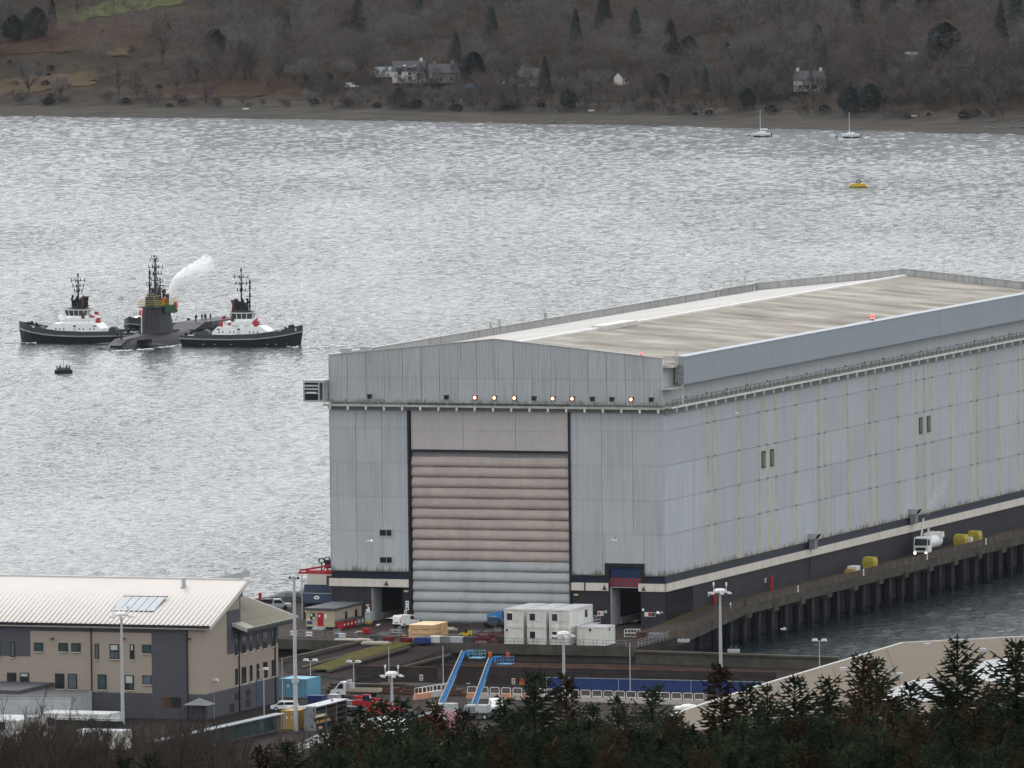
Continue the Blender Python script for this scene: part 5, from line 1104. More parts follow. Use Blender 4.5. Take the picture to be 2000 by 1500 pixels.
# ---- winter trees: limbs, then twigs, drawn as thin blades
def bare_tree(seed, H=12.0, rx=4.2, ntw=1500, trunk=.26, tw=.085, lean=0.0):
    r = random.Random(seed); t = M(); c = M()
    base = H * r.uniform(.10, .22); cz = H * .48; rz_ = H * .52
    t.cyl((0, 0, -.5), (lean * .4, 0, base), trunk, trunk * .8, n=6, cap=False)
    ends = []; nl = 13; lob = [r.uniform(.7, 1.15) for _ in range(nl)]
    for i in range(nl):                        # limbs fan out to a rounded, uneven dome
        a = i * 2.4 + r.uniform(-.4, .4); el = math.asin(r.uniform(.0, 1)); q = lob[i]
        e = Vector((math.cos(a) * math.cos(el) * rx * q, math.sin(a) * math.cos(el) * rx * q, cz + math.sin(el) * rz_ * q * .95))
        s = Vector((lean * .4, 0, base * r.uniform(.8, 1.6))); mid = s.lerp(e, .5) + Vector((r.uniform(-.4, .4), r.uniform(-.4, .4), r.uniform(-.2, .5)))
        t.cyl(s, mid, trunk * .5, trunk * .32, n=4, cap=False); t.cyl(mid, e, trunk * .32, trunk * .08, n=3, cap=False); ends += [e, e, mid, mid.lerp(e, .5), mid.lerp(e, .75)]
    cen = Vector((0, 0, cz * .8))
    for i in range(ntw):
        if i % 7 == 0:
            q = r.choice(ends); d = ((q - cen).normalized() * .7 + Vector((r.gauss(0, .7), r.gauss(0, .7), r.gauss(.15, .6)))).normalized(); l = r.uniform(.8, 1.9) * rx / 4.2
            o = q + Vector((r.gauss(0, .35), r.gauss(0, .35), r.gauss(0, .35))); tip = o + d * l; w = Vector((d.y, -d.x, .2)).normalized() * .05; c.add([o - w, o + w, tip], [(0, 1, 2)])
        else:
            st = o.lerp(tip, r.uniform(.1, 1)); dd = (d + Vector((r.gauss(0, .9), r.gauss(0, .9), r.gauss(.05, .7)))).normalized(); ll = r.uniform(.4, 1.2) * rx / 4.2
            w = Vector((r.gauss(0, 1), r.gauss(0, 1), r.gauss(0, 1))).normalized() * tw * .5; c.add([st - w, st + w, st + dd * ll], [(0, 1, 2)])
    return t, c
def evergreen(seed, H, rx, n, conic=True):
    r = random.Random(seed); t = M(); c = M(); t.cyl((0, 0, -.5), (0, 0, H * .95), rx * .07, .04, n=5, cap=False)
    for i in range(n):
        u = r.random() ** .8; z = H * (.08 + .9 * u); R = rx * ((1 - u) ** .8 + .06 if conic else math.sin(math.pi * min(1, u * .85 + .15)) ** .6)
        a = r.uniform(0, 6.283); k = r.random() ** .4; p = Vector((math.cos(a) * R * k, math.sin(a) * R * k, z)); s = rx * .16 * r.uniform(.6, 1.4)
        d = Vector((math.cos(a), math.sin(a), -.35 if conic else r.uniform(-.3, .6))).normalized() * s; w = Vector((-math.sin(a), math.cos(a), r.uniform(-.3, .3))) * s * .5
        c.add([p - w, p + w, p + d * 1.3], [(0, 1, 2)]); c.add([p - w * .6 + Vector((0, 0, s * .5)), p + d, p + w * .6 - Vector((0, 0, s * .3))], [(0, 1, 2)])
    return t, c
def tree_proto(tc, tm, cm, name): return tc[0].mesh(name + '_trunk', tm), tc[1].mesh(name + '_crown', cm)
BT = [tree_proto(bare_tree(i, 11 + i % 3, 4.9 + .5 * (i % 3), 2700, .24, .10), MT['bark'], MT[('twig', 'twig_g', 'twig_p')[i % 3]], 'bare') for i in range(6)]
EV = [tree_proto(evergreen(20, 15, 3.4, 1100), MT['bark'], MT['evergreen'], 'conifer'), tree_proto(evergreen(21, 11, 4.6, 1300, False), MT['bark'], MT['evergreen'], 'round'), tree_proto(evergreen(22, 17, 2.8, 1100), MT['bark'], MT['evergreen'], 'tall')]
def plant(name, proto, p, sc, label, group, cat='tree', sz=None):
    t = thing(name, label, cat, p, random.uniform(0, 6.28), group); put('trunk', proto[0], t); put('crown', proto[1], t); t.scale = (sc, sc, (sz or sc) ); return t
EVS = ((1845, 127, 1, 1.25, 'large dark round evergreen near the teal shed'), (1310, 132, 0, 1.05, 'dark pointed conifer right of centre on the far slope'), (1378, 205, 2, .75, 'dark conifer near the beach right of centre'), (1065, 205, 2, .95, 'dark ivy covered tree right of the stone house'), (890, 138, 0, .85, 'dark conifer just right of the white house roofs'), (925, 162, 1, .9, 'dark spreading evergreen right of the pale blue car'), (1670, 60, 0, .95, 'dark conifer at the top edge above the cottage'), (1735, 38, 0, .9, 'dark conifer at the top edge left of the shed'), (1800, 26, 1, .9, 'dark rounded evergreen at the top right'), (1955, 95, 2, .9, 'slim dark conifer at far right'), (1240, 95, 0, .9, 'dark conifer in the wood above the narrow pale house'), (1125, 110, 2, .95, 'slim dark conifer in the wood above the gabled house'), (70, 76, 1, .95, 'dark evergreen clump at the top left corner'), (102, 60, 2, .7, 'slim dark conifer at the top left'), (25, 82, 1, .8, 'dark evergreen at the left edge above the bracken'), (420, 108, 1, .8, 'dark evergreen bush in the wood left of centre'), (960, 100, 0, 1.0, 'dark conifer in the wood right of the white house'), (1180, 65, 0, 1.0, 'dark conifer high in the wood at centre right'), (1420, 120, 1, .55, 'grey green evergreen bush left of the cottage'), (1345, 118, 1, .7, 'mid green bush beside the pointed conifer'), (700, 60, 0, .8, 'dark conifer in the wood above the white van'), (560, 90, 0, .75, 'dark conifer in the wood above the russet bank'), (1985, 60, 0, 1.0, 'dark conifer at the right edge'), (1620, 178, 2, .5, 'dark evergreen right beside the white cottage'), (1660, 222, 1, .75, 'dark bush by the beach behind the right yacht'), (1700, 218, 1, .8, 'dark bush by the beach right of the right yacht'), (1460, 215, 1, .6, 'dark bush by the beach behind the left yacht'), (1520, 90, 2, .9, 'slim dark conifer in the wood above the white cottage'), (1600, 110, 0, .7, 'small dark conifer in the wood just above the white cottage'), (1880, 45, 2, 1.0, 'slim dark conifer at the top edge right of the round evergreen'), (1020, 45, 1, .9, 'dark evergreen crown high in the wood above the stone house'), (820, 75, 2, .9, 'slim dark conifer in the wood above the white house'), (1440, 40, 1, .9, 'dark evergreen crown at the top edge right of centre'), (1290, 190, 1, .7, 'dark evergreen bush above the beach right of the ivy covered tree'), (480, 120, 1, .6, 'small dark evergreen in the wood above the russet bank'), (640, 175, 1, .5, 'dark bush left of the white van'), (780, 205, 1, .5, 'dark bush below the white house near the beach'), (1390, 60, 0, .9, 'dark conifer high in the wood above the pointed conifer'), (1110, 215, 1, .6, 'dark evergreen bush by the beach below the gabled house'))
HOUSES = [(725, 905, 122, 166), (1005, 1066, 132, 172), (1545, 1625, 132, 178), (1762, 1798, 100, 120), (660, 700, 164, 182), (1140, 1165, 150, 175), (1202, 1228, 148, 170)]
HOUSES += [(a - 16, a + 16, b - 70 * s, b) for a, b, k, s, l in EVS[:24]]
def blocked(px, py, hpx):
    for a, b, c, d in HOUSES:
        if a - 12 < px < b + 12 and py > d - 8 and py - hpx < d - 6: return True
        if a - 14 < px < b + 14 and c < py <= d: return True
    return False
def open_land(px, py):                        # the bare slope at the left
    return px > -40 and (py > 16 or 110 < px < 385) and px < 395 - max(0, py - 60) * .35 + (py > 165) * 240 and not (px < 95 and py < 85)
rr = random.Random(12); cnt = 0; extra = []
def far_tree(px, py, sc):
    p = hp(px, py); return p
spots = []
for k in range(6600):
    px, py = rr.uniform(-280, 2280), rr.uniform(-48, 216 + 0)
    lim = 190 + (min(2000, max(0, px)) / 2000) * 30
    if py > lim + 12: continue
    if open_land(px, py) and rr.random() > .018: continue
    sc = rr.uniform(.8, 1.45) * (.7 if py > 186 else 1)
    if px < 700 and py > 150: sc *= .75
    hpx = 62 * sc
    if blocked(px, py, hpx):
        sc *= .5
        if blocked(px, py, 62 * sc) and rr.random() > .55: continue
    if any(abs(px - a) < 60 and (px - a) ** 2 + ((py - b) * 2.2) ** 2 < (21 * (.5 + .5 * sc)) ** 2 for a, b in spots): continue
    spots.append((px, py)); extra.append((px, py, sc))
extra.sort(key=lambda e: -e[1] + (1000 if not -25 < e[0] < 2025 else 0)); ind = extra[:290]; rest = extra[290:]
def zone(px, py):
    h = 'low near the beach ' if py > 185 else 'midway up the slope ' if py > 120 else 'high on the slope '
    w_ = 'left of the white van' if px < 680 else 'behind or beside the white house' if px < 930 else 'around the grey stone house' if px < 1120 else 'between the stone house and the white cottage' if px < 1520 else 'around the white cottage' if px < 1680 else 'right of the white cottage'
    return h + w_
for px, py, sc in ind: plant('bare_tree', BT[rr.randrange(6)], hp(px, py), sc, 'bare winter tree ' + zone(px, py), 'bare trees ' + zone(px, py))
def merged(name, items, protos, m, label, cat):
    vs_, fs_, nv = [], [], 0
    pa = [(np.array([v.co[:] for v in me.vertices]), np.array([p.vertices[:] for p in me.polygons if len(p.vertices) == 3])) for me in protos]
    for p, sc, k in items:
        v, f = pa[k]; a = rr.uniform(0, 6.28); R = np.array([[math.cos(a), -math.sin(a), 0], [math.sin(a), math.cos(a), 0], [0, 0, 1]])
        keep = f[::2]; vs_.append(v @ R.T * sc + np.array(p)); fs_.append(keep + nv); nv += len(v)
    co = np.concatenate(vs_); fa = np.concatenate(fs_); me = bpy.data.meshes.new(name)
    me.vertices.add(len(co)); me.vertices.foreach_set('co', co.astype(np.float32).ravel()); me.loops.add(len(fa) * 3); me.loops.foreach_set('vertex_index', fa.astype(np.int32).ravel())
    me.polygons.add(len(fa)); me.polygons.foreach_set('loop_start', np.arange(0, len(fa) * 3, 3, dtype=np.int32)); me.polygons.foreach_set('loop_total', np.full(len(fa), 3, dtype=np.int32)); me.update(calc_edges=True); me.materials.append(m)
    return tag(put(name, me), label, cat, kind='stuff')
for q, (mk, lb) in enumerate((('twig', 'brown winter woodland climbing the far hillside behind the nearer trees'), ('twig_g', 'greyish winter woodland mixed through the far hillside trees'), ('twig_p', 'reddish brown winter woodland mixed through the far hillside trees'))):
    it = [(hp(px, py), sc * 1.1, rr.randrange(6)) for k, (px, py, sc) in enumerate(rest) if k % 3 == q]
    if it: merged('far_woodland', it, [b[1] for b in BT], MT[mk], lb, 'woodland')
print('far trees', len(ind), len(rest))
for px, py, k, sc, lb in EVS: plant('evergreen_tree', EV[k], hp(px, py), sc * 1.15, lb, 'evergreens on the far hillside')
for px, py, sc, lb in ((1560, 183, .5, 'small bare tree in front of the left end of the white cottage'), (1580, 186, .55, 'small bare tree in front of the middle of the white cottage'), (1604, 184, .55, 'small bare tree in front of the right end of the white cottage'), (1540, 180, .8, 'bare tree just left of the white cottage'), (1632, 184, .8, 'bare tree just right of the white cottage'), (118, 196, .75, 'bare tree standing alone above the beach at far left'), (232, 190, .9, 'left bare tree of the pair above the beach at left'), (268, 196, .85, 'right bare tree of the pair above the beach at left'), (318, 128, 1.35, 'big pale bare tree on the edge of the bracken slope'), (345, 178, .9, 'bare tree at the foot of the wood left of the russet bank'), (402, 204, .65, 'slim bare tree in front of the russet bank'), (20, 60, 1.0, 'bare tree at the top left corner beside the evergreens'), (150, 30, .8, 'bare tree on the skyline of the green meadow'), (790, 182, .5, 'small bare tree below the white house'), (842, 184, .55, 'small bare tree below the joined grey brown house'), (1030, 184, .55, 'small bare tree below the grey stone house')): plant('bare_tree', BT[rr.randrange(6)], hp(px, py), sc, lb, 'bare trees set apart on the far shore')
BUSH = [tree_proto(evergreen(40, 3.2, 3.0, 420, False), MT['bark'], MT['evergreen'], 'bush')] + [tree_proto(bare_tree(41 + i, 4.5, 3.2, 1100, .1, .1), MT['bark'], MT['scrub'], 'bush') for i in range(2)]
for k in range(120):
    px = rr.uniform(-20, 2020); py = lerp(203, 233, max(0, px) / 2000) + rr.uniform(-7, 3)
    plant('shore_bush', BUSH[0 if rr.random() < .12 else rr.randrange(1, 3)], hp(px, py), rr.uniform(.35, .95), 'low scrubby bush above the far beach ' + zone(px, 0)[18:], 'bank bushes ' + zone(px, 0)[18:], 'bush')
for k in range(22):
    px = rr.uniform(0, 380); py = rr.uniform(95, 195)
    plant('slope_bush', BUSH[rr.randrange(0, 3)], hp(px, py), rr.uniform(.3, .7), 'small bush scattered over the open slope at the left', 'bushes on the open slope', 'bush')
for k in range(26):
    px = rr.uniform(0, 2000); p = gp(px, lerp(231, 262, px / 2000) - rr.uniform(1, 10), 0.4); p.z = hill(p.x, p.y)
    t = thing('beach_rock', 'dark rock lying on the far shingle beach', 'rock', p, rr.uniform(0, 6), 'rocks on the far beach'); M().ball((0, 0, .1), rr.uniform(.6, 1.8), rr.uniform(.5, 1.2), rr.uniform(.3, .6), n=7, m=4).obj('stone', MT['dgrey'], t)
for px, py, lb in ((480, 214.5, 'small white boat on the beach below the russet bank'), (1155, 221, 'small white boat drawn up on the beach at centre'), (1786, 232, 'small white boat drawn up on the beach at right')):
    t = thing('dinghy', lb, 'boat', hp(px, py) + Vector((0, 0, .1)), rr.uniform(-.3, .3)); t.scale = (.6, .6, .6); M().exty([(-1.7, 0), (-1.9, .7), (2.1, .8), (1.5, 0)], -.7, .7).obj('hull', MT['white_d'], t); M().box(-1.6, -.5, .72, 1.6, .5, .78).obj('deck', MT['grey'], t)
# ================================================================ near trees
def spruce(seed, H, wid):
    r = random.Random(seed); t = M(); c = M(); t.cyl((0, 0, -1), (0, 0, H - .3), H * .012, .015, n=6, cap=False)
    z = H * .22; n_ = 0
    while z < H - .35:
        u = (H - z) / H; Lb = wid * min(1, (u * 2.0)) ** .8 * r.uniform(.85, 1.15) + .18; nb_ = 2 if r.random() < .6 else 3; a0 = r.uniform(0, 6.28)
        for i in range(nb_):
            a = a0 + i * 6.283 / nb_ + r.uniform(-.3, .3); l = Lb * r.uniform(.5, 1.2); up = lerp(.38, 1.15, max(0, 1 - u * 3)) + r.uniform(-.2, .2)
            d = Vector((math.cos(a), math.sin(a), 0)); o = Vector((0, 0, z)); k = max(3, int(l / .25))
            pts = [o + d * l * q / k + Vector((0, 0, l * (up * q / k - .28 * (q / k) ** 2 + .16 * (q / k) ** 3))) for q in range(k + 1)]
            sd = d.cross(Vector((0, 0, 1)))
            for q in range(k):
                p, p2 = pts[q], pts[q + 1]; w = .05; v = Vector((0, 0, w)); c.add([p - v, p2 - v * .6, p2 + v * .6, p + v], [(0, 1, 2, 3)]); c.add([p - sd * w, p2 - sd * w * .6, p2 + sd * w * .6, p + sd * w], [(0, 1, 2, 3)])
                for sg in (-1, 1):
                    if q == 0: continue
                    tl = (l * (1 - q / k) * .45 + .20) * r.uniform(.7, 1.25); td = (d * .75 + sd * sg * .8 + Vector((0, 0, r.uniform(-.25, .15)))).normalized()
                    e = p + td * tl; b1 = Vector((0, 0, .07)); b2 = td.cross(Vector((0, 0, 1))) * .075
                    c.add([p - b2, e, p + b2], [(0, 1, 2)]); c.add([p - b1, e - b1 * .3, p + b1], [(0, 1, 2)])
                    if tl > .45:
                        for h_ in (.35, .65):
                            q0 = p.lerp(e, h_)
                            for s2 in (-1, 1): e2 = q0 + (td + td.cross(Vector((0, 0, 1))) * s2 * .9 + Vector((0, 0, r.uniform(-.3, .2)))).normalized() * tl * .42; b3 = Vector((.035, .0, .05)); c.add([q0 - b3, e2, q0 + b3], [(0, 1, 2)])
        z += r.uniform(.09, .16) * (1.0 if z < H * .8 else 1.25); n_ += 1
    c.cyl((0, 0, H - .8), (0, 0, H), .045, .012, n=4)
    return t, c
SP = [tree_proto(spruce(60 + i, 15.0, 2.8 + .3 * (i % 3)), MT['bark'], MT['needle_b' if i == 3 else 'needle'], 'spruce') for i in range(5)]
def leafy(seed, H, wid):
    t, c = bare_tree(seed, H, wid, 900, .12, .05); r = random.Random(seed); l = M(); src = list(c.v)
    for k in range(3600):
        p = Vector(src[r.randrange(len(src))]); s = r.uniform(.03, .055); a = Vector((r.gauss(0, 1), r.gauss(0, 1), r.gauss(0, 1))).normalized() * s; b = a.orthogonal().normalized() * s
        l.add([p - a, p + b, p + a, p - b], [(0, 1, 2, 3)])
    return t.mesh('leafy_trunk', MT['bark']), c.mesh('leafy_crown', MT['twig_n']), l.mesh('leafy_leaves', MT['rustleaf'])
LF = [leafy(70 + i, 8.0, 2.2) for i in range(3)]
def near_gz(x, y): return near_z(y) + (2.0 * math.sin(x * 0.05) * math.sin(y * 0.031) if 60 < y < 1400 else 0)
def near_tree(px, py, D, kind, label, group, k=0):
    d = ray(px, py); p = C_POS + d * (D / d.y); gz = near_gz(p.x, p.y) - .2; H = max(3.0, p.z - gz)
    if kind == 's':
        t = thing('spruce_tree', label, 'tree', (p.x, p.y, gz), rr.uniform(0, 6.28), group); put('trunk', SP[k % 5][0], t); put('crown', SP[k % 5][1], t)
        q = H / 15.0; t.scale = (max(.8, q) * rr.uniform(.92, 1.08), max(.8, q), q)
    else:
        t = thing('leafy_sapling', label, 'tree', (p.x, p.y, gz), rr.uniform(0, 6.28), group)
        for n_, me in zip(('trunk', 'crown', 'leaves'), LF[k % 3]): put(n_, me, t)
        q = H / 8.0; t.scale = (min(1.5, q) * 1.0, min(1.5, q), q)
    return t
def below(px): return 'below the red telehandlers' if px < 830 else 'below the blue lifts' if px < 1030 else 'below the blue hoarding' if px < 1330 else 'below the tan roof, left part' if px < 1650 else 'below the tan roof, right part'
TIPS = [(703, 1380), (747, 1365), (783, 1362), (852, 1372), (905, 1382), (984, 1360), (1011, 1380), (1044, 1308), (1107, 1316), (1158, 1371), (1208, 1360), (1275, 1335), (1320, 1392), (1408, 1297), (1458, 1330), (1498, 1335), (1552, 1319), (1620, 1321), (1685, 1276), (1712, 1282), (1777, 1328), (1743, 1357), (1870, 1245), (1930, 1338), (1984, 1245), (1840, 1355)]
BACK = ((790, 'red telehandlers'), (905, 'left blue lift'), (1000, 'right blue lift'), (1100, 'white barriers below the orange sign'), (1300, 'blue hoarding'), (1480, 'near end of the tan roof edge'), (1660, 'middle of the tan roof edge'), (1800, 'left rooflights of the tan roof'), (2100, 'far right of the tan roof'))
def spruce_label(px):
    lo = 0
    for hi, nm_ in BACK:
        if px < hi: break
        lo = hi
    same = sorted(a for a, b in TIPS if lo <= a < hi); k = same.index(px); n = len(same)
    w_ = 'lone' if n == 1 else (('left', 'right') if n == 2 else ('leftmost', 'middle', 'rightmost') if n == 3 else ('leftmost', 'second', 'third', 'rightmost') if n == 4 else ('leftmost', 'second', 'third', 'fourth', 'rightmost'))[k] + ' of the %s' % ('two', 'three', 'four', 'five')[n - 2]
    return w_ + ' dark spruce tip%s before the %s' % ('' if n == 1 else 's', nm_)
for i, (px, py) in enumerate(TIPS): near_tree(px, py, 640 + (i * 37) % 110, 's', spruce_label(px), 'spruces along the lower edge', i)
for i in range(58):
    px = 655 + i * 23.6 + rr.uniform(-9, 9); py = 1408 + rr.uniform(-12, 40) - (20 if px > 1500 else 0)
    z_ = below(px); near_tree(px, py, 560 + rr.uniform(-40, 70), 's', 'dark spruce in the dense belt ' + z_, 'belt spruces ' + z_, i)
for i in range(34):
    px = 640 + i * 41 + rr.uniform(-14, 14); py = 1458 + rr.uniform(-18, 22)
    z_ = below(px); near_tree(px, py, 500 + rr.uniform(-20, 30), 's', 'dark spruce in the nearest row ' + z_, 'nearest spruces ' + z_, i)
for i in range(24):
    px = rr.choice((rr.uniform(690, 1010), rr.uniform(1050, 1330), rr.uniform(1600, 1980))); py = rr.uniform(1372, 1440) - (40 if px > 1600 else 0)
    z_ = below(px); near_tree(px, py, 600 + rr.uniform(-40, 80), 'l', 'slender sapling with rusty dead leaves ' + z_, 'rusty leaved saplings ' + z_, i)
for i in range(13):
    px = 250 + i * 34 + rr.uniform(-12, 12); py = 1476 + rr.uniform(-12, 20) - (22 if px > 440 else 0)
    near_tree(px, py, 620 + rr.uniform(-30, 30), 's' if rr.random() < .7 else 'l', 'small dark evergreen at the lower left edge' , 'small evergreens at the lower left', i)
# bare saplings at lower left
def sapling(seed, H):
    r = random.Random(seed); t = M(); c = M()
    def grow(o, d, l, rad, dep):
        e = o + d * l; (t if dep < 2 else c).cyl(o, e, rad, rad * .62, n=4 if dep < 2 else 3, cap=False)
        if dep >= 4: return
        for k in range((6, 5, 4, 3)[dep]):
            q = o.lerp(e, r.uniform(.3, 1)); dd = (d + Vector((r.gauss(0, .38), r.gauss(0, .38), r.uniform(.0, .3)))).normalized(); grow(q, dd, l * r.uniform(.38, .62), rad * .55, dep + 1)
    for k in range(2): grow(Vector((r.uniform(-.2, .2), r.uniform(-.2, .2), -.3)), Vector((r.gauss(0, .08), r.gauss(0, .08), 1)).normalized(), H * .55, .075, 0)
    return t.mesh('sapling_stem', MT['bark']), c.mesh('sapling_twigs', MT['twig_n'])
SA = [sapling(80 + i, 9.0) for i in range(5)]
for i in range(130):
    px = rr.uniform(-12, 700); top = 1400 + rr.uniform(-40, 50) - (14 if px < 160 else 0) + (34 if px > 430 else 0); D = rr.uniform(1400, 1500)
    d = ray(px, top); p = C_POS + d * (D / d.y); gz = near_gz(p.x, p.y); H = max(4, p.z - gz)
    sz_ = 'in front of the white cabins at the far left' if px < 150 else 'below the middle of the office front' if px < 330 else 'below the office corner canopy' if px < 480 else 'below the grey storage rack'
    t = thing('bare_sapling', 'thin bare winter sapling ' + sz_, 'tree', (p.x, p.y, gz), rr.uniform(0, 6.28), 'bare saplings ' + sz_)
    put('trunk', SA[i % 5][0], t); put('crown', SA[i % 5][1], t); q = H / 9.0; t.scale = (q * .9, q * .9, q)
# ================================================================ office block
OS, OX = -143.5, 34.3
of = thing('office_block', 'three storey buff and dark grey brick office with pale ribbed metal roof', 'building', (X0, Y0, 0), ROT)
def slope_z(s): return 16.75 + (s - OS + .7) * .355
M().box(-30, OS, YZ - .5, OX, -129, 16.5).exty([(-30, YZ - .5), (OX, YZ - .5), (OX, 15.85), (-30, 15.85)], -129, -113).obj('wall', MT['brick_t'], of)
g = M()
g.add([(OX - .01, OS, 16.5), (OX - .01, -129, 16.5), (OX - .01, -129, slope_z(-129) - .3), (OX - .01, OS, 16.7), (-30, OS, 16.5), (-30, -129, 16.5), (-30, -129, slope_z(-129) - .3), (-30, OS, 16.7)], [(0, 1, 2, 3), (7, 6, 5, 4), (1, 5, 6, 2), (0, 3, 7, 4)])
g.obj('upper_wall', MT['brick_t'], of)
def zz(py, px=300): return onS(px, py, OS)[1]
def xx(px, py=1280): return onS(px, py, OS)[0]
gr = M()                                       # darker brick fields, standing just proud of the buff
for x0, x1, z0, z1 in ((-30, xx(59.5), zz(1287), 16.4), (xx(60), xx(300), zz(1236.5), 16.4), (xx(296.5), xx(367), 6.35, 16.4), (xx(367.5), OX + .04, YZ - .4, 6.35), (-30, xx(367), YZ - .4, 6.35)): gr.box(x0, OS - .05, z0, x1, OS - .004, z1)
gr.box(OX + .004, OS - .05, YZ - .4, OX + .05, -113, 6.35); gr.box(OX + .004, -134.4, 11.6, OX + .05, -113, 16.25); gr.box(OX + .004, -134.4, 16.25, OX + .05, -128.9, 18.2)
gr.obj('dark_brickwork', MT['brick_g'], of)
def owin(x0, z0, x1, z1, n=1, mull=False, door=False, m='glass'):
    f = M().box(x0 - .1, OS - .12, z0 - .1, x1 + .1, OS - .06, z1 + .08).obj('window', MT['black'], of)
    M().box(x0 - .12, OS - .3, z0 - .2, x1 + .12, OS - .06, z0 - .11).obj('sill', MT['white_band'], f)
    nx = 2 if mull else 1; nz = 2 if (mull or z1 - z0 > 2.4) else 1
    for i in range(nx):
        for j in range(nz):
            a, b = lerp(x0, x1, i / nx) + .06, lerp(x0, x1, (i + 1) / nx) - .06; c, d = lerp(z0, z1, j / nz) + .06, lerp(z0, z1, (j + 1) / nz) - .06
            M().box(a, OS - .135, c, b, OS - .115, d).obj('pane', MT[random.choice(('glass', 'glass', 'pane_sky', 'glassg'))], f)
    if m == 'glassg' or random.random() < .35: M().box(x0 + .1, OS - .15, lerp(z0, z1, random.uniform(.4, .7)), x1 - .1, OS - .138, z1 - .07).obj('blind', MT['blind'], f)
def zw(x0, y0, x1, y1, **k):
    a, zt = onS(x0 / 3.333, 1100 + y0 / 3.333, OS); b, zb = onS(x1 / 3.333, 1100 + y1 / 3.333, OS); owin(a + .1, zb + .15, b - .1, zt - .1, **k)
for w in ((68, 510, 100, 615), (617, 522, 645, 627), (846, 527, 876, 630)): zw(*w)
zw(715, 525, 777, 627, mull=True, m='glassg'); zw(-40, 505, 4, 612)
for w in ((222, 515, 282, 577), (382, 517, 442, 578), (465, 518, 526, 580), (925, 528, 985, 590), (47, 710, 107, 785), (130, 711, 190, 787), (928, 728, 988, 792)): zw(*w)
for w in ((360, 716, 420, 820), (443, 718, 503, 822), (636, 722, 695, 825)): zw(*w)
zw(813, 727, 873, 829, mull=True, m='glassg')
for px in (1085, 1148):
    a, z = onS(px / 3.333, 1372, OS); M().box(a - .8, OS - .1, z - .8, a + .8, OS - .055, z + .8).obj('louvre', MT['black' if px > 1100 else 'rust'], of)
a, z = onS(160, 1392, OS); M().box(a - 1.4, OS - .1, z - .6, a + 1.4, OS - .055, z + .5).obj('louvre', MT['black'], of)
for px in (345, 806, 1233): a, z = onS(px / 3.333, 1248, OS); M().box(a - .25, OS - .6, z, a + .25, OS - .06, z + .15).obj('wall_lamp', MT['black'], of)
for px in (598, 1222): a, z = onS(px / 3.333, 1300, OS); M().cyl((a, OS - .18, YZ), (a, OS - .18, 16.6), .11, n=6).obj('downpipe', MT['black'], of)
for px in (1558, 1793): s, z = onX(px / 3.333, 1300, OX + .15); M().cyl((OX + .16, s, YZ), (OX + .16, s, 15.2), .11, n=6).obj('downpipe', MT['black'], of)
def side_win(px, py0, py1, w):                 # py0, py1 measured at the nearest window
    s, zt = onX(px / 3.333, 1100 + py0 / 3.333, OX); _, zb = onX(px / 3.333, 1100 + py1 / 3.333, OX)
    f = M().box(OX + .02, s - w - .08, zb - .08, OX + .085, s + w + .08, zt + .08).obj('window', MT['black'], of)
    M().box(OX + .02, s - w - .1, zb - .2, OX + .2, s + w + .1, zb - .09).obj('sill', MT['white_band'], f)
    for q in ((-1, 1) if w > .7 else (0,)): hwid = w / 2 - .04 if q else w - .05; M().box(OX + .086, s + q * w / 2 - hwid, zb, OX + .095, s + q * w / 2 + hwid, zt).obj('pane', MT['glass'], f)
for px, a, b, w in ((1535, 492, 595, .45), (1584, 480, 582, .85), (1631, 470, 570, .45), (1674, 460, 560, .45), (1723, 448, 550, .85), (1773, 437, 538, .45), (1538, 690, 790, .45), (1586, 678, 780, .85), (1633, 667, 766, .45), (1677, 657, 756, .45), (1725, 645, 745, .85), (1776, 633, 733, .45)): side_win(px, a, b, w)
s, z = onX(1683 / 3.333, 1393, OX); M().box(OX + .04, s - 1.0, YZ, OX + .1, s + 1.0, YZ + 4.2).obj('door', MT['navyp'], of)
for px, py in ((1540, 866), (1614, 846), (1614, 910), (1508, 940)): s, z = onX(px / 3.333, 1100 + py / 3.333, OX); M().box(OX + .04, s - .9, z - .6, OX + .09, s + .9, z + .6).obj('louvre', MT['black'], of)
# main roof: standing seams running up the slope
rf = M().extx([(OS - .9, 16.72), (-128.6, slope_z(-128.6) + .05), (-128.6, slope_z(-128.6) + .2), (-128.9, slope_z(-128.6) + .25), (OS - .9, 16.85)], -30, OX + 1.2).obj('roof', MT['seam'], of)
smm = M().box(-.09, 0, 0, .09, 15.9, .14).mesh('seam', MT['seam'])
n = 82
for i in range(n):
    x = -29.6 + i * (OX + 30.4) / (n - 1); o = put('seam', smm, rf, (x, OS - .85, 16.86)); o.rotation_euler = (math.atan(.355), 0, 0)
M().box(-30, OS - 1.05, 16.45, OX + 1.2, OS - .85, 16.83).obj('gutter', MT['black'], of); M().box(-30, OS - .84, 16.2, OX + 1.1, OS - .7, 16.6).obj('eaves_board', MT['seam'], of)
M().extx([(OS - 1.05, 16.3), (-128.5, slope_z(-128.5) - .45), (-128.5, slope_z(-128.5) + .3), (OS - 1.05, 16.9)], OX + 1.21, OX + 1.4).obj('barge_board', MT['flash'], of)
M().box(-30, -129.0, slope_z(-128.6) + .1, OX + 1.35, -128.45, slope_z(-128.6) + .42).obj('ridge_cap', MT['flash'], of)
M().box(-30, -128.9, 15, OX, -128.6, slope_z(-128.8) - .2).obj('back_wall', MT['brick_g'], of)
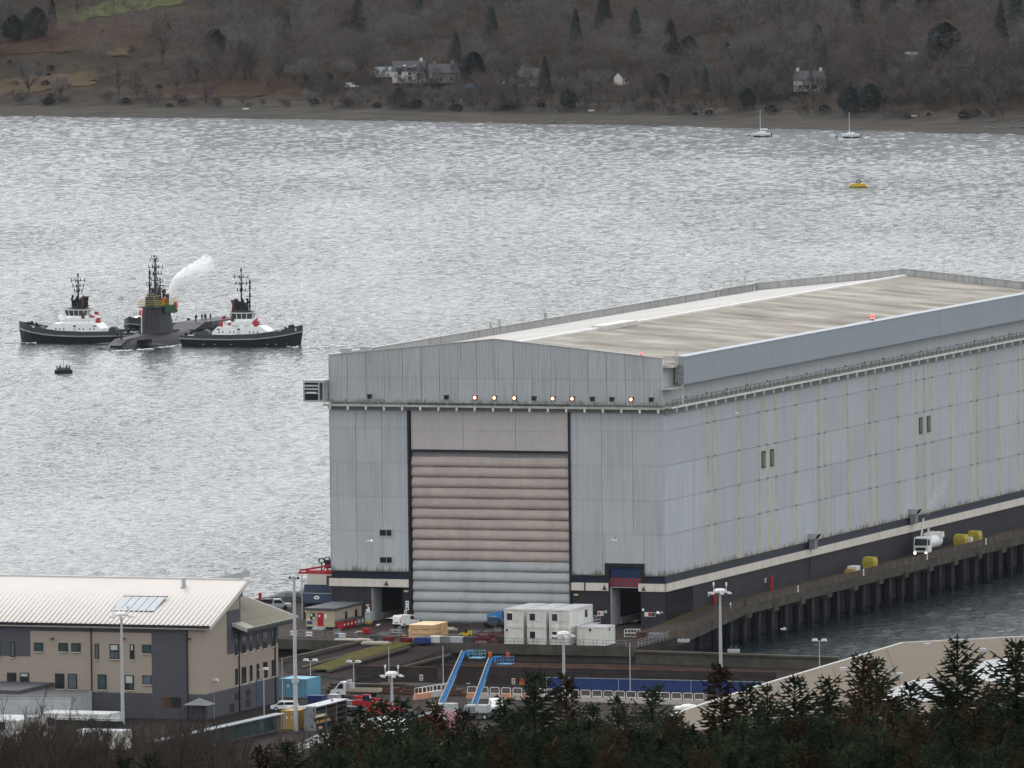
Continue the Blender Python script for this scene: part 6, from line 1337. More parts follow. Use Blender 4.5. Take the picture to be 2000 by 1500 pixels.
# wing roof falling to the right
wr = M(); wr.exty([(36.6, 15.2), (25.0, 19.19), (25.0, 19.39), (36.6, 15.4)], -128.4, -110.8); wr.exty([(36.6, 15.2), (34.35, 15.98), (34.35, 16.18), (36.6, 15.4)], -132.2, -128.45); wr = wr.obj('wing_roof', MT['seam2'], of)
sm2 = M().box(0, -.05, 0, 12.0, .05, .1).mesh('seam', MT['seam2'])
for i in range(30): o = put('seam', sm2, wr, (36.5, -128.2 + i * .59, 15.42)); o.rotation_euler = (0, -math.atan(.344), math.pi)
M().box(36.5, -132.2, 15.0, 36.75, -110.7, 15.35).obj('wing_gutter', MT['dgrey'], of); M().exty([(36.75, 15.1), (25, 19.14), (25, 19.64), (36.75, 15.55)], -110.8, -110.6).obj('wing_barge_board', MT['flash'], of); M().exty([(36.75, 14.9), (34.4, 15.7), (34.4, 16.3), (36.75, 15.5)], -132.4, -132.2).obj('wing_barge_board', MT['flash'], of)
M().box(34.36, -131.5, 14.6, 36.4, -111.2, 14.9).obj('wing_soffit', MT['dgrey'], of)
def onroof(px, py):                            # where a pixel meets the main roof plane
    d = ray(px, py); a, b = 1400.0, 1900.0
    for k in range(400):
        y = lerp(a, b, k / 400); p = C_POS + d * (y / d.y); x, s, z = loc(p)
        if OS - 1 < s < -128 and z <= slope_z(s) + .15: return x, s, z
    return x, s, z
q = [onroof(*p) for p in ((217, 1200), (243, 1173), (325, 1174), (301, 1201))]
sp = M(); sol = thing('solar_panels', 'row of five pale solar panels tilted on the office roof', 'solar panels', (X0, Y0, 0), ROT)
for i in range(5):
    t0, t1 = i / 5 + .008, (i + 1) / 5 - .008
    a, b, c, d = [Vector(v) for v in q]; pts = [a.lerp(d, t0), a.lerp(d, t1), b.lerp(c, t1), b.lerp(c, t0)]
    g = M(); g.add([p + Vector((0, 0, .5)) for p in pts] + [p + Vector((0, 0, .64)) for p in pts], [(0,3,2,1),(4,5,6,7),(0,1,5,4),(1,2,6,5),(2,3,7,6),(3,0,4,7)]); g.obj('panel', MT['solar'], sol)
a, b, c, d = [Vector(v) for v in q]; M().tube([b + Vector((-.2, .2, .66)), c + Vector((.2, .2, .66))], .1, 4).tube([a + Vector((-.2, -.2, .5)), d + Vector((.2, -.2, .5))], .06, 4).obj('frame', MT['dgrey'], sol)
x, s, z = onroof(359, 1149); M().cyl((x, s, z - .3), (x, s, z + 1.6), .34, n=10).cyl((x, s, z + .0), (x, s, z + .2), .6, n=10).obj('flue', MT['galv'], of)
a, z0_ = onS(400, 1137, -122); b, z1_ = onS(460, 1120, -122)
M().exty([(a, z0_), (b, z1_ - .9), (b, z1_), (a, z0_ + .15)], -124, -116).obj('clerestory_roof', MT['galv'], of); M().box(a + 2, -123.8, 19, b - .8, -117, z0_ + .4).obj('clerestory_wall', MT['dgrey'], of)
# low entrance block at the far left of the office and the white cabins in front
el = thing('entrance_block', 'low buff brick entrance block with dark parapet at the far left', 'building', L(-20, OS - 14, YZ), ROT)
M().box(0, 0, 0, 29.5, 13.8, 4.6).obj('wall', MT['brick_t'], el); M().box(-.1, -.15, 4.62, 29.7, 13.8, 5.2).obj('parapet', MT['brick_g'], el)
def cabin(label, pos, rz, w, d, h, group, wins=(), doors=(), name='site_cabin', body='white_d', cat='cabin', sidewin=True):
    t = thing(name, label, cat, pos, rz, group)
    b = M().box(.12, .12, .15, w - .12, d - .12, h - .12).obj('wall', MT[body], t)
    g = M()
    for x in (0, w - .16):
        for y in (0, d - .16): g.box(x, y, 0, x + .16, y + .16, h)
    for z in (0, h - .18):
        g.box(.17, .02, z, w - .17, .14, z + .18); g.box(.17, d - .14, z, w - .17, d - .02, z + .18); g.box(.02, .17, z, .14, d - .17, z + .18); g.box(w - .14, .17, z, w - .02, d - .17, z + .18)
    g.obj('frame', MT[body], t)
    M().box(.05, .05, h - .1, w - .05, d - .05, h + .05).obj('roof', MT['galv' if body == 'white_d' else 'dgrey'], t)
    g = M()
    for i in range(1, int(w / .55)): g.box(i * .55, .10, .2, i * .55 + .04, .125, h - .2)
    for i in range(1, int(d / .6)): g.box(w - .125, i * .6, .2, w - .10, i * .6 + .04, h - .2)
    g.obj('rib', MT[body], t)
    for x0, z0, x1, z1 in wins:
        f = M().box(x0 - .08, .06, z0 - .08, x1 + .08, .115, z1 + .08).obj('window', MT['white'], t); M().box(x0, .04, z0, x1, .062, z1).obj('pane', MT['glass'], f); M().box(x1 + .14, .06, z0 - .1, x1 + (x1 - x0) + .2, .115, z1 + .1).obj('shutter', MT[body], f)
    for y0, z0, y1, z1, m in doors: M().box(w - .118, y0, z0, w - .06, y1, z1).obj('door' if z1 - z0 > 1.6 else 'window', MT[m], t)
    return t
cab_pos = [bl(px, 1259.5, QZ) for px in (983, 1031, 1078)]
nm = ('left', 'middle', 'right'); CS = -36.6
for k, (x, s, z) in enumerate(cab_pos):
    for lv in (0, 1):
        cabin(('upper ' if lv else 'lower ') + nm[k] + ' white cabin of the two storey cabin stack on the quay', L(x, CS, QZ + .05 + lv * 2.85), ROT, 3.25, 11.6, 2.8, 'stacked white cabins on the quay', ((.45, 1.05, 1.35, 2.15),) if (lv or k) else ((.25, 2.1, .6, 2.45),), ((1.0, .3, 1.9, 2.3, 'white'), (4.6, .3, 5.6, 2.3, 'white_d'), (8.2, 1.0, 9.3, 2.2, 'glass')) if k == 2 else ())
x, s, z = bl(1141, 1257, QZ); cabin('single windowless white cabin standing right of the cabin stack', L(x, -35.6, QZ + .05), ROT, 4.9, 4.6, 2.95, None, ((2.05, 2.25, 2.45, 2.65),), ((2.0, 2.2, 2.4, 2.6, 'black'),))
lx = cab_pos[2][0] + 3.3
t = thing('access_platform', 'metal stair landing with rails on the right side of the cabin stack', 'platform', L(lx, CS + 3.6, QZ + 2.85), ROT); M().box(0, 0, -.12, 1.4, 7.6, 0).obj('deck', MT['galv'], t)
g = M()
for z in (.55, 1.1): g.tube([(1.35, 0, z), (1.35, 7.6, z), (0.1, 7.6, z)], .04, 4)
for y in (0, 1.5, 3, 4.5, 6, 7.6): g.cyl((1.35, y, 0), (1.35, y, 1.1), .04, n=4); g.cyl((1.35, y, -2.85), (1.35, y, 0), .05, n=4)
g.obj('handrail', MT['galv'], t)
for i, (px, py, w, d, h) in enumerate(((-30, 1420, 13.5, 12, 4.6), (-60, 1440, 8, 9, 2.6), (78, 1432, 11, 5, 3.0), (150, 1462, 7.5, 3, 2.7), (-5, 1472, 8, 5, 2.8))):
    x, s, z = bl(px, py, YZ); cabin(('large white flat roofed cabin at the lower left behind bare saplings', 'white cabin cut by the left edge behind saplings', 'low white cabin in the yard behind saplings at lower left', 'small white store cabin lowest at left behind saplings', 'white cabin at the bottom left corner behind saplings')[i], L(x, s, YZ), ROT + (.12 if i == 0 else 0), w, d, h, None, ((1.2, 1.2, 2.4, 2.4), (w - 3.2, 1.2, w - 2.2, 2.4)), (), body='white_d' if i else 'galv')
# site hut with red door
x, s, z = bl(598, 1228, QZ); W_, D_ = 5.0, 12.4
ht = thing('site_hut', 'beige site hut with dark flat roof and a bright red door', 'hut', L(x, s, QZ), ROT)
MT['beige'] = mat('beige_panel', (0.42, 0.35, 0.26), 0.7, .06, .6)
M().box(0, 0, .35, W_, D_, 3.1).obj('wall', MT['beige'], ht); M().box(.1, .1, 0, W_ - .1, D_ - .1, .35).obj('plinth', MT['black'], ht)
M().prism([(-.3, -.35), (W_ + .3, -.35), (W_ + .3, D_ + .3), (-.3, D_ + .3)], 3.11, 3.42).obj('roof', MT['dgrey'], ht)
d = M().box(2.0, -.06, .45, 3.05, -.005, 2.65).obj('door', MT['red'], ht); M().box(2.2, -.08, 2.0, 2.5, -.062, 2.3).obj('notice', MT['white'], d)
M().box(.75, -.05, 1.5, 1.6, -.005, 2.6).obj('notice_board', MT['green'], ht); M().box(1.2, -.07, 1.55, 1.5, -.052, 1.95).box(.85, -.07, 2.1, 1.1, -.052, 2.45).obj('paper', MT['white'], ht)
M().box(.2, -.05, .8, 1.1, -.005, 1.25).obj('blue_notice', MT['hoard'], ht); M().box(.1, -.05, 1.4, .7, -.005, 1.6).obj('white_notice', MT['white'], ht); M().box(3.25, -.05, 1.7, 3.6, -.005, 2.4).obj('white_notice', MT['white'], ht)
for y in (5.2, 9.8): f = M().box(W_ + .004, y - .5, 1.0, W_ + .05, y + .5, 2.5).obj('window', MT['black'], ht); M().box(W_ + .05, y - .4, 1.1, W_ + .06, y + .4, 2.4).obj('pane', MT['glass'], f)
for y in (2.6, 7.8): M().box(W_ + .005, y - .05, .4, W_ + .12, y + .05, 3.0).obj('downpipe', MT['galv'], ht)
M().box(1.6, -1.1, 0, 3.5, -.1, .4).box(1.6, -1.6, 0, 3.5, -1.11, .2).obj('step', MT['galv'], ht)
def bin_(label, pos, rz, m, group): 
    t = thing('wheeled_bin', label, 'bin', pos, rz, group); M().add([(-.6, -.45, .15), (.6, -.45, .15), (.6, .45, .15), (-.6, .45, .15), (-.7, -.55, 1.25), (.7, -.55, 1.25), (.7, .55, 1.25), (-.7, .55, 1.25)], [(0,3,2,1),(4,5,6,7),(0,1,5,4),(1,2,6,5),(2,3,7,6),(3,0,4,7)]).obj('body', m, t)
    M().exty([(-.73, 1.26), (.73, 1.26), (.55, 1.5), (-.55, 1.5)], -.57, .57).obj('lid', MT['dgrey' if m == MT['red'] else 'black'], t); M().box(-.3, -.57, .6, .3, -.545, .9).obj('sticker', MT['white'], t)
    g = M()
    for a in (-.45, .45):
        for b in (-.35, .35): g.cyl((a - .05, b, .1), (a + .05, b, .1), .1, n=8)
    g.obj('wheel', MT['rubber'], t)
hx, hs = x + W_ + 1.0, s
for i in range(6): bin_('red wheeled bin, ' + ('nearest', 'second nearest', 'third', 'farthest')[i] + ' of the red row beside the hut' if i < 4 else ('first' if i == 4 else 'last') + ' dark grey wheeled bin behind the red bins', L(hx + .05 * i, hs + .4 + i * 1.55, QZ), ROT + math.pi / 2, MT['red'] if i < 4 else MT['grey'], 'bins along the hut')
t = thing('pressure_washer', 'grey white wheeled machine beyond the bins by the hut', 'machine', L(hx + 1.4, hs + 9.6, QZ), ROT); M().box(-.5, -.8, .35, .5, .8, 2.1).obj('body', MT['galv'], t); M().cyl((0, -.6, 2.1), (0, -.6, 2.6), .35, n=10).obj('tank', MT['white'], t)
for y in (-.6, .6): M().cyl((-.5, y, .35), (.55, y, .35), .35, n=10).obj('wheel', MT['ochre' if y < 0 else 'rubber'], t)
# control post against the left corner of the hall
cp = thing('control_post', 'blue balconied control post with white upper storey at the left of the hall', 'building', L(-6.2, 3, QZ), ROT)
M().box(0, 0, 0, 6.0, 9, 7.2).obj('base_wall', MT['char'], cp); M().box(-.3, 1.2, 7.2, 6.0, 9, 8.9).box(-.3, 1.2, 8.9, 6, 9, 8.92).obj('blue_wall', MT['navyp'], cp)
M().box(.2, 1.4, 8.95, 6.0, 9, 11.6).obj('upper_wall', MT['white_band'], cp); M().box(3.6, 1.37, 8.97, 5.9, 1.41, 11.4).obj('upper_window', MT['rail_br'], cp)
b = M().box(.5, -1.6, 4.6, 5.9, -1.5, 7.0).box(.5, -1.5, 4.6, .6, 0, 7.0).box(5.8, -1.5, 4.6, 5.9, 0, 7.0).box(.5, -1.6, 4.45, 5.9, 0, 4.6).obj('balcony', MT['navyp'], cp)
M().box(.4, -1.66, 7.0, 6.0, -1.46, 7.12).obj('balcony_rail', MT['galv'], b); M().cyl((3.0, -1.605, 5.9), (3.0, -1.66, 5.9), .5, n=16).obj('badge', MT['white'], b); M().cyl((3.0, -1.662, 5.9), (3.0, -1.68, 5.9), .2, n=8).obj('badge_mark', MT['navyp'], b)
M().box(.2, -.04, .6, 1.0, -.005, 3.0).obj('notice_board', MT['black'], cp); M().box(.3, -.06, 1.7, .9, -.042, 2.5).obj('paper', MT['white'], cp)
M().cyl((.4, -1.55, 0), (.4, -1.55, 12), .09, n=6).obj('pole', MT['galv'], cp); cp.scale = (1, 1, .62)
t = thing('red_gangway', 'red steel gangway arms with black hose reels above the control post', 'gangway', L(-6.4, 3.4, QZ + 7.25), ROT); t.scale = (1, 1, .7)
M().box(-1.2, 1, .05, 6.6, 1.5, .5).box(-1.2, 4.6, .05, 6.6, 5.1, .5).obj('beam', MT['red'], t)
g = M(); g.extx([(0, 0), (.35, 0), (.35, .35), (0, .35)], 0, 0.01)
M().add([(-1.2, 1.6, .5), (6.6, 1.6, 2.4), (6.6, 2.2, 2.4), (-1.2, 2.2, .5), (-1.2, 1.6, .95), (6.6, 1.6, 2.9), (6.6, 2.2, 2.9), (-1.2, 2.2, .95)], [(0,3,2,1),(4,5,6,7),(0,1,5,4),(1,2,6,5),(2,3,7,6),(3,0,4,7)]).tube([(2.5, 1.9, .3), (3.4, 1.9, 1.6), (4.4, 1.9, .3), (5.4, 1.9, 2.2)], .12, 4).obj('arm', MT['red'], t)
g = M()
for k, xx_ in enumerate((2.2, 3.2, 4.4, 5.4)): g.tube([(xx_ + .5 * math.cos(a), 3.0, 3.0 + (.3 if k % 2 else 0) + .6 * math.sin(a)) for a in [j * .7 for j in range(10)]], .12, 5); g.cyl((xx_, 3, .5), (xx_, 3, 2.6), .12, n=5)
g.box(2.8, 2.8, 1.2, 3.8, 3.6, 3.2); g.obj('hose_reel', MT['black'], t)
t = thing('rock_pile', 'dark mound of covered equipment at the quay edge left of the control post', 'mound', L(*bl(565, 1176, QZ)[:2], QZ)); M().ball((0, 0, .2), 3.6, 2.4, 1.7, n=10, m=6).ball((3.2, .6, .4), 2.4, 2, 2.0, n=9, m=6).ball((-2.6, -.3, .1), 2, 1.6, 1.1, n=9, m=6).obj('cover', MT['dgrey'], t)
t = thing('bollard_post', 'short red post on the quay behind the dark pickup', 'post', L(*bl(508, 1178, QZ)[:2], QZ)); M().cyl((0, 0, 0), (0, 0, 1.5), .25, n=8).ball((0, 0, 1.5), .3).obj('post', MT['red'], t)
# ---- vehicles
def van(label, pos, rz, body=MT['white'], group=None, L_=4.9, H=1.95, W_=1.85):
    t = thing('white_van', label, 'van', pos, rz, group); h = W_ / 2
    pr = [(-L_/2, .3), (-L_/2, 1.0), (-L_/2 + .12, H - .18), (-L_/2 + .35, H), (L_ * .12, H), (L_ * .2, H - .1), (L_ * .36, 1.12), (L_ * .48, .95), (L_/2, .7), (L_/2, .3)]
    M().exty(pr, -h + .08, h - .08).exty([(x * .985, z * .97 + .03) for x, z in pr if z < 1.5] , -h, h).obj('body', body, t)
    M().add([(L_ * .205, -h + .22, H - .14), (L_ * .352, -h + .16, 1.15), (L_ * .352, h - .16, 1.15), (L_ * .205, h - .22, H - .14)], [(0, 1, 2, 3)]).obj('windscreen', MT['glass'], t)
    for sg in (-1, 1):
        y = sg * (h - .07); d = M(); q = [(L_ * .03, y, 1.15), (L_ * .31, y, 1.15), (L_ * .19, y, H - .2), (L_ * .03, y, H - .2)]; d.add(q if sg < 0 else q[::-1], [(0, 1, 2, 3)]); d.obj('side_window', MT['glass'], t)
        M().box(L_ * .27, sg * (h + .02) - .08, 1.05, L_ * .31, sg * (h + .16) + .02, 1.28).obj('mirror', MT['black'], t)
        M().box(L_/2 - .1, sg * (h - .3) - .18, .68, L_/2 + .02, sg * (h - .3) + .18, .88).obj('headlight', MT['lamp_head'], t); M().box(-L_/2 - .02, sg * (h - .12) - .07, .8, -L_/2 + .03, sg * (h - .12) + .07, 1.35).obj('tail_light', MT['red'], t)
        for x in (-L_ * .31, L_ * .32): w = M().cyl((x, sg * (h - .2), .33), (x, sg * (h + .01), .33), .33, n=14).obj('wheel', MT['rubber'], t); M().cyl((x, sg * (h + .012), .33), (x, sg * (h + .03), .33), .2, n=8).obj('rim', MT['galv'], w)
    M().box(-L_/2 - .015, -.3, .72, -L_/2 + .0, .3, .86).obj('number_plate', MT['black'], t); M().box(-L_/2 - .03, -h + .05, .28, -L_/2 + .05, h - .05, .55).box(L_/2 - .05, -h + .05, .28, L_/2 + .04, h - .05, .6).obj('bumper', MT['black'], t)
    M().box(L_/2 - .02, -.4, .68, L_/2 + .03, .4, .84).obj('grille', MT['black'], t)
    return t
x, s, z = bl(783, 1225, QZ); van('white van showing its rear doors, left of the timber crates before the roll door', L(x + .3, s + 1.5, QZ), ROT + math.radians(72))
x, s, z = bl(826, 1214, QZ); van('white van in profile behind the timber crates, in front of the roll door', L(x, s + 1, QZ), ROT + math.radians(12), L_=5.2, H=2.0)
x, s, z = bl(962, 1391, YZ); van('white van facing the camera behind the right blue lift', L(x, s + 1.5, YZ), ROT - math.radians(64), H=1.85, L_=4.6)
def pickup(label, pos, rz, cab, cover, hi=1.75):
    t = thing('pickup_truck', label, 'pickup', pos, rz); M().exty([(-2.6, .45), (-2.6, 1.0), (2.5, 1.0), (2.65, .7), (2.65, .45)], -.9, .9).obj('body', cab, t); M().exty([(-.5, 1.0), (-.35, hi), (.9, hi), (1.6, 1.0)], -.85, .85).obj('cab', cab, t)
    M().exty([(-2.55, 1.01), (-2.45, hi), (-.55, hi), (-.55, 1.01)], -.88, .88).obj('cover', cover, t)
    M().exty([(-.25, 1.08), (-.15, hi - .15), (.8, hi - .15), (1.35, 1.08)], -.865, .865).obj('side_window', MT['glass'], t); M().add([(.95, -.75, hi - .04), (1.55, -.78, 1.08), (1.55, .78, 1.08), (.95, .75, hi - .04)], [(0, 1, 2, 3)]).obj('windscreen', MT['glass'], t)
    for a in (-1.6, 1.65):
        for y in (-.8, .8): M().cyl((a, y - .12, .38), (a, y + .12, .38), .38, n=12).obj('wheel', MT['rubber'], t)
    for y in (-.65, .65): M().box(2.6, y - .2, .72, 2.68, y + .2, .9).obj('headlight', MT['lamp_head'], t)
    return t
x, s, z = bl(538, 1190, QZ); pickup('silver pickup with black canopy on the quay behind the office', L(x, s, QZ), ROT + math.radians(20), MT['galv'], MT['black'])
x, s, z = bl(562, 1352, YZ); van('small white van beside the pale blue container', L(x, s, YZ), ROT + math.radians(172), H=1.9, L_=4.3)
x, s, z = bl(556, 1388, YZ); simple_car('white car with roof bars beside the office corner', 'car', L(x, s, YZ), ROT + math.radians(-160), MT['white'])
# dropside truck
x, s, z = bl(654, 1361, YZ); t = thing('dropside_truck', 'white cab truck with a long beige dropside bed near the banks', 'truck', L(x, s, YZ), ROT + math.pi)
M().exty([(1.6, .45), (1.6, 2.35), (.6, 2.45), (-.2, 2.45), (-.2, .45)][::-1], -.95, .95).obj('cab_back', MT['white'], t)
t.location = L(x + 4.2, s, YZ)
for c in list(t.children): bpy.data.objects.remove(c)
M().exty([(2.0, .45), (2.0, 2.3), (2.2, 2.42), (3.0, 2.4), (3.9, 1.35), (4.5, 1.1), (4.6, .45)], -.95, .95).obj('cab', MT['white'], t); M().exty([(2.45, 1.35), (2.45, 2.15), (3.0, 2.15), (3.6, 1.35)], -.965, .965).obj('side_window', MT['glass'], t); M().add([(3.06, -.8, 2.36), (3.88, -.85, 1.4), (3.88, .85, 1.4), (3.06, .8, 2.36)], [(0, 1, 2, 3)]).obj('windscreen', MT['glass'], t)
M().box(-3.2, -1.02, .8, 1.95, 1.02, .95).obj('bed', MT['dgrey'], t)
for a in ((-3.2, -1.05, .96, 1.95, -1.0, 1.45), (-3.2, 1.0, .96, 1.95, 1.05, 1.45), (-3.25, -1.0, .96, -3.2, 1.0, 1.45)): M().box(*a).obj('dropside', MT['beige'], t)
M().box(1.7, -1.0, .96, 1.9, 1.0, 2.7).box(1.2, -.9, .96, 1.6, .9, 2.2).obj('headboard', MT['galv'], t)
for a in (-1.9, 3.3):
    for y in (-.85, .85): M().cyl((a, y - .13, .42), (a, y + .13, .42), .42, n=14).obj('wheel', MT['rubber'], t)
M().box(4.5, -.7, .8, 4.63, .7, 1.0).obj('grille', MT['dgrey'], t)
# tanker on the jetty
s, z = onX(1795, 1088, 61.3); t = thing('tanker_truck', 'white vacuum tanker truck with lit headlamps on the jetty', 'truck', L(61.6, s + 4.6, JZ), ROT - math.pi / 2); t.scale = (1.0, 1.06, 1.06)
M().exty([(2.3, .75), (2.3, 3.15), (2.6, 3.3), (4.2, 3.2), (4.55, 2.0), (4.6, .75)], -1.2, 1.2).obj('cab', MT['white'], t); M().add([(4.27, -1.05, 3.02), (4.58, -1.08, 1.95), (4.58, 1.08, 1.95), (4.27, 1.05, 3.02)], [(0, 1, 2, 3)]).obj('windscreen', MT['glass'], t)
M().exty([(3.2, 1.95), (3.2, 2.9), (4.0, 2.9), (4.35, 1.95)], -1.215, 1.215).obj('side_window', MT['glass'], t); M().box(4.6, -.85, 1.15, 4.66, .85, 1.6).box(4.58, -1.2, .5, 4.68, 1.2, .85).obj('grille', MT['black'], t)
for y in (-.95, .95): M().cyl((4.69, y, .7), (4.73, y, .7), .2, n=10).obj('headlamp', MT['lit_white'], t); M().box(4.3, y * 1.4 - .08, 2.0, 4.5, y * 1.4 + .08, 2.9).obj('mirror', MT['black'], t)
M().cyl((-4.4, 0, 2.2), (1.9, 0, 2.2), 1.12, n=20).ball((1.9, 0, 2.2), .45, 1.1, 1.1, n=12, m=8).ball((-4.4, 0, 2.2), .45, 1.1, 1.1, n=12, m=8).obj('tank', MT['white'], t)
g = M()
for a in (-3.6, -2.2, -.8, .6): g.cyl((a, 0, 3.3), (a, 0, 3.55), .35, n=10)
g.box(-4.4, -.5, 3.3, 1.2, -.42, 3.7); g.box(-4.4, .42, 3.3, 1.2, .5, 3.7); g.box(-4.6, -1.3, 2.7, -3.0, 1.3, 3.6); g.obj('tank_walkway', MT['white_d'], t)
M().box(-4.9, -1.1, .75, 2.2, 1.1, 1.05).box(-4.0, -1.2, .5, 1.5, -1.0, 1.2).obj('chassis', MT['black'], t); M().cyl((1.9, -.7, 3.2), (1.5, -.4, 6.2), .16, n=8).box(2.0, .5, 3.3, 2.25, .8, 4.6).obj('vent_stack', MT['white_d'], t)
for a in (-3.9, -2.6, 1.6, 3.3):
    for y in (-1.0, 1.0): M().cyl((a, y - .15, .52), (a, y + .15, .52), .52, n=14).obj('wheel', MT['rubber'], t)
q0 = Vector(t.location) + UX * .2 - UY * 1.8
smoke('steam_plume', 'thin wisp of steam rising from the tanker on the jetty', [((q0.x, q0.y, JZ + 6.6), .25), ((q0.x + .7, q0.y, JZ + 8.6), .6), ((q0.x + 2.0, q0.y + .4, JZ + 10.6), .9), ((q0.x + 3.2, q0.y + .6, JZ + 13), .9)], .45, thr=.40)
# yellow covers and crates on the jetty
for i, (px, py) in enumerate(((1699, 1105), (1877, 1060), (1904, 1051))):
    s, z = onX(px, py, 60.6); t = thing('covered_pallet', ('yellow covered load nearest the ramp, standing alone on the jetty', 'yellow covered load, left one of the far pair on the jetty', 'yellow covered load, right one of the far pair on the jetty')[i], 'covered load', L(60.6, s, JZ), ROT, 'yellow covered loads on the jetty')
    M().add([(-1, -1.1, .15), (1, -1.1, .15), (1, 1.1, .15), (-1, 1.1, .15), (-1.05, -1.2, 1.2), (1.1, -1.15, 1.2), (1.05, 1.2, 1.2), (-1.1, 1.15, 1.2), (-.9, -1, 2.0), (.85, -1, 2.05), (.9, 1, 1.95), (-.85, 1, 2.05)], [(0,3,2,1),(8,9,10,11)] + [(a, b, b + 4, a + 4) for a, b in ((0,1),(1,2),(2,3),(3,0),(4,5),(5,6),(6,7),(7,4))]).obj('cover', MT['yellow_t'], t); M().box(-1, -1, 0, 1, 1, .14).obj('pallet', MT['timber'], t)
s, z = onX(1668, 1118, 61); t = thing('generator', 'white and orange generator on the jetty left of the yellow cover', 'machine', L(61, s, JZ), ROT); M().box(-.8, -1.2, .3, .8, 1.0, 1.3).obj('housing', MT['white'], t); M().box(-.7, -3.0, .1, .7, -1.3, .9).obj('tray', MT['ochre'], t); M().box(-.8, 1.1, .2, .8, 2.4, 1.4).obj('tank', MT['black'], t); M().box(-.8, -3.0, 0, .8, 2.4, .1).obj('skid', MT['dgrey'], t)
s, z = onX(1890, 1058, 60.6); t = thing('white_tank', 'white square tank between the two far yellow covers', 'tank', L(60.9, s, JZ), ROT); M().box(-.5, -.55, .15, .5, .55, 1.25).obj('tank', MT['white'], t); M().box(-.55, -.6, 0, .55, .6, .14).obj('pallet', MT['dgrey'], t)
# forklift
x, s, z = bl(908, 1246, QZ); t = thing('forklift', 'yellow forklift with black overhead guard behind the stillages', 'forklift', L(x, s, QZ), ROT + math.radians(200)); 
M().exty([(-1.1, .35), (-1.2, 1.1), (-.5, 1.2), (-.3, .8), (.9, .8), (.9, .35)], -.55, .55).obj('body', MT['yellow'], t); M().tube([(-.7, -.5, 1.15), (-.6, -.5, 2.2), (.5, -.5, 2.2), (.85, -.5, .8)], .07, 4).tube([(-.7, .5, 1.15), (-.6, .5, 2.2), (.5, .5, 2.2), (.85, .5, .8)], .07, 4).box(-.6, -.55, 2.2, .5, .55, 2.27).obj('guard', MT['black'], t)
M().box(1.0, -.4, .1, 1.15, -.28, 2.5).box(1.0, .28, .1, 1.15, .4, 2.5).box(1.0, -.4, 2.4, 1.15, .4, 2.5).obj('mast', MT['dgrey'], t); M().box(1.16, -.35, .12, 2.2, -.22, .18).box(1.16, .22, .12, 2.2, .35, .18).obj('fork', MT['black'], t); M().box(-.5, -.3, .82, .0, .3, 1.4).obj('seat', MT['black'], t)
for a in (-.75, .6):
    for y in (-.5, .5): M().cyl((a, y - .1, .3), (a, y + .1, .3), .3, n=10).obj('wheel', MT['rubber'], t)
# timber crates, stacked
x, s, z = bl(798, 1249, QZ); tm = thing('timber_crate', '', 'crate', L(x, s, QZ), ROT, 'pale timber crates stacked on the quay')
M().box(0, 0, .1, 4.1, 3.4, .72).obj('box', MT['timber'], tm); M().box(-.04, -.04, .725, 4.14, 3.44, .79).obj('lid', MT['timber_t'], tm); g = M()
for a in (.2, 1.9, 3.6): g.box(a, -.06, .0, a + .2, -.01, .72); g.box(a, .0, .0, a + .2, 3.4, .09)
for b in (.2, 1.6, 3.0): g.box(4.11, b, 0, 4.16, b + .2, .72)
g.obj('batten', MT['timber'], tm)
tm['label'] = 'bottom crate in the front column of the pale timber stack'
for k, (dx, dy, lv, lb) in enumerate(((0, 0, 1, 'middle crate in the front column of the pale timber stack'), (.06, .04, 2, 'top crate in the front column of the pale timber stack'), (.1, 3.7, 0, 'bottom crate in the rear column of the pale timber stack'), (.05, 3.72, 1, 'middle crate in the rear column of the pale timber stack'), (0, 3.7, 2, 'top crate in the rear column of the pale timber stack'))): dup(tm, L(x + dx, s + dy, QZ + lv * .8), ROT, lb)
# quay clutter: stillages, skips, tanks, pallets
def stillage(label, px, py, w, d, h, m, kind, z=QZ, group='stillages and skips along the quay edge', rz=0, name='stillage'):
    x, s, _ = bl(px, py, z); t = thing(name, label, 'container' if kind == 'solid' else 'stillage', L(x, s, z), ROT + rz, group)
    if kind == 'frame':
        M().box(0, 0, .1, w, d, .2).obj('base', MT[m], t); g = M()
        for a in (0, w - .08):
            for b in (0, d - .08): g.box(a, b, 0, a + .08, b + .08, h)
        for zz_ in (h * .5, h - .08): g.box(.08, .0, zz_, w - .08, .06, zz_ + .07); g.box(.08, d - .06, zz_, w - .08, d, zz_ + .07); g.box(0, .08, zz_, .06, d - .08, zz_ + .07); g.box(w - .06, .08, zz_, w, d - .08, zz_ + .07)
        n = int(w / .45)
        for i in range(1, n): g.box(i * w / n, .01, .2, i * w / n + .04, .04, h)
        g.obj('frame', MT[m], t); M().box(.15, .12, .21, w - .15, d - .12, h * .45).obj('load', MT[random.choice(['rust', 'dgrey', 'grey', 'conc'])], t)
    else:
        M().box(.03, .03, .12, w - .03, d - .03, h).obj('body', MT[m], t); g = M()
        for i in range(int(w / .5) + 1): g.box(min(i * .5, w - .06), -.02, .1, min(i * .5, w - .06) + .06, .028, h - .02)
        g.box(-.02, -.02, h - .08, w + .02, d + .02, h + .02); g.obj('rim', MT[m], t); M().box(.1, .1, 0, w - .1, d - .1, .11).obj('skid', MT['black'], t)
    return t
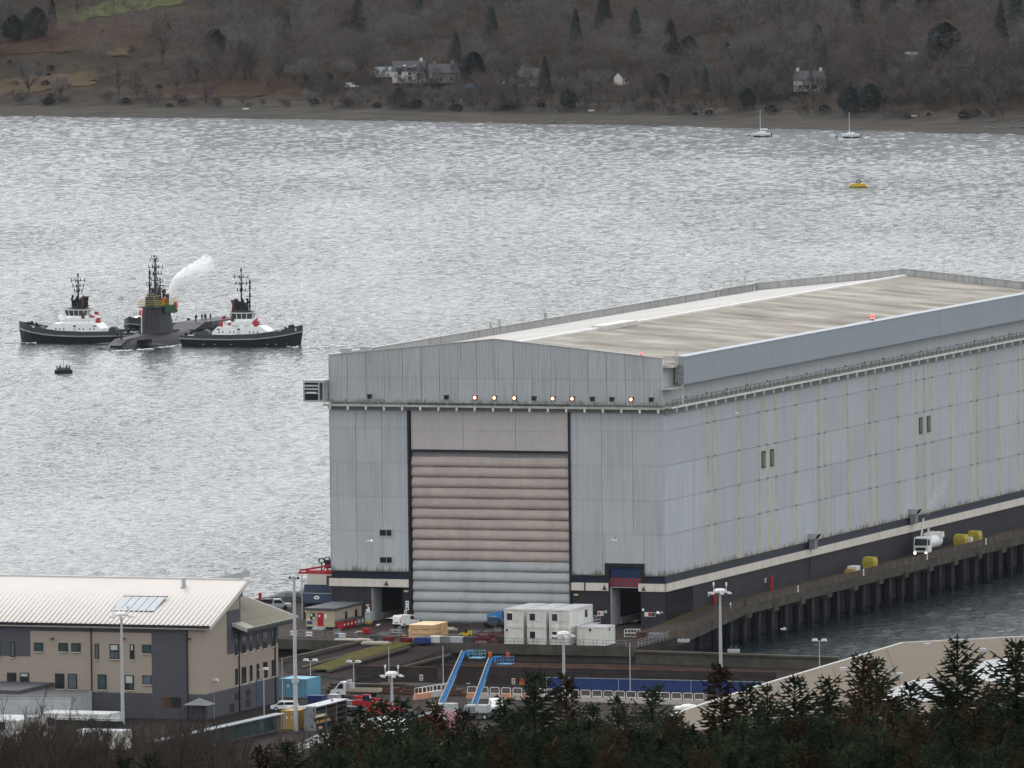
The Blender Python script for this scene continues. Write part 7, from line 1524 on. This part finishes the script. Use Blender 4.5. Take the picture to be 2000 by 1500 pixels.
for px, py, w, d, h, m, kind, lb in ((708, 1238, 1.1, .9, .85, 'red', 'solid', 'small bright red box on the quay left of the crates'), (738, 1247, 1.8, 1.2, 1.0, 'grey', 'frame', 'grey mesh stillage left of the timber crates'), (748, 1254, 1.6, 1.2, .8, 'maroon', 'solid', 'small maroon bin at the quay edge left of the crates'), (722, 1252, 1.2, 1, .9, 'dgrey', 'solid', 'small dark bin at the quay edge left of the maroon bin'), (762, 1243, 1.6, 1.2, 1.1, 'galv', 'frame', 'galvanised mesh stillage against the timber crates'), (781, 1257, 1.8, 1.2, .9, 'maroon', 'solid', 'maroon bin at the foot of the timber crates'), (808, 1258, 2.6, 1.6, 1.0, 'hoard', 'solid', 'blue skip at the quay edge below the timber crates'), (826, 1255, 1.6, 1.4, .9, 'hoard', 'solid', 'smaller blue bin behind the blue skip'), (840, 1257.5, 1.6, 1.3, 1.2, 'white_d', 'solid', 'white square tank right of the blue skip'), (858, 1257.5, 1.6, 1.3, 1.15, 'grey', 'solid', 'grey metal box right of the white tank'), (873, 1257.5, 2.6, 1.3, 1.1, 'galv', 'solid', 'long pale grey box on the quay edge below the forklift'), (872, 1249, 2.4, 1.3, .8, 'grey', 'frame', 'grey frame stillage behind the long pale box'), (905, 1257.5, 1.7, 1.2, 1.1, 'dgrey', 'solid', 'dark blue grey box below the forklift'), (926, 1258, 2.2, 1.5, 1.0, 'maroon', 'frame', 'front left maroon stillage left of the white cabins'), (950, 1258, 2.0, 1.5, 1.0, 'maroon', 'frame', 'front right maroon stillage left of the white cabins'), (930, 1249, 2.2, 1.5, 1.1, 'maroon', 'frame', 'rear left maroon stillage left of the white cabins'), (955, 1248, 2.0, 1.5, 1.1, 'maroon', 'frame', 'rear right maroon stillage left of the white cabins'), (968, 1257.5, 1.2, 1.2, 1.2, 'conc', 'solid', 'brown box against the left white cabin'), (1219, 1245, 2.2, 1.6, 1.3, 'white_d', 'frame', 'pale pipe rack right of the single white cabin'), (1243, 1252, 1.6, 1.2, 1.4, 'rust', 'solid', 'brown box beside the pipe rack at the ramp foot'), (1265, 1247, 2.4, 1.4, .8, 'grey', 'solid', 'low grey box at the foot of the ramp')): stillage(lb, px, py, w, d, h, m, kind)
for px, py, w, lb in ((690, 1253, 6.5, 'long pale timber baulk along the quay edge left of the bins'), (735, 1258.5, 5.0, 'pale plank at the quay edge below the maroon bin'), (870, 1231, 4, 'weathered timber baulk on the quay behind the forklift')):
    x, s, _ = bl(px, py, QZ); t = thing('timber_baulk', lb, 'timber', L(x, s, QZ), ROT + .15); M().box(-w / 2, -.2, .02, w / 2, .2, .3).obj('beam', MT['beige'], t); M().box(-w / 2 + .3, -.15, .305, w / 2 - .5, .12, .5).obj('beam', MT['white_d'], t)
def barrier_rail(label, px, py, w, z=QZ, m='grey', rz=0, white=True, group='rails along the quay edge'):
    x, s, _ = bl(px, py, z); t = thing('guard_rail', label, 'railing', L(x, s, z), ROT + rz, group); g = M()
    for zz_ in (.15, .6, 1.1): g.cyl((0, 0, zz_), (w, 0, zz_), .04, n=4)
    n = max(2, int(w / 1.5))
    for i in range(n + 1): g.cyl((i * w / n, 0, 0), (i * w / n, 0, 1.1), .045, n=4)
    g.obj('rail', MT[m], t)
    if white: M().box(w * .38, -.05, .25, w * .62, -.02, .5).box(w * .38, -.05, .68, w * .62, -.02, .95).obj('white_plate', MT['white'], t)
for i, (px, py, w) in enumerate(((548, 1243, 4.6), (578, 1244.5, 4.6), (640, 1247, 5), (985, 1259.5, 5), (1030, 1260.5, 5), (1075, 1261.5, 5), (1120, 1262.5, 5), (1165, 1263.5, 5))): barrier_rail(('leftmost', 'second', 'third', 'fourth', 'fifth', 'sixth', 'seventh', 'rightmost')[i] + ' guard rail along the quay edge counted from the left', px, py, w, white=i < 3)
# blue cherry picker folded on the quay
x, s, z = bl(966, 1226, QZ); t = thing('folded_lift', 'dark blue folded lift parked before the roll door left of the cabins', 'lift', L(x, s, QZ), ROT)
M().box(-1.6, -.9, .5, 1.6, .9, 1.0).obj('chassis', MT['dgrey'], t); M().box(-1.0, -.7, 1.0, .9, .7, 1.7).obj('turret', MT['navyp'], t); M().exty([(-1.3, 1.6), (1.4, 2.4), (1.4, 2.9), (-1.3, 2.1)], -.25, .25).box(.2, -.3, 1.4, 2.0, .3, 2.2).obj('boom', MT['boom'], t); M().box(1.5, -.7, .9, 2.4, .7, 2.6).obj('basket', MT['navyp'], t)
for a in (-1.1, 1.1):
    for y in (-.85, .85): M().cyl((a, y - .14, .45), (a, y + .14, .45), .45, n=12).obj('wheel', MT['rubber'], t)
# two raised boom lifts in the yard
def boom_lift(label, base, tip, basket_dx, red):
    t = thing('boom_lift', label, 'boom lift', base, ROT, 'blue boom lifts in the yard')
    bx, by, bz = Vector(tip) - Vector(base); d = Vector((UX.dot(Vector((bx, by, 0))), UY.dot(Vector((bx, by, 0))), bz))
    M().box(-1.9, -1.15, .55, 1.9, 1.15, 1.0).obj('chassis', MT['dgrey'], t); M().exty([(-2.2, 1.1), (1.5, 1.1), (1.5, 2.2), (-1.9, 2.2)], -1.1, 1.1).obj('turret', MT['galv'], t); M().box(-1.9, -1.13, 1.2, -.2, -1.105, 2.0).obj('cover', MT['grey'], t)
    for a in (-1.35, 1.35):
        for y in (-1.1, 1.1): w = M().cyl((a, y - .2, .5), (a, y + .2, .5), .5, n=14).obj('wheel', MT['rubber'], t); M().cyl((a, y - .22, .5), (a, y + .22, .5), .25, n=8).obj('rim', MT['galv'], w)
    o = Vector((-.6, 0, 2.3)); e = d - Vector((0, 0, 0)); m1 = o.lerp(e, .52)
    def beam(a, b, w, h, name, m):
        ax = (b - a).normalized(); sd = Vector((0, 1, 0)) - ax * ax.y; sd.normalize(); up = ax.cross(sd); vs_ = []
        for p in (a, b): vs_ += [p - sd * w - up * h, p + sd * w - up * h, p + sd * w + up * h, p - sd * w + up * h]
        return M().add(vs_, [(0,1,2,3),(7,6,5,4),(0,4,5,1),(1,5,6,2),(2,6,7,3),(3,7,4,0)]).obj(name, m, t)
    beam(o, m1 + (e - o) * .05, .27, .30, 'boom', MT['boom']); beam(m1, e, .19, .21, 'inner_boom', MT['boom']); q = Vector((-.45, -.3, .2)); beam(o + q, e + q * .8, .07, .07, 'hose_track', MT['white_d']); beam(o + Vector((.42, -.3, 0)), m1 + Vector((.36, -.3, 0)), .05, .05, 'hydraulic_ram', MT['galv'])
    b = M(); k = e + Vector((.2, 0, .1)); b.box(k.x, k.y - .14, k.z - .1, k.x + abs(basket_dx) * .6, k.y + .14, k.z + .1); b.box(k.x + .1, k.y - .12, k.z - .8, k.x + .4, k.y + .15, k.z); b.obj('jib', MT['boom'], t)
    bx0 = k.x + abs(basket_dx) * .5; g = M(); z0 = k.z - 1.1
    g.box(bx0, k.y - .9, z0, bx0 + 2.0, k.y + .9, z0 + .12)
    for zz_ in (.65, 1.15): g.tube([(bx0, k.y - .9, z0 + zz_), (bx0 + 2, k.y - .9, z0 + zz_), (bx0 + 2, k.y + .9, z0 + zz_), (bx0, k.y + .9, z0 + zz_), (bx0, k.y - .9, z0 + zz_)], .035, 4)
    for a in (0, 1, 2):
        for y in (-.9, .9): g.cyl((bx0 + a, k.y + y, z0), (bx0 + a, k.y + y, z0 + 1.15), .05, n=4)
    g.obj('basket', MT['boom' if red else 'cont_blue'], t)
    if red: M().box(bx0 + 1.45, k.y - .95, z0 + 1.16, bx0 + 1.85, k.y - .6, z0 + 1.9).box(bx0 - 1.6, k.y - .5, z0 + 1.1, bx0 - 1.15, k.y - .1, z0 + 1.85).obj('red_pad', MT['orange'], t)
x, s, _ = bl(872, 1402, YZ); D0 = L(x, s, YZ); dd = ray(908, 1272); p = C_POS + dd * ((D0.y + 1.0) / dd.y); boom_lift('left blue boom lift with raised boom and empty pale basket', D0, p, 1.5, False)
x, s, _ = bl(936, 1405, YZ); D0 = L(x, s, YZ); dd = ray(961, 1284); p = C_POS + dd * ((D0.y + 1.0) / dd.y); boom_lift('right blue boom lift with raised boom and red pads on its basket', D0, p, 1.9, True)
# light masts
def light_mast(label, px, py_base, px_t, py_top, z=YZ, group='tall light masts with ring heads'):
    p = gp(px, py_base, z); d = ray(px_t, py_top); q = C_POS + d * (p.y / d.y); h = q.z - p.z
    t = thing('light_mast', label, 'light mast', p, ROT, group); M().cyl((0, 0, 0), (0, 0, h), .30, .17, n=10).obj('pole', MT['galv'], t); M().cyl((0, 0, 0), (0, 0, .5), .5, n=10).obj('foot', MT['conc'], t)
    M().cyl((0, 0, h - .05), (0, 0, h + .2), .95, n=16).cyl((0, 0, h + .2), (0, 0, h + .5), .95, .7, n=16).obj('head', MT['lamp_head'], t); M().cyl((0, 0, h + .10), (0, 0, h + .18), .97, n=16).obj('head_ring', MT['pink'], t)
    g = M()
    for k in range(6):
        a = k * 1.047; c_, s_ = math.cos(a), math.sin(a); g.cyl((c_ * .8, s_ * .8, h), (c_ * 1.5, s_ * 1.5, h - .1), .06, n=4); g.box(c_ * 1.6 - .28, s_ * 1.6 - .2, h - .3, c_ * 1.6 + .28, s_ * 1.6 + .2, h - .05)
    g.obj('spotlight', MT['lamp_head'], t); g = M()
    for sg in (-1, 1): g.cyl((sg * 1.05, 0, h), (sg * 1.05, 0, h + 1.1), .05, n=4); g.cyl((sg * 1.05, 0, h + 1.0), (sg * 1.05, 0, h + 1.5), .16, n=8)
    g.obj('camera_post', MT['lamp_head'], t)
light_mast('tall light mast in front of the jetty ramp at the right', 1408, 1322, 1405, 1156)
light_mast('light mast in front of the white cabin stack', 1102, 1384, 1100, 1240)
light_mast('light mast with three spot heads left of the blue lifts', 766, 1400, 764, 1318)
light_mast('tall light mast at the left in front of the office roof', 240, 1420, 235, 1202)
p = gp(578, 1428, YZ); dd = ray(575, 1126); q = C_POS + dd * (p.y / dd.y); t = thing('light_mast', 'tallest bare mast right of the office with a lowered lamp ring', 'light mast', p, ROT, 'tall light masts with ring heads'); h = q.z - p.z
M().cyl((0, 0, 0), (0, 0, 8), .36, .32, n=10).cyl((0, 0, 8), (0, 0, h), .30, .2, n=10).obj('pole', MT['galv'], t); M().box(-.7, -.05, h - .3, .7, .05, h - .2).box(-.8, -.12, h - .35, -.55, .12, h).box(.55, -.12, h - .35, .8, .12, h).obj('top_lamp', MT['black'], t); M().cyl((0, 0, 7.3), (0, 0, 8), .55, n=10).obj('collar', MT['galv'], t); M().box(-1.5, -.2, 3.6, 1.5, .2, 3.8).box(-1.6, -.3, 3.4, -.6, .3, 3.6).box(.6, -.3, 3.4, 1.6, .3, 3.7).obj('lamp_ring', MT['lamp_head'], t)
def lamp_post(label, px, py_base, py_top, heads, z=YZ):
    p = gp(px, py_base, z); d = ray(px, py_top); q = C_POS + d * (p.y / d.y); h = q.z - p.z; t = thing('lamp_post', label, 'lamp post', p, ROT, 'slim lamp posts in the yard'); M().cyl((0, 0, 0), (0, 0, h), .1, .07, n=6).obj('pole', MT['galv'], t)
    if heads: M().box(-.95, -.05, h - .06, .95, .05, h + .02).obj('arm', MT['galv'], t)
    for a in ((-.75, .75) if heads == 2 else (0.3,) if heads == 1 else ()): M().exty([(a - .45, h + .02), (a + .45, h + .02), (a + .3, h + .35), (a - .3, h + .35)], -.25, .25).obj('lamp', MT['lamp_head'], t)
for px, b, tp, n_, lb in ((607, 1357, 1291, 2, 'slim twin lamp post right of the pale blue container'), (691, 1340, 1294, 2, 'slim twin lamp post below the grass strip'), (760, 1345, 1262, 0, 'bare slim pole behind the three spot light mast'), (866, 1352, 1262, 0, 'bare slim pole left of the blue lifts'), (1231, 1350, 1256, 0, 'bare slim pole left of the jetty ramp'), (1601, 1330, 1252, 2, 'slim twin lamp post before the dark basin'), (418, 1402, 1330, 1, 'slim single lamp post at the office corner'), (516, 1400, 1308, 1, 'slim single lamp post by the office end wall'), (552, 1385, 1285, 0, 'bare slim pole beside the blue container'), (96, 1395, 1318, 1, 'slim single lamp post before the office at far left')): lamp_post(lb, px, b, tp, n_)
# containers and racks by the office
def shipping(label, px, py, w, d, h, m, rz=0.0):
    x, s, _ = bl(px, py, YZ); t = thing('shipping_container', label, 'container', L(x, s, YZ), ROT + rz); M().box(.08, .08, .12, w - .08, d - .08, h - .08).obj('box', MT[m], t); g = M()
    for a in (0, w - .15):
        for b in (0, d - .15): g.box(a, b, 0, a + .15, b + .15, h)
    for zz_ in (0, h - .14): g.box(.16, .02, zz_, w - .16, .13, zz_ + .14); g.box(w - .13, .16, zz_, w - .02, d - .16, zz_ + .14); g.box(.02, .16, zz_, .13, d - .16, zz_ + .14)
    g.obj('frame', MT[m], t); g = M()
    for i in range(1, int(w / .4)): g.box(i * .4, .05, .15, i * .4 + .12, .079, h - .15)
    for i in range(1, int(d / .4)): g.box(w - .079, i * .4, .15, w - .05, i * .4 + .12, h - .15)
    g.obj('corrugation', MT[m], t); g = M()
    for a in (.5, .85, w - .85, w - .5): g.cyl((a, .0, .2), (a, .0, h - .2), .035, n=5)
    g.obj('lock_rod', MT['galv'], t); M().box(w * .3, .0, h * .55, w * .3 + .25, .045, h * .7).box(w * .62, .0, h * .55, w * .62 + .2, .045, h * .66).obj('plate', MT['white'], t)
shipping('pale blue shipping container beside the office end wall', 545, 1362, 4.6, 6.0, 2.9, 'cont_blue'); shipping('ochre yellow container in front of the office end wall', 549, 1424, 2.6, 8.0, 2.8, 'ochre')
x, s, _ = bl(594, 1428, YZ); t = thing('storage_rack', 'open sided grey metal rack holding planks beside the ochre container', 'rack', L(x, s, YZ), ROT); M().box(0, 0, 0, 1.9, .12, 3.6).obj('end_panel', MT['grey'], t); M().box(-.2, 0, 3.61, 2.2, 13, 3.75).obj('roof', MT['galv'], t); M().box(0, .13, 0, .1, 12.9, 3.6).obj('back_panel', MT['dgrey'], t); M().box(0, 12.9, 0, 1.9, 13, 3.6).obj('end_panel', MT['dgrey'], t)
for z in (.1, 1.0, 1.9, 2.8): M().box(.1, .13, z, 1.9, 12.9, z + .08).obj('shelf', MT['dgrey'], t)
for y in (4.3, 8.6): M().box(1.8, y, 0, 1.95, y + .12, 3.6).obj('upright', MT['grey'], t)
for z, y1, m in ((.3, 3, 'timber'), (1.2, 6.4, 'ochre'), (2.1, 5, 'timber_t')): M().box(.5, .2, z - .1, 1.75, y1, z + .2).obj('planks', MT[m], t)
# long low shelter below the office, fence lines
def shelter(label, a, b, h, m='solar'):
    p, q = gp(*a, YZ), gp(*b, YZ); d = q - p; l = d.length; t = thing('walkway_shelter', label, 'shelter', p, math.atan2(d.y, d.x)); M().box(0, -.8, h, l, .8, h + .12).obj('roof', MT[m], t); g = M()
    for i in range(int(l / 3) + 1): g.box(i * 3, -.7, 0, i * 3 + .1, -.6, h); g.box(i * 3, .6, 0, i * 3 + .1, .7, h)
    g.obj('post', MT['dgrey'], t); M().box(0, .62, .2, l, .68, h - .3).obj('side_panel', MT['glassg'], t)
shelter('long covered walkway with pale roof running below the office end wall', (300, 1484), (548, 1428), 2.6); shelter('short covered walkway with pale roof below the office front', (105, 1436), (238, 1440), 2.6)
x, s, _ = bl(390, 1408, YZ); t = thing('pyramid_canopy', 'small grey pyramid canopy at the foot of the office corner', 'canopy', L(x, s, YZ), ROT); M().add([(-2, -1.6, 2.5), (2, -1.6, 2.5), (2, 1.6, 2.5), (-2, 1.6, 2.5), (0, 0, 3.5)], [(0, 1, 4), (1, 2, 4), (2, 3, 4), (3, 0, 4), (3, 2, 1, 0)]).obj('canopy', MT['grey'], t); 
for a in (-1.9, 1.9):
    for b in (-1.5, 1.5): M().cyl((a, b, 0), (a, b, 2.5), .06, n=5).obj('leg', MT['dgrey'], t)
# yard stuff: red machine, covers, barriers, stairs
def loader(label, px, py, rz, m):
    x, s, _ = bl(px, py, YZ); t = thing('telehandler', label, 'machine', L(x, s, YZ), ROT + rz); M().exty([(-2.2, .5), (-2.2, 1.5), (-1.2, 1.7), (1.6, 1.3), (1.9, .6)], -.95, .95).obj('body', MT[m], t); M().exty([(-.6, 1.5), (-.5, 2.4), (.5, 2.4), (.8, 1.4)], -.9, -.05).obj('cab', MT['glass'], t); M().box(-.55, -.92, 2.4, .55, -.02, 2.5).obj('cab_roof', MT[m], t); M().exty([(-2.3, 1.9), (2.6, 1.4), (3.4, .6), (3.5, .9), (2.7, 1.75), (-2.3, 2.3)], .1, .5).obj('boom', MT[m], t); M().box(3.3, -.7, .1, 3.7, .9, 1.0).obj('bucket', MT['dgrey'], t)
    for a in (-1.4, 1.3):
        for y in (-.9, .9): M().cyl((a, y - .2, .55), (a, y + .2, .55), .55, n=12).obj('wheel', MT['rubber'], t)
loader('bright red telehandler, left one, in the yard right of the rack', 718, 1388, .1, 'red'); loader('bright red telehandler, right one, half behind the spruces', 748, 1402, -.2, 'red')
def tented(label, px, py, w, d, h, m):
    x, s, _ = bl(px, py, YZ); t = thing('covered_store', label, 'store', L(x, s, YZ), ROT); M().exty([(0, 0), (w, 0), (w, h * .72), (w * .8, h * .93), (w * .5, h), (w * .2, h * .93), (0, h * .72)][::-1], 0, d).obj('cover', MT[m], t); g = M()
    for i in range(5): g.exty([(-.03, 0), (-.03, h * .72), (w * .2, h * .95), (w * .5, h * 1.02), (w * .8, h * .95), (w + .03, h * .72), (w + .03, 0), (w - .02, 0), (w - .02, h * .7), (w * .5, h * .99), (.02, h * .7), (.02, 0)], d * i / 4 - .05, d * i / 4 + .05)
    g.obj('hoop', MT['galv'], t)
tented('white domed store half hidden by spruces right of the rack', 690, 1452, 7, 6, 3.6, 'white_d'); tented('maroon sheeted store behind rusty saplings below the left lift', 800, 1440, 6.4, 7, 3.6, 'maroon'); tented('white sheeted store behind the spruces below the lifts', 820, 1492, 3.5, 5, 3.0, 'white')
x, s, _ = bl(598, 1480, YZ); t = thing('access_stairs', 'white railed mobile access stairs among the saplings below the rack', 'stairs', L(x, s, YZ), ROT + .3); g = M()
for k in range(7): g.box(-2.4 + k * .6, -.7, .3 + k * .3, -1.9 + k * .6, .7, .36 + k * .3)
g.obj('tread', MT['galv'], t); g = M()
for y in (-.75, .75):
    for o_ in (.5, 1.1): g.cyl((-2.4, y, .3 + o_), (1.9, y, 2.3 + o_), .05, n=4); g.cyl((1.9, y, 2.3 + o_), (3.4, y, 2.3 + o_), .05, n=4)
    for k in range(7): g.cyl((-2.4 + k * .7, y, .2 + k * .33), (-2.4 + k * .7, y, 1.4 + k * .33), .045, n=4)
    g.cyl((3.3, y, 0), (3.3, y, 3.3), .06, n=4)
g.obj('handrail', MT['white'], t); M().box(1.9, -.75, 2.2, 3.4, .75, 2.3).obj('landing', MT['galv'], t)
for px, py, m, lb in ((672, 1396, 'dgrey', 'dark equipment box in the yard left of the red telehandlers'), (664, 1384, 'grey', 'grey cabinet in the yard right of the rack'), (601, 1374, 'hoard', 'blue flatbed box beside the ochre container'), (640, 1372, 'galv', 'low grey trailer in the yard beside the blue box')): stillage(lb, px, py, 2.4 if m == 'hoard' else 1.6, 1.8, 1.2, m, 'solid', YZ, 'boxes in the yard')
# stacks of steel laid by the bank
for i, (px, py, w, lb) in enumerate(((640, 1352, 13, 'stack of rusty steel sections behind the dropside truck, left'), (735, 1352, 12, 'stack of rusty steel sections left of the light mast'), (785, 1356, 11, 'stack of rusty steel sections right of the light mast'))):
    x, s, _ = bl(px, py, YZ); t = thing('steel_stack', lb, 'steel stack', L(x, s, YZ), ROT)
    for j in range(3): M().box(j * .3, -.9 + j * .2, .1 + j * .48, w - j * 1.2, .9, .5 + j * .48).obj('section', MT['rust' if j < 2 else 'conc'], t)
# white and orange water barriers
bm = thing('water_barrier', '', 'barrier', (0, 0, 0), ROT, 'white barriers in a row before the hoarding'); M().exty([(-.9, 0), (.9, 0), (.85, .35), (.7, .9), (-.7, .9), (-.85, .35)], -.3, .3).obj('body', MT['barrier'], bm); M().tube([(-.75, 0, .9), (-.75, 0, 1.65), (-.6, 0, 1.8), (.6, 0, 1.8), (.75, 0, 1.65), (.75, 0, .9)], .045, 5).obj('frame', MT['white'], bm)
bo = dup(bm, (0, 0, 0), ROT); bo.children[0].data = bo.children[0].data.copy(); bo.children[0].data.materials[0] = MT['barrier_o']
nb_ = 22
for i in range(nb_):
    x, s, _ = bl(lerp(922, 1388, i / (nb_ - 1)), lerp(1364, 1378, i / (nb_ - 1)), YZ); src = bo if i in (0, 3, 5) else bm
    lb = 'pale orange water barrier with white hoop in the row before the fence' if src is bo else 'white water barrier with white hoop in the row before the blue hoarding'
    if i == 1: o = bm; o.location = L(x, s, YZ); o['label'] = lb
    elif i == 0: o = bo; o.location = L(x, s, YZ); o['label'] = lb
    else: dup(src, L(x, s, YZ), ROT + random.uniform(-.12, .12), lb)
for i in range(9):
    x, s, _ = bl(818 + i * 7.2, 1366 - i * 1.2, YZ); dup(bo if i < 3 else bm, L(x, s, YZ), ROT + 1.1 + random.uniform(-.25, .25), 'barrier fallen in the loose heap left of the left blue lift', 'barriers in the heap left of the lifts')
x, s, _ = bl(1345, 1386, YZ); t = thing('rubble_bag', 'white sheeted pile at the end of the barrier row', 'pile', L(x, s, YZ)); M().ball((0, 0, .1), 1.7, 1.0, .8, n=10, m=6).ball((-1.5, .4, .1), 1.0, .8, .5, n=9, m=5).obj('sheet', MT['white_d'], t)
for px, py in ((1335, 1248), (1433, 1268)):
    p = gp(px, py + 6, 4.6); t = thing('mooring_bollard', ('left' if px < 1400 else 'right') + ' grey mooring fitting on the sea wall', 'bollard', L(*loc(p)[:2], 4.6), ROT); M().box(-.9, -.4, 0, .9, .4, .5).obj('base', MT['galv'], t); M().cyl((-.4, 0, .5), (-.4, 0, 1.0), .2, n=8).cyl((.4, 0, .5), (.4, 0, 1.0), .2, n=8).obj('post', MT['dgrey'], t)
# loose clutter: pallets, drums, boxes and cones
pal = thing('pallet', '', 'pallet', (0, 0, -50), ROT); M().box(-.6, -.5, 0, -.45, .5, .1).box(-.08, -.5, 0, .08, .5, .1).box(.45, -.5, 0, .6, .5, .1).obj('bearer', MT['timber'], pal); gg = M()
for k in range(6): gg.box(-.6, -.5 + k * .18, .105, .6, -.4 + k * .18, .13)
gg.obj('slat', MT['beige'], pal)
drm = thing('steel_drum', '', 'drum', (0, 0, -50), ROT); M().cyl((0, 0, 0), (0, 0, .9), .3, n=12).obj('body', MT['navyp'], drm); M().cyl((0, 0, .9), (0, 0, .93), .31, n=12).cyl((0, 0, .3), (0, 0, .34), .315, n=12).cyl((0, 0, .6), (0, 0, .64), .315, n=12).obj('hoop', MT['galv'], drm)
box_ = thing('tool_box', '', 'box', (0, 0, -50), ROT); M().box(-.6, -.4, 0, .6, .4, .6).obj('body', MT['grey'], box_); M().exty([(-.63, .61), (.63, .61), (.55, .75), (-.55, .75)], -.43, .43).obj('lid', MT['dgrey'], box_)
cone = thing('traffic_cone', '', 'cone', (0, 0, -50), ROT); M().cyl((0, 0, .03), (0, 0, .75), .17, .04, n=8).obj('cone', MT['orange'], cone); M().box(-.22, -.22, 0, .22, .22, .03).obj('foot', MT['rubber'], cone); M().cyl((0, 0, .35), (0, 0, .5), .125, .098, n=8).obj('collar', MT['white'], cone)
rc = random.Random(21); first = {}
for k in range(64):
    src = rc.choice((pal, pal, drm, box_, box_, cone)); q = k < 36
    px, py = (rc.uniform(650, 975), rc.uniform(1233, 1254)) if q else (rc.uniform(600, 1000), rc.uniform(1352, 1400))
    if not q and 640 < px < 780 and py < 1366: continue
    x, s, _ = bl(px, py, QZ if q else YZ); where = ('quay among the stillages' if px > 850 else 'quay left of the timber crates') if q else ('yard around the red telehandlers' if px < 800 else 'yard around the blue lifts')
    if q and 795 < px < 880 and py < 1246: continue
    nm_ = {'pallet': 'empty wooden pallet', 'steel_drum': 'dark blue steel drum', 'tool_box': 'grey steel tool box', 'traffic_cone': 'orange traffic cone'}[src.name.split('.')[0]]
    lb = nm_ + ' on the ' + where; pos = L(x, s, QZ if q else YZ + .0); r_ = ROT + rc.uniform(-.6, .6)
    if src not in first: first[src] = 1; src.location = pos; src.rotation_euler = (0, 0, r_); src['label'] = lb; src['group'] = 'loose ' + nm_ + 's on the quay and yard'
    else: dup(src, pos, r_, lb)
# ================================================================ thin air between here and the far shore
hz = bpy.data.materials.new('haze'); hz.use_nodes = True; n = hz.node_tree; n.nodes.clear()
o_ = n.nodes.new('ShaderNodeOutputMaterial'); v = n.nodes.new('ShaderNodeVolumePrincipled'); n.links.new(v.outputs[0], o_.inputs['Volume'])
v.inputs['Color'].default_value = (0.80, 0.87, 0.98, 1); v.inputs['Density'].default_value = 6e-6; v.inputs['Anisotropy'].default_value = 0.0
tag(M().box(-1560, -120, -3.5, 1560, 5400, 190).obj('haze', hz), 'thin grey winter haze over the loch', 'haze', kind='stuff')
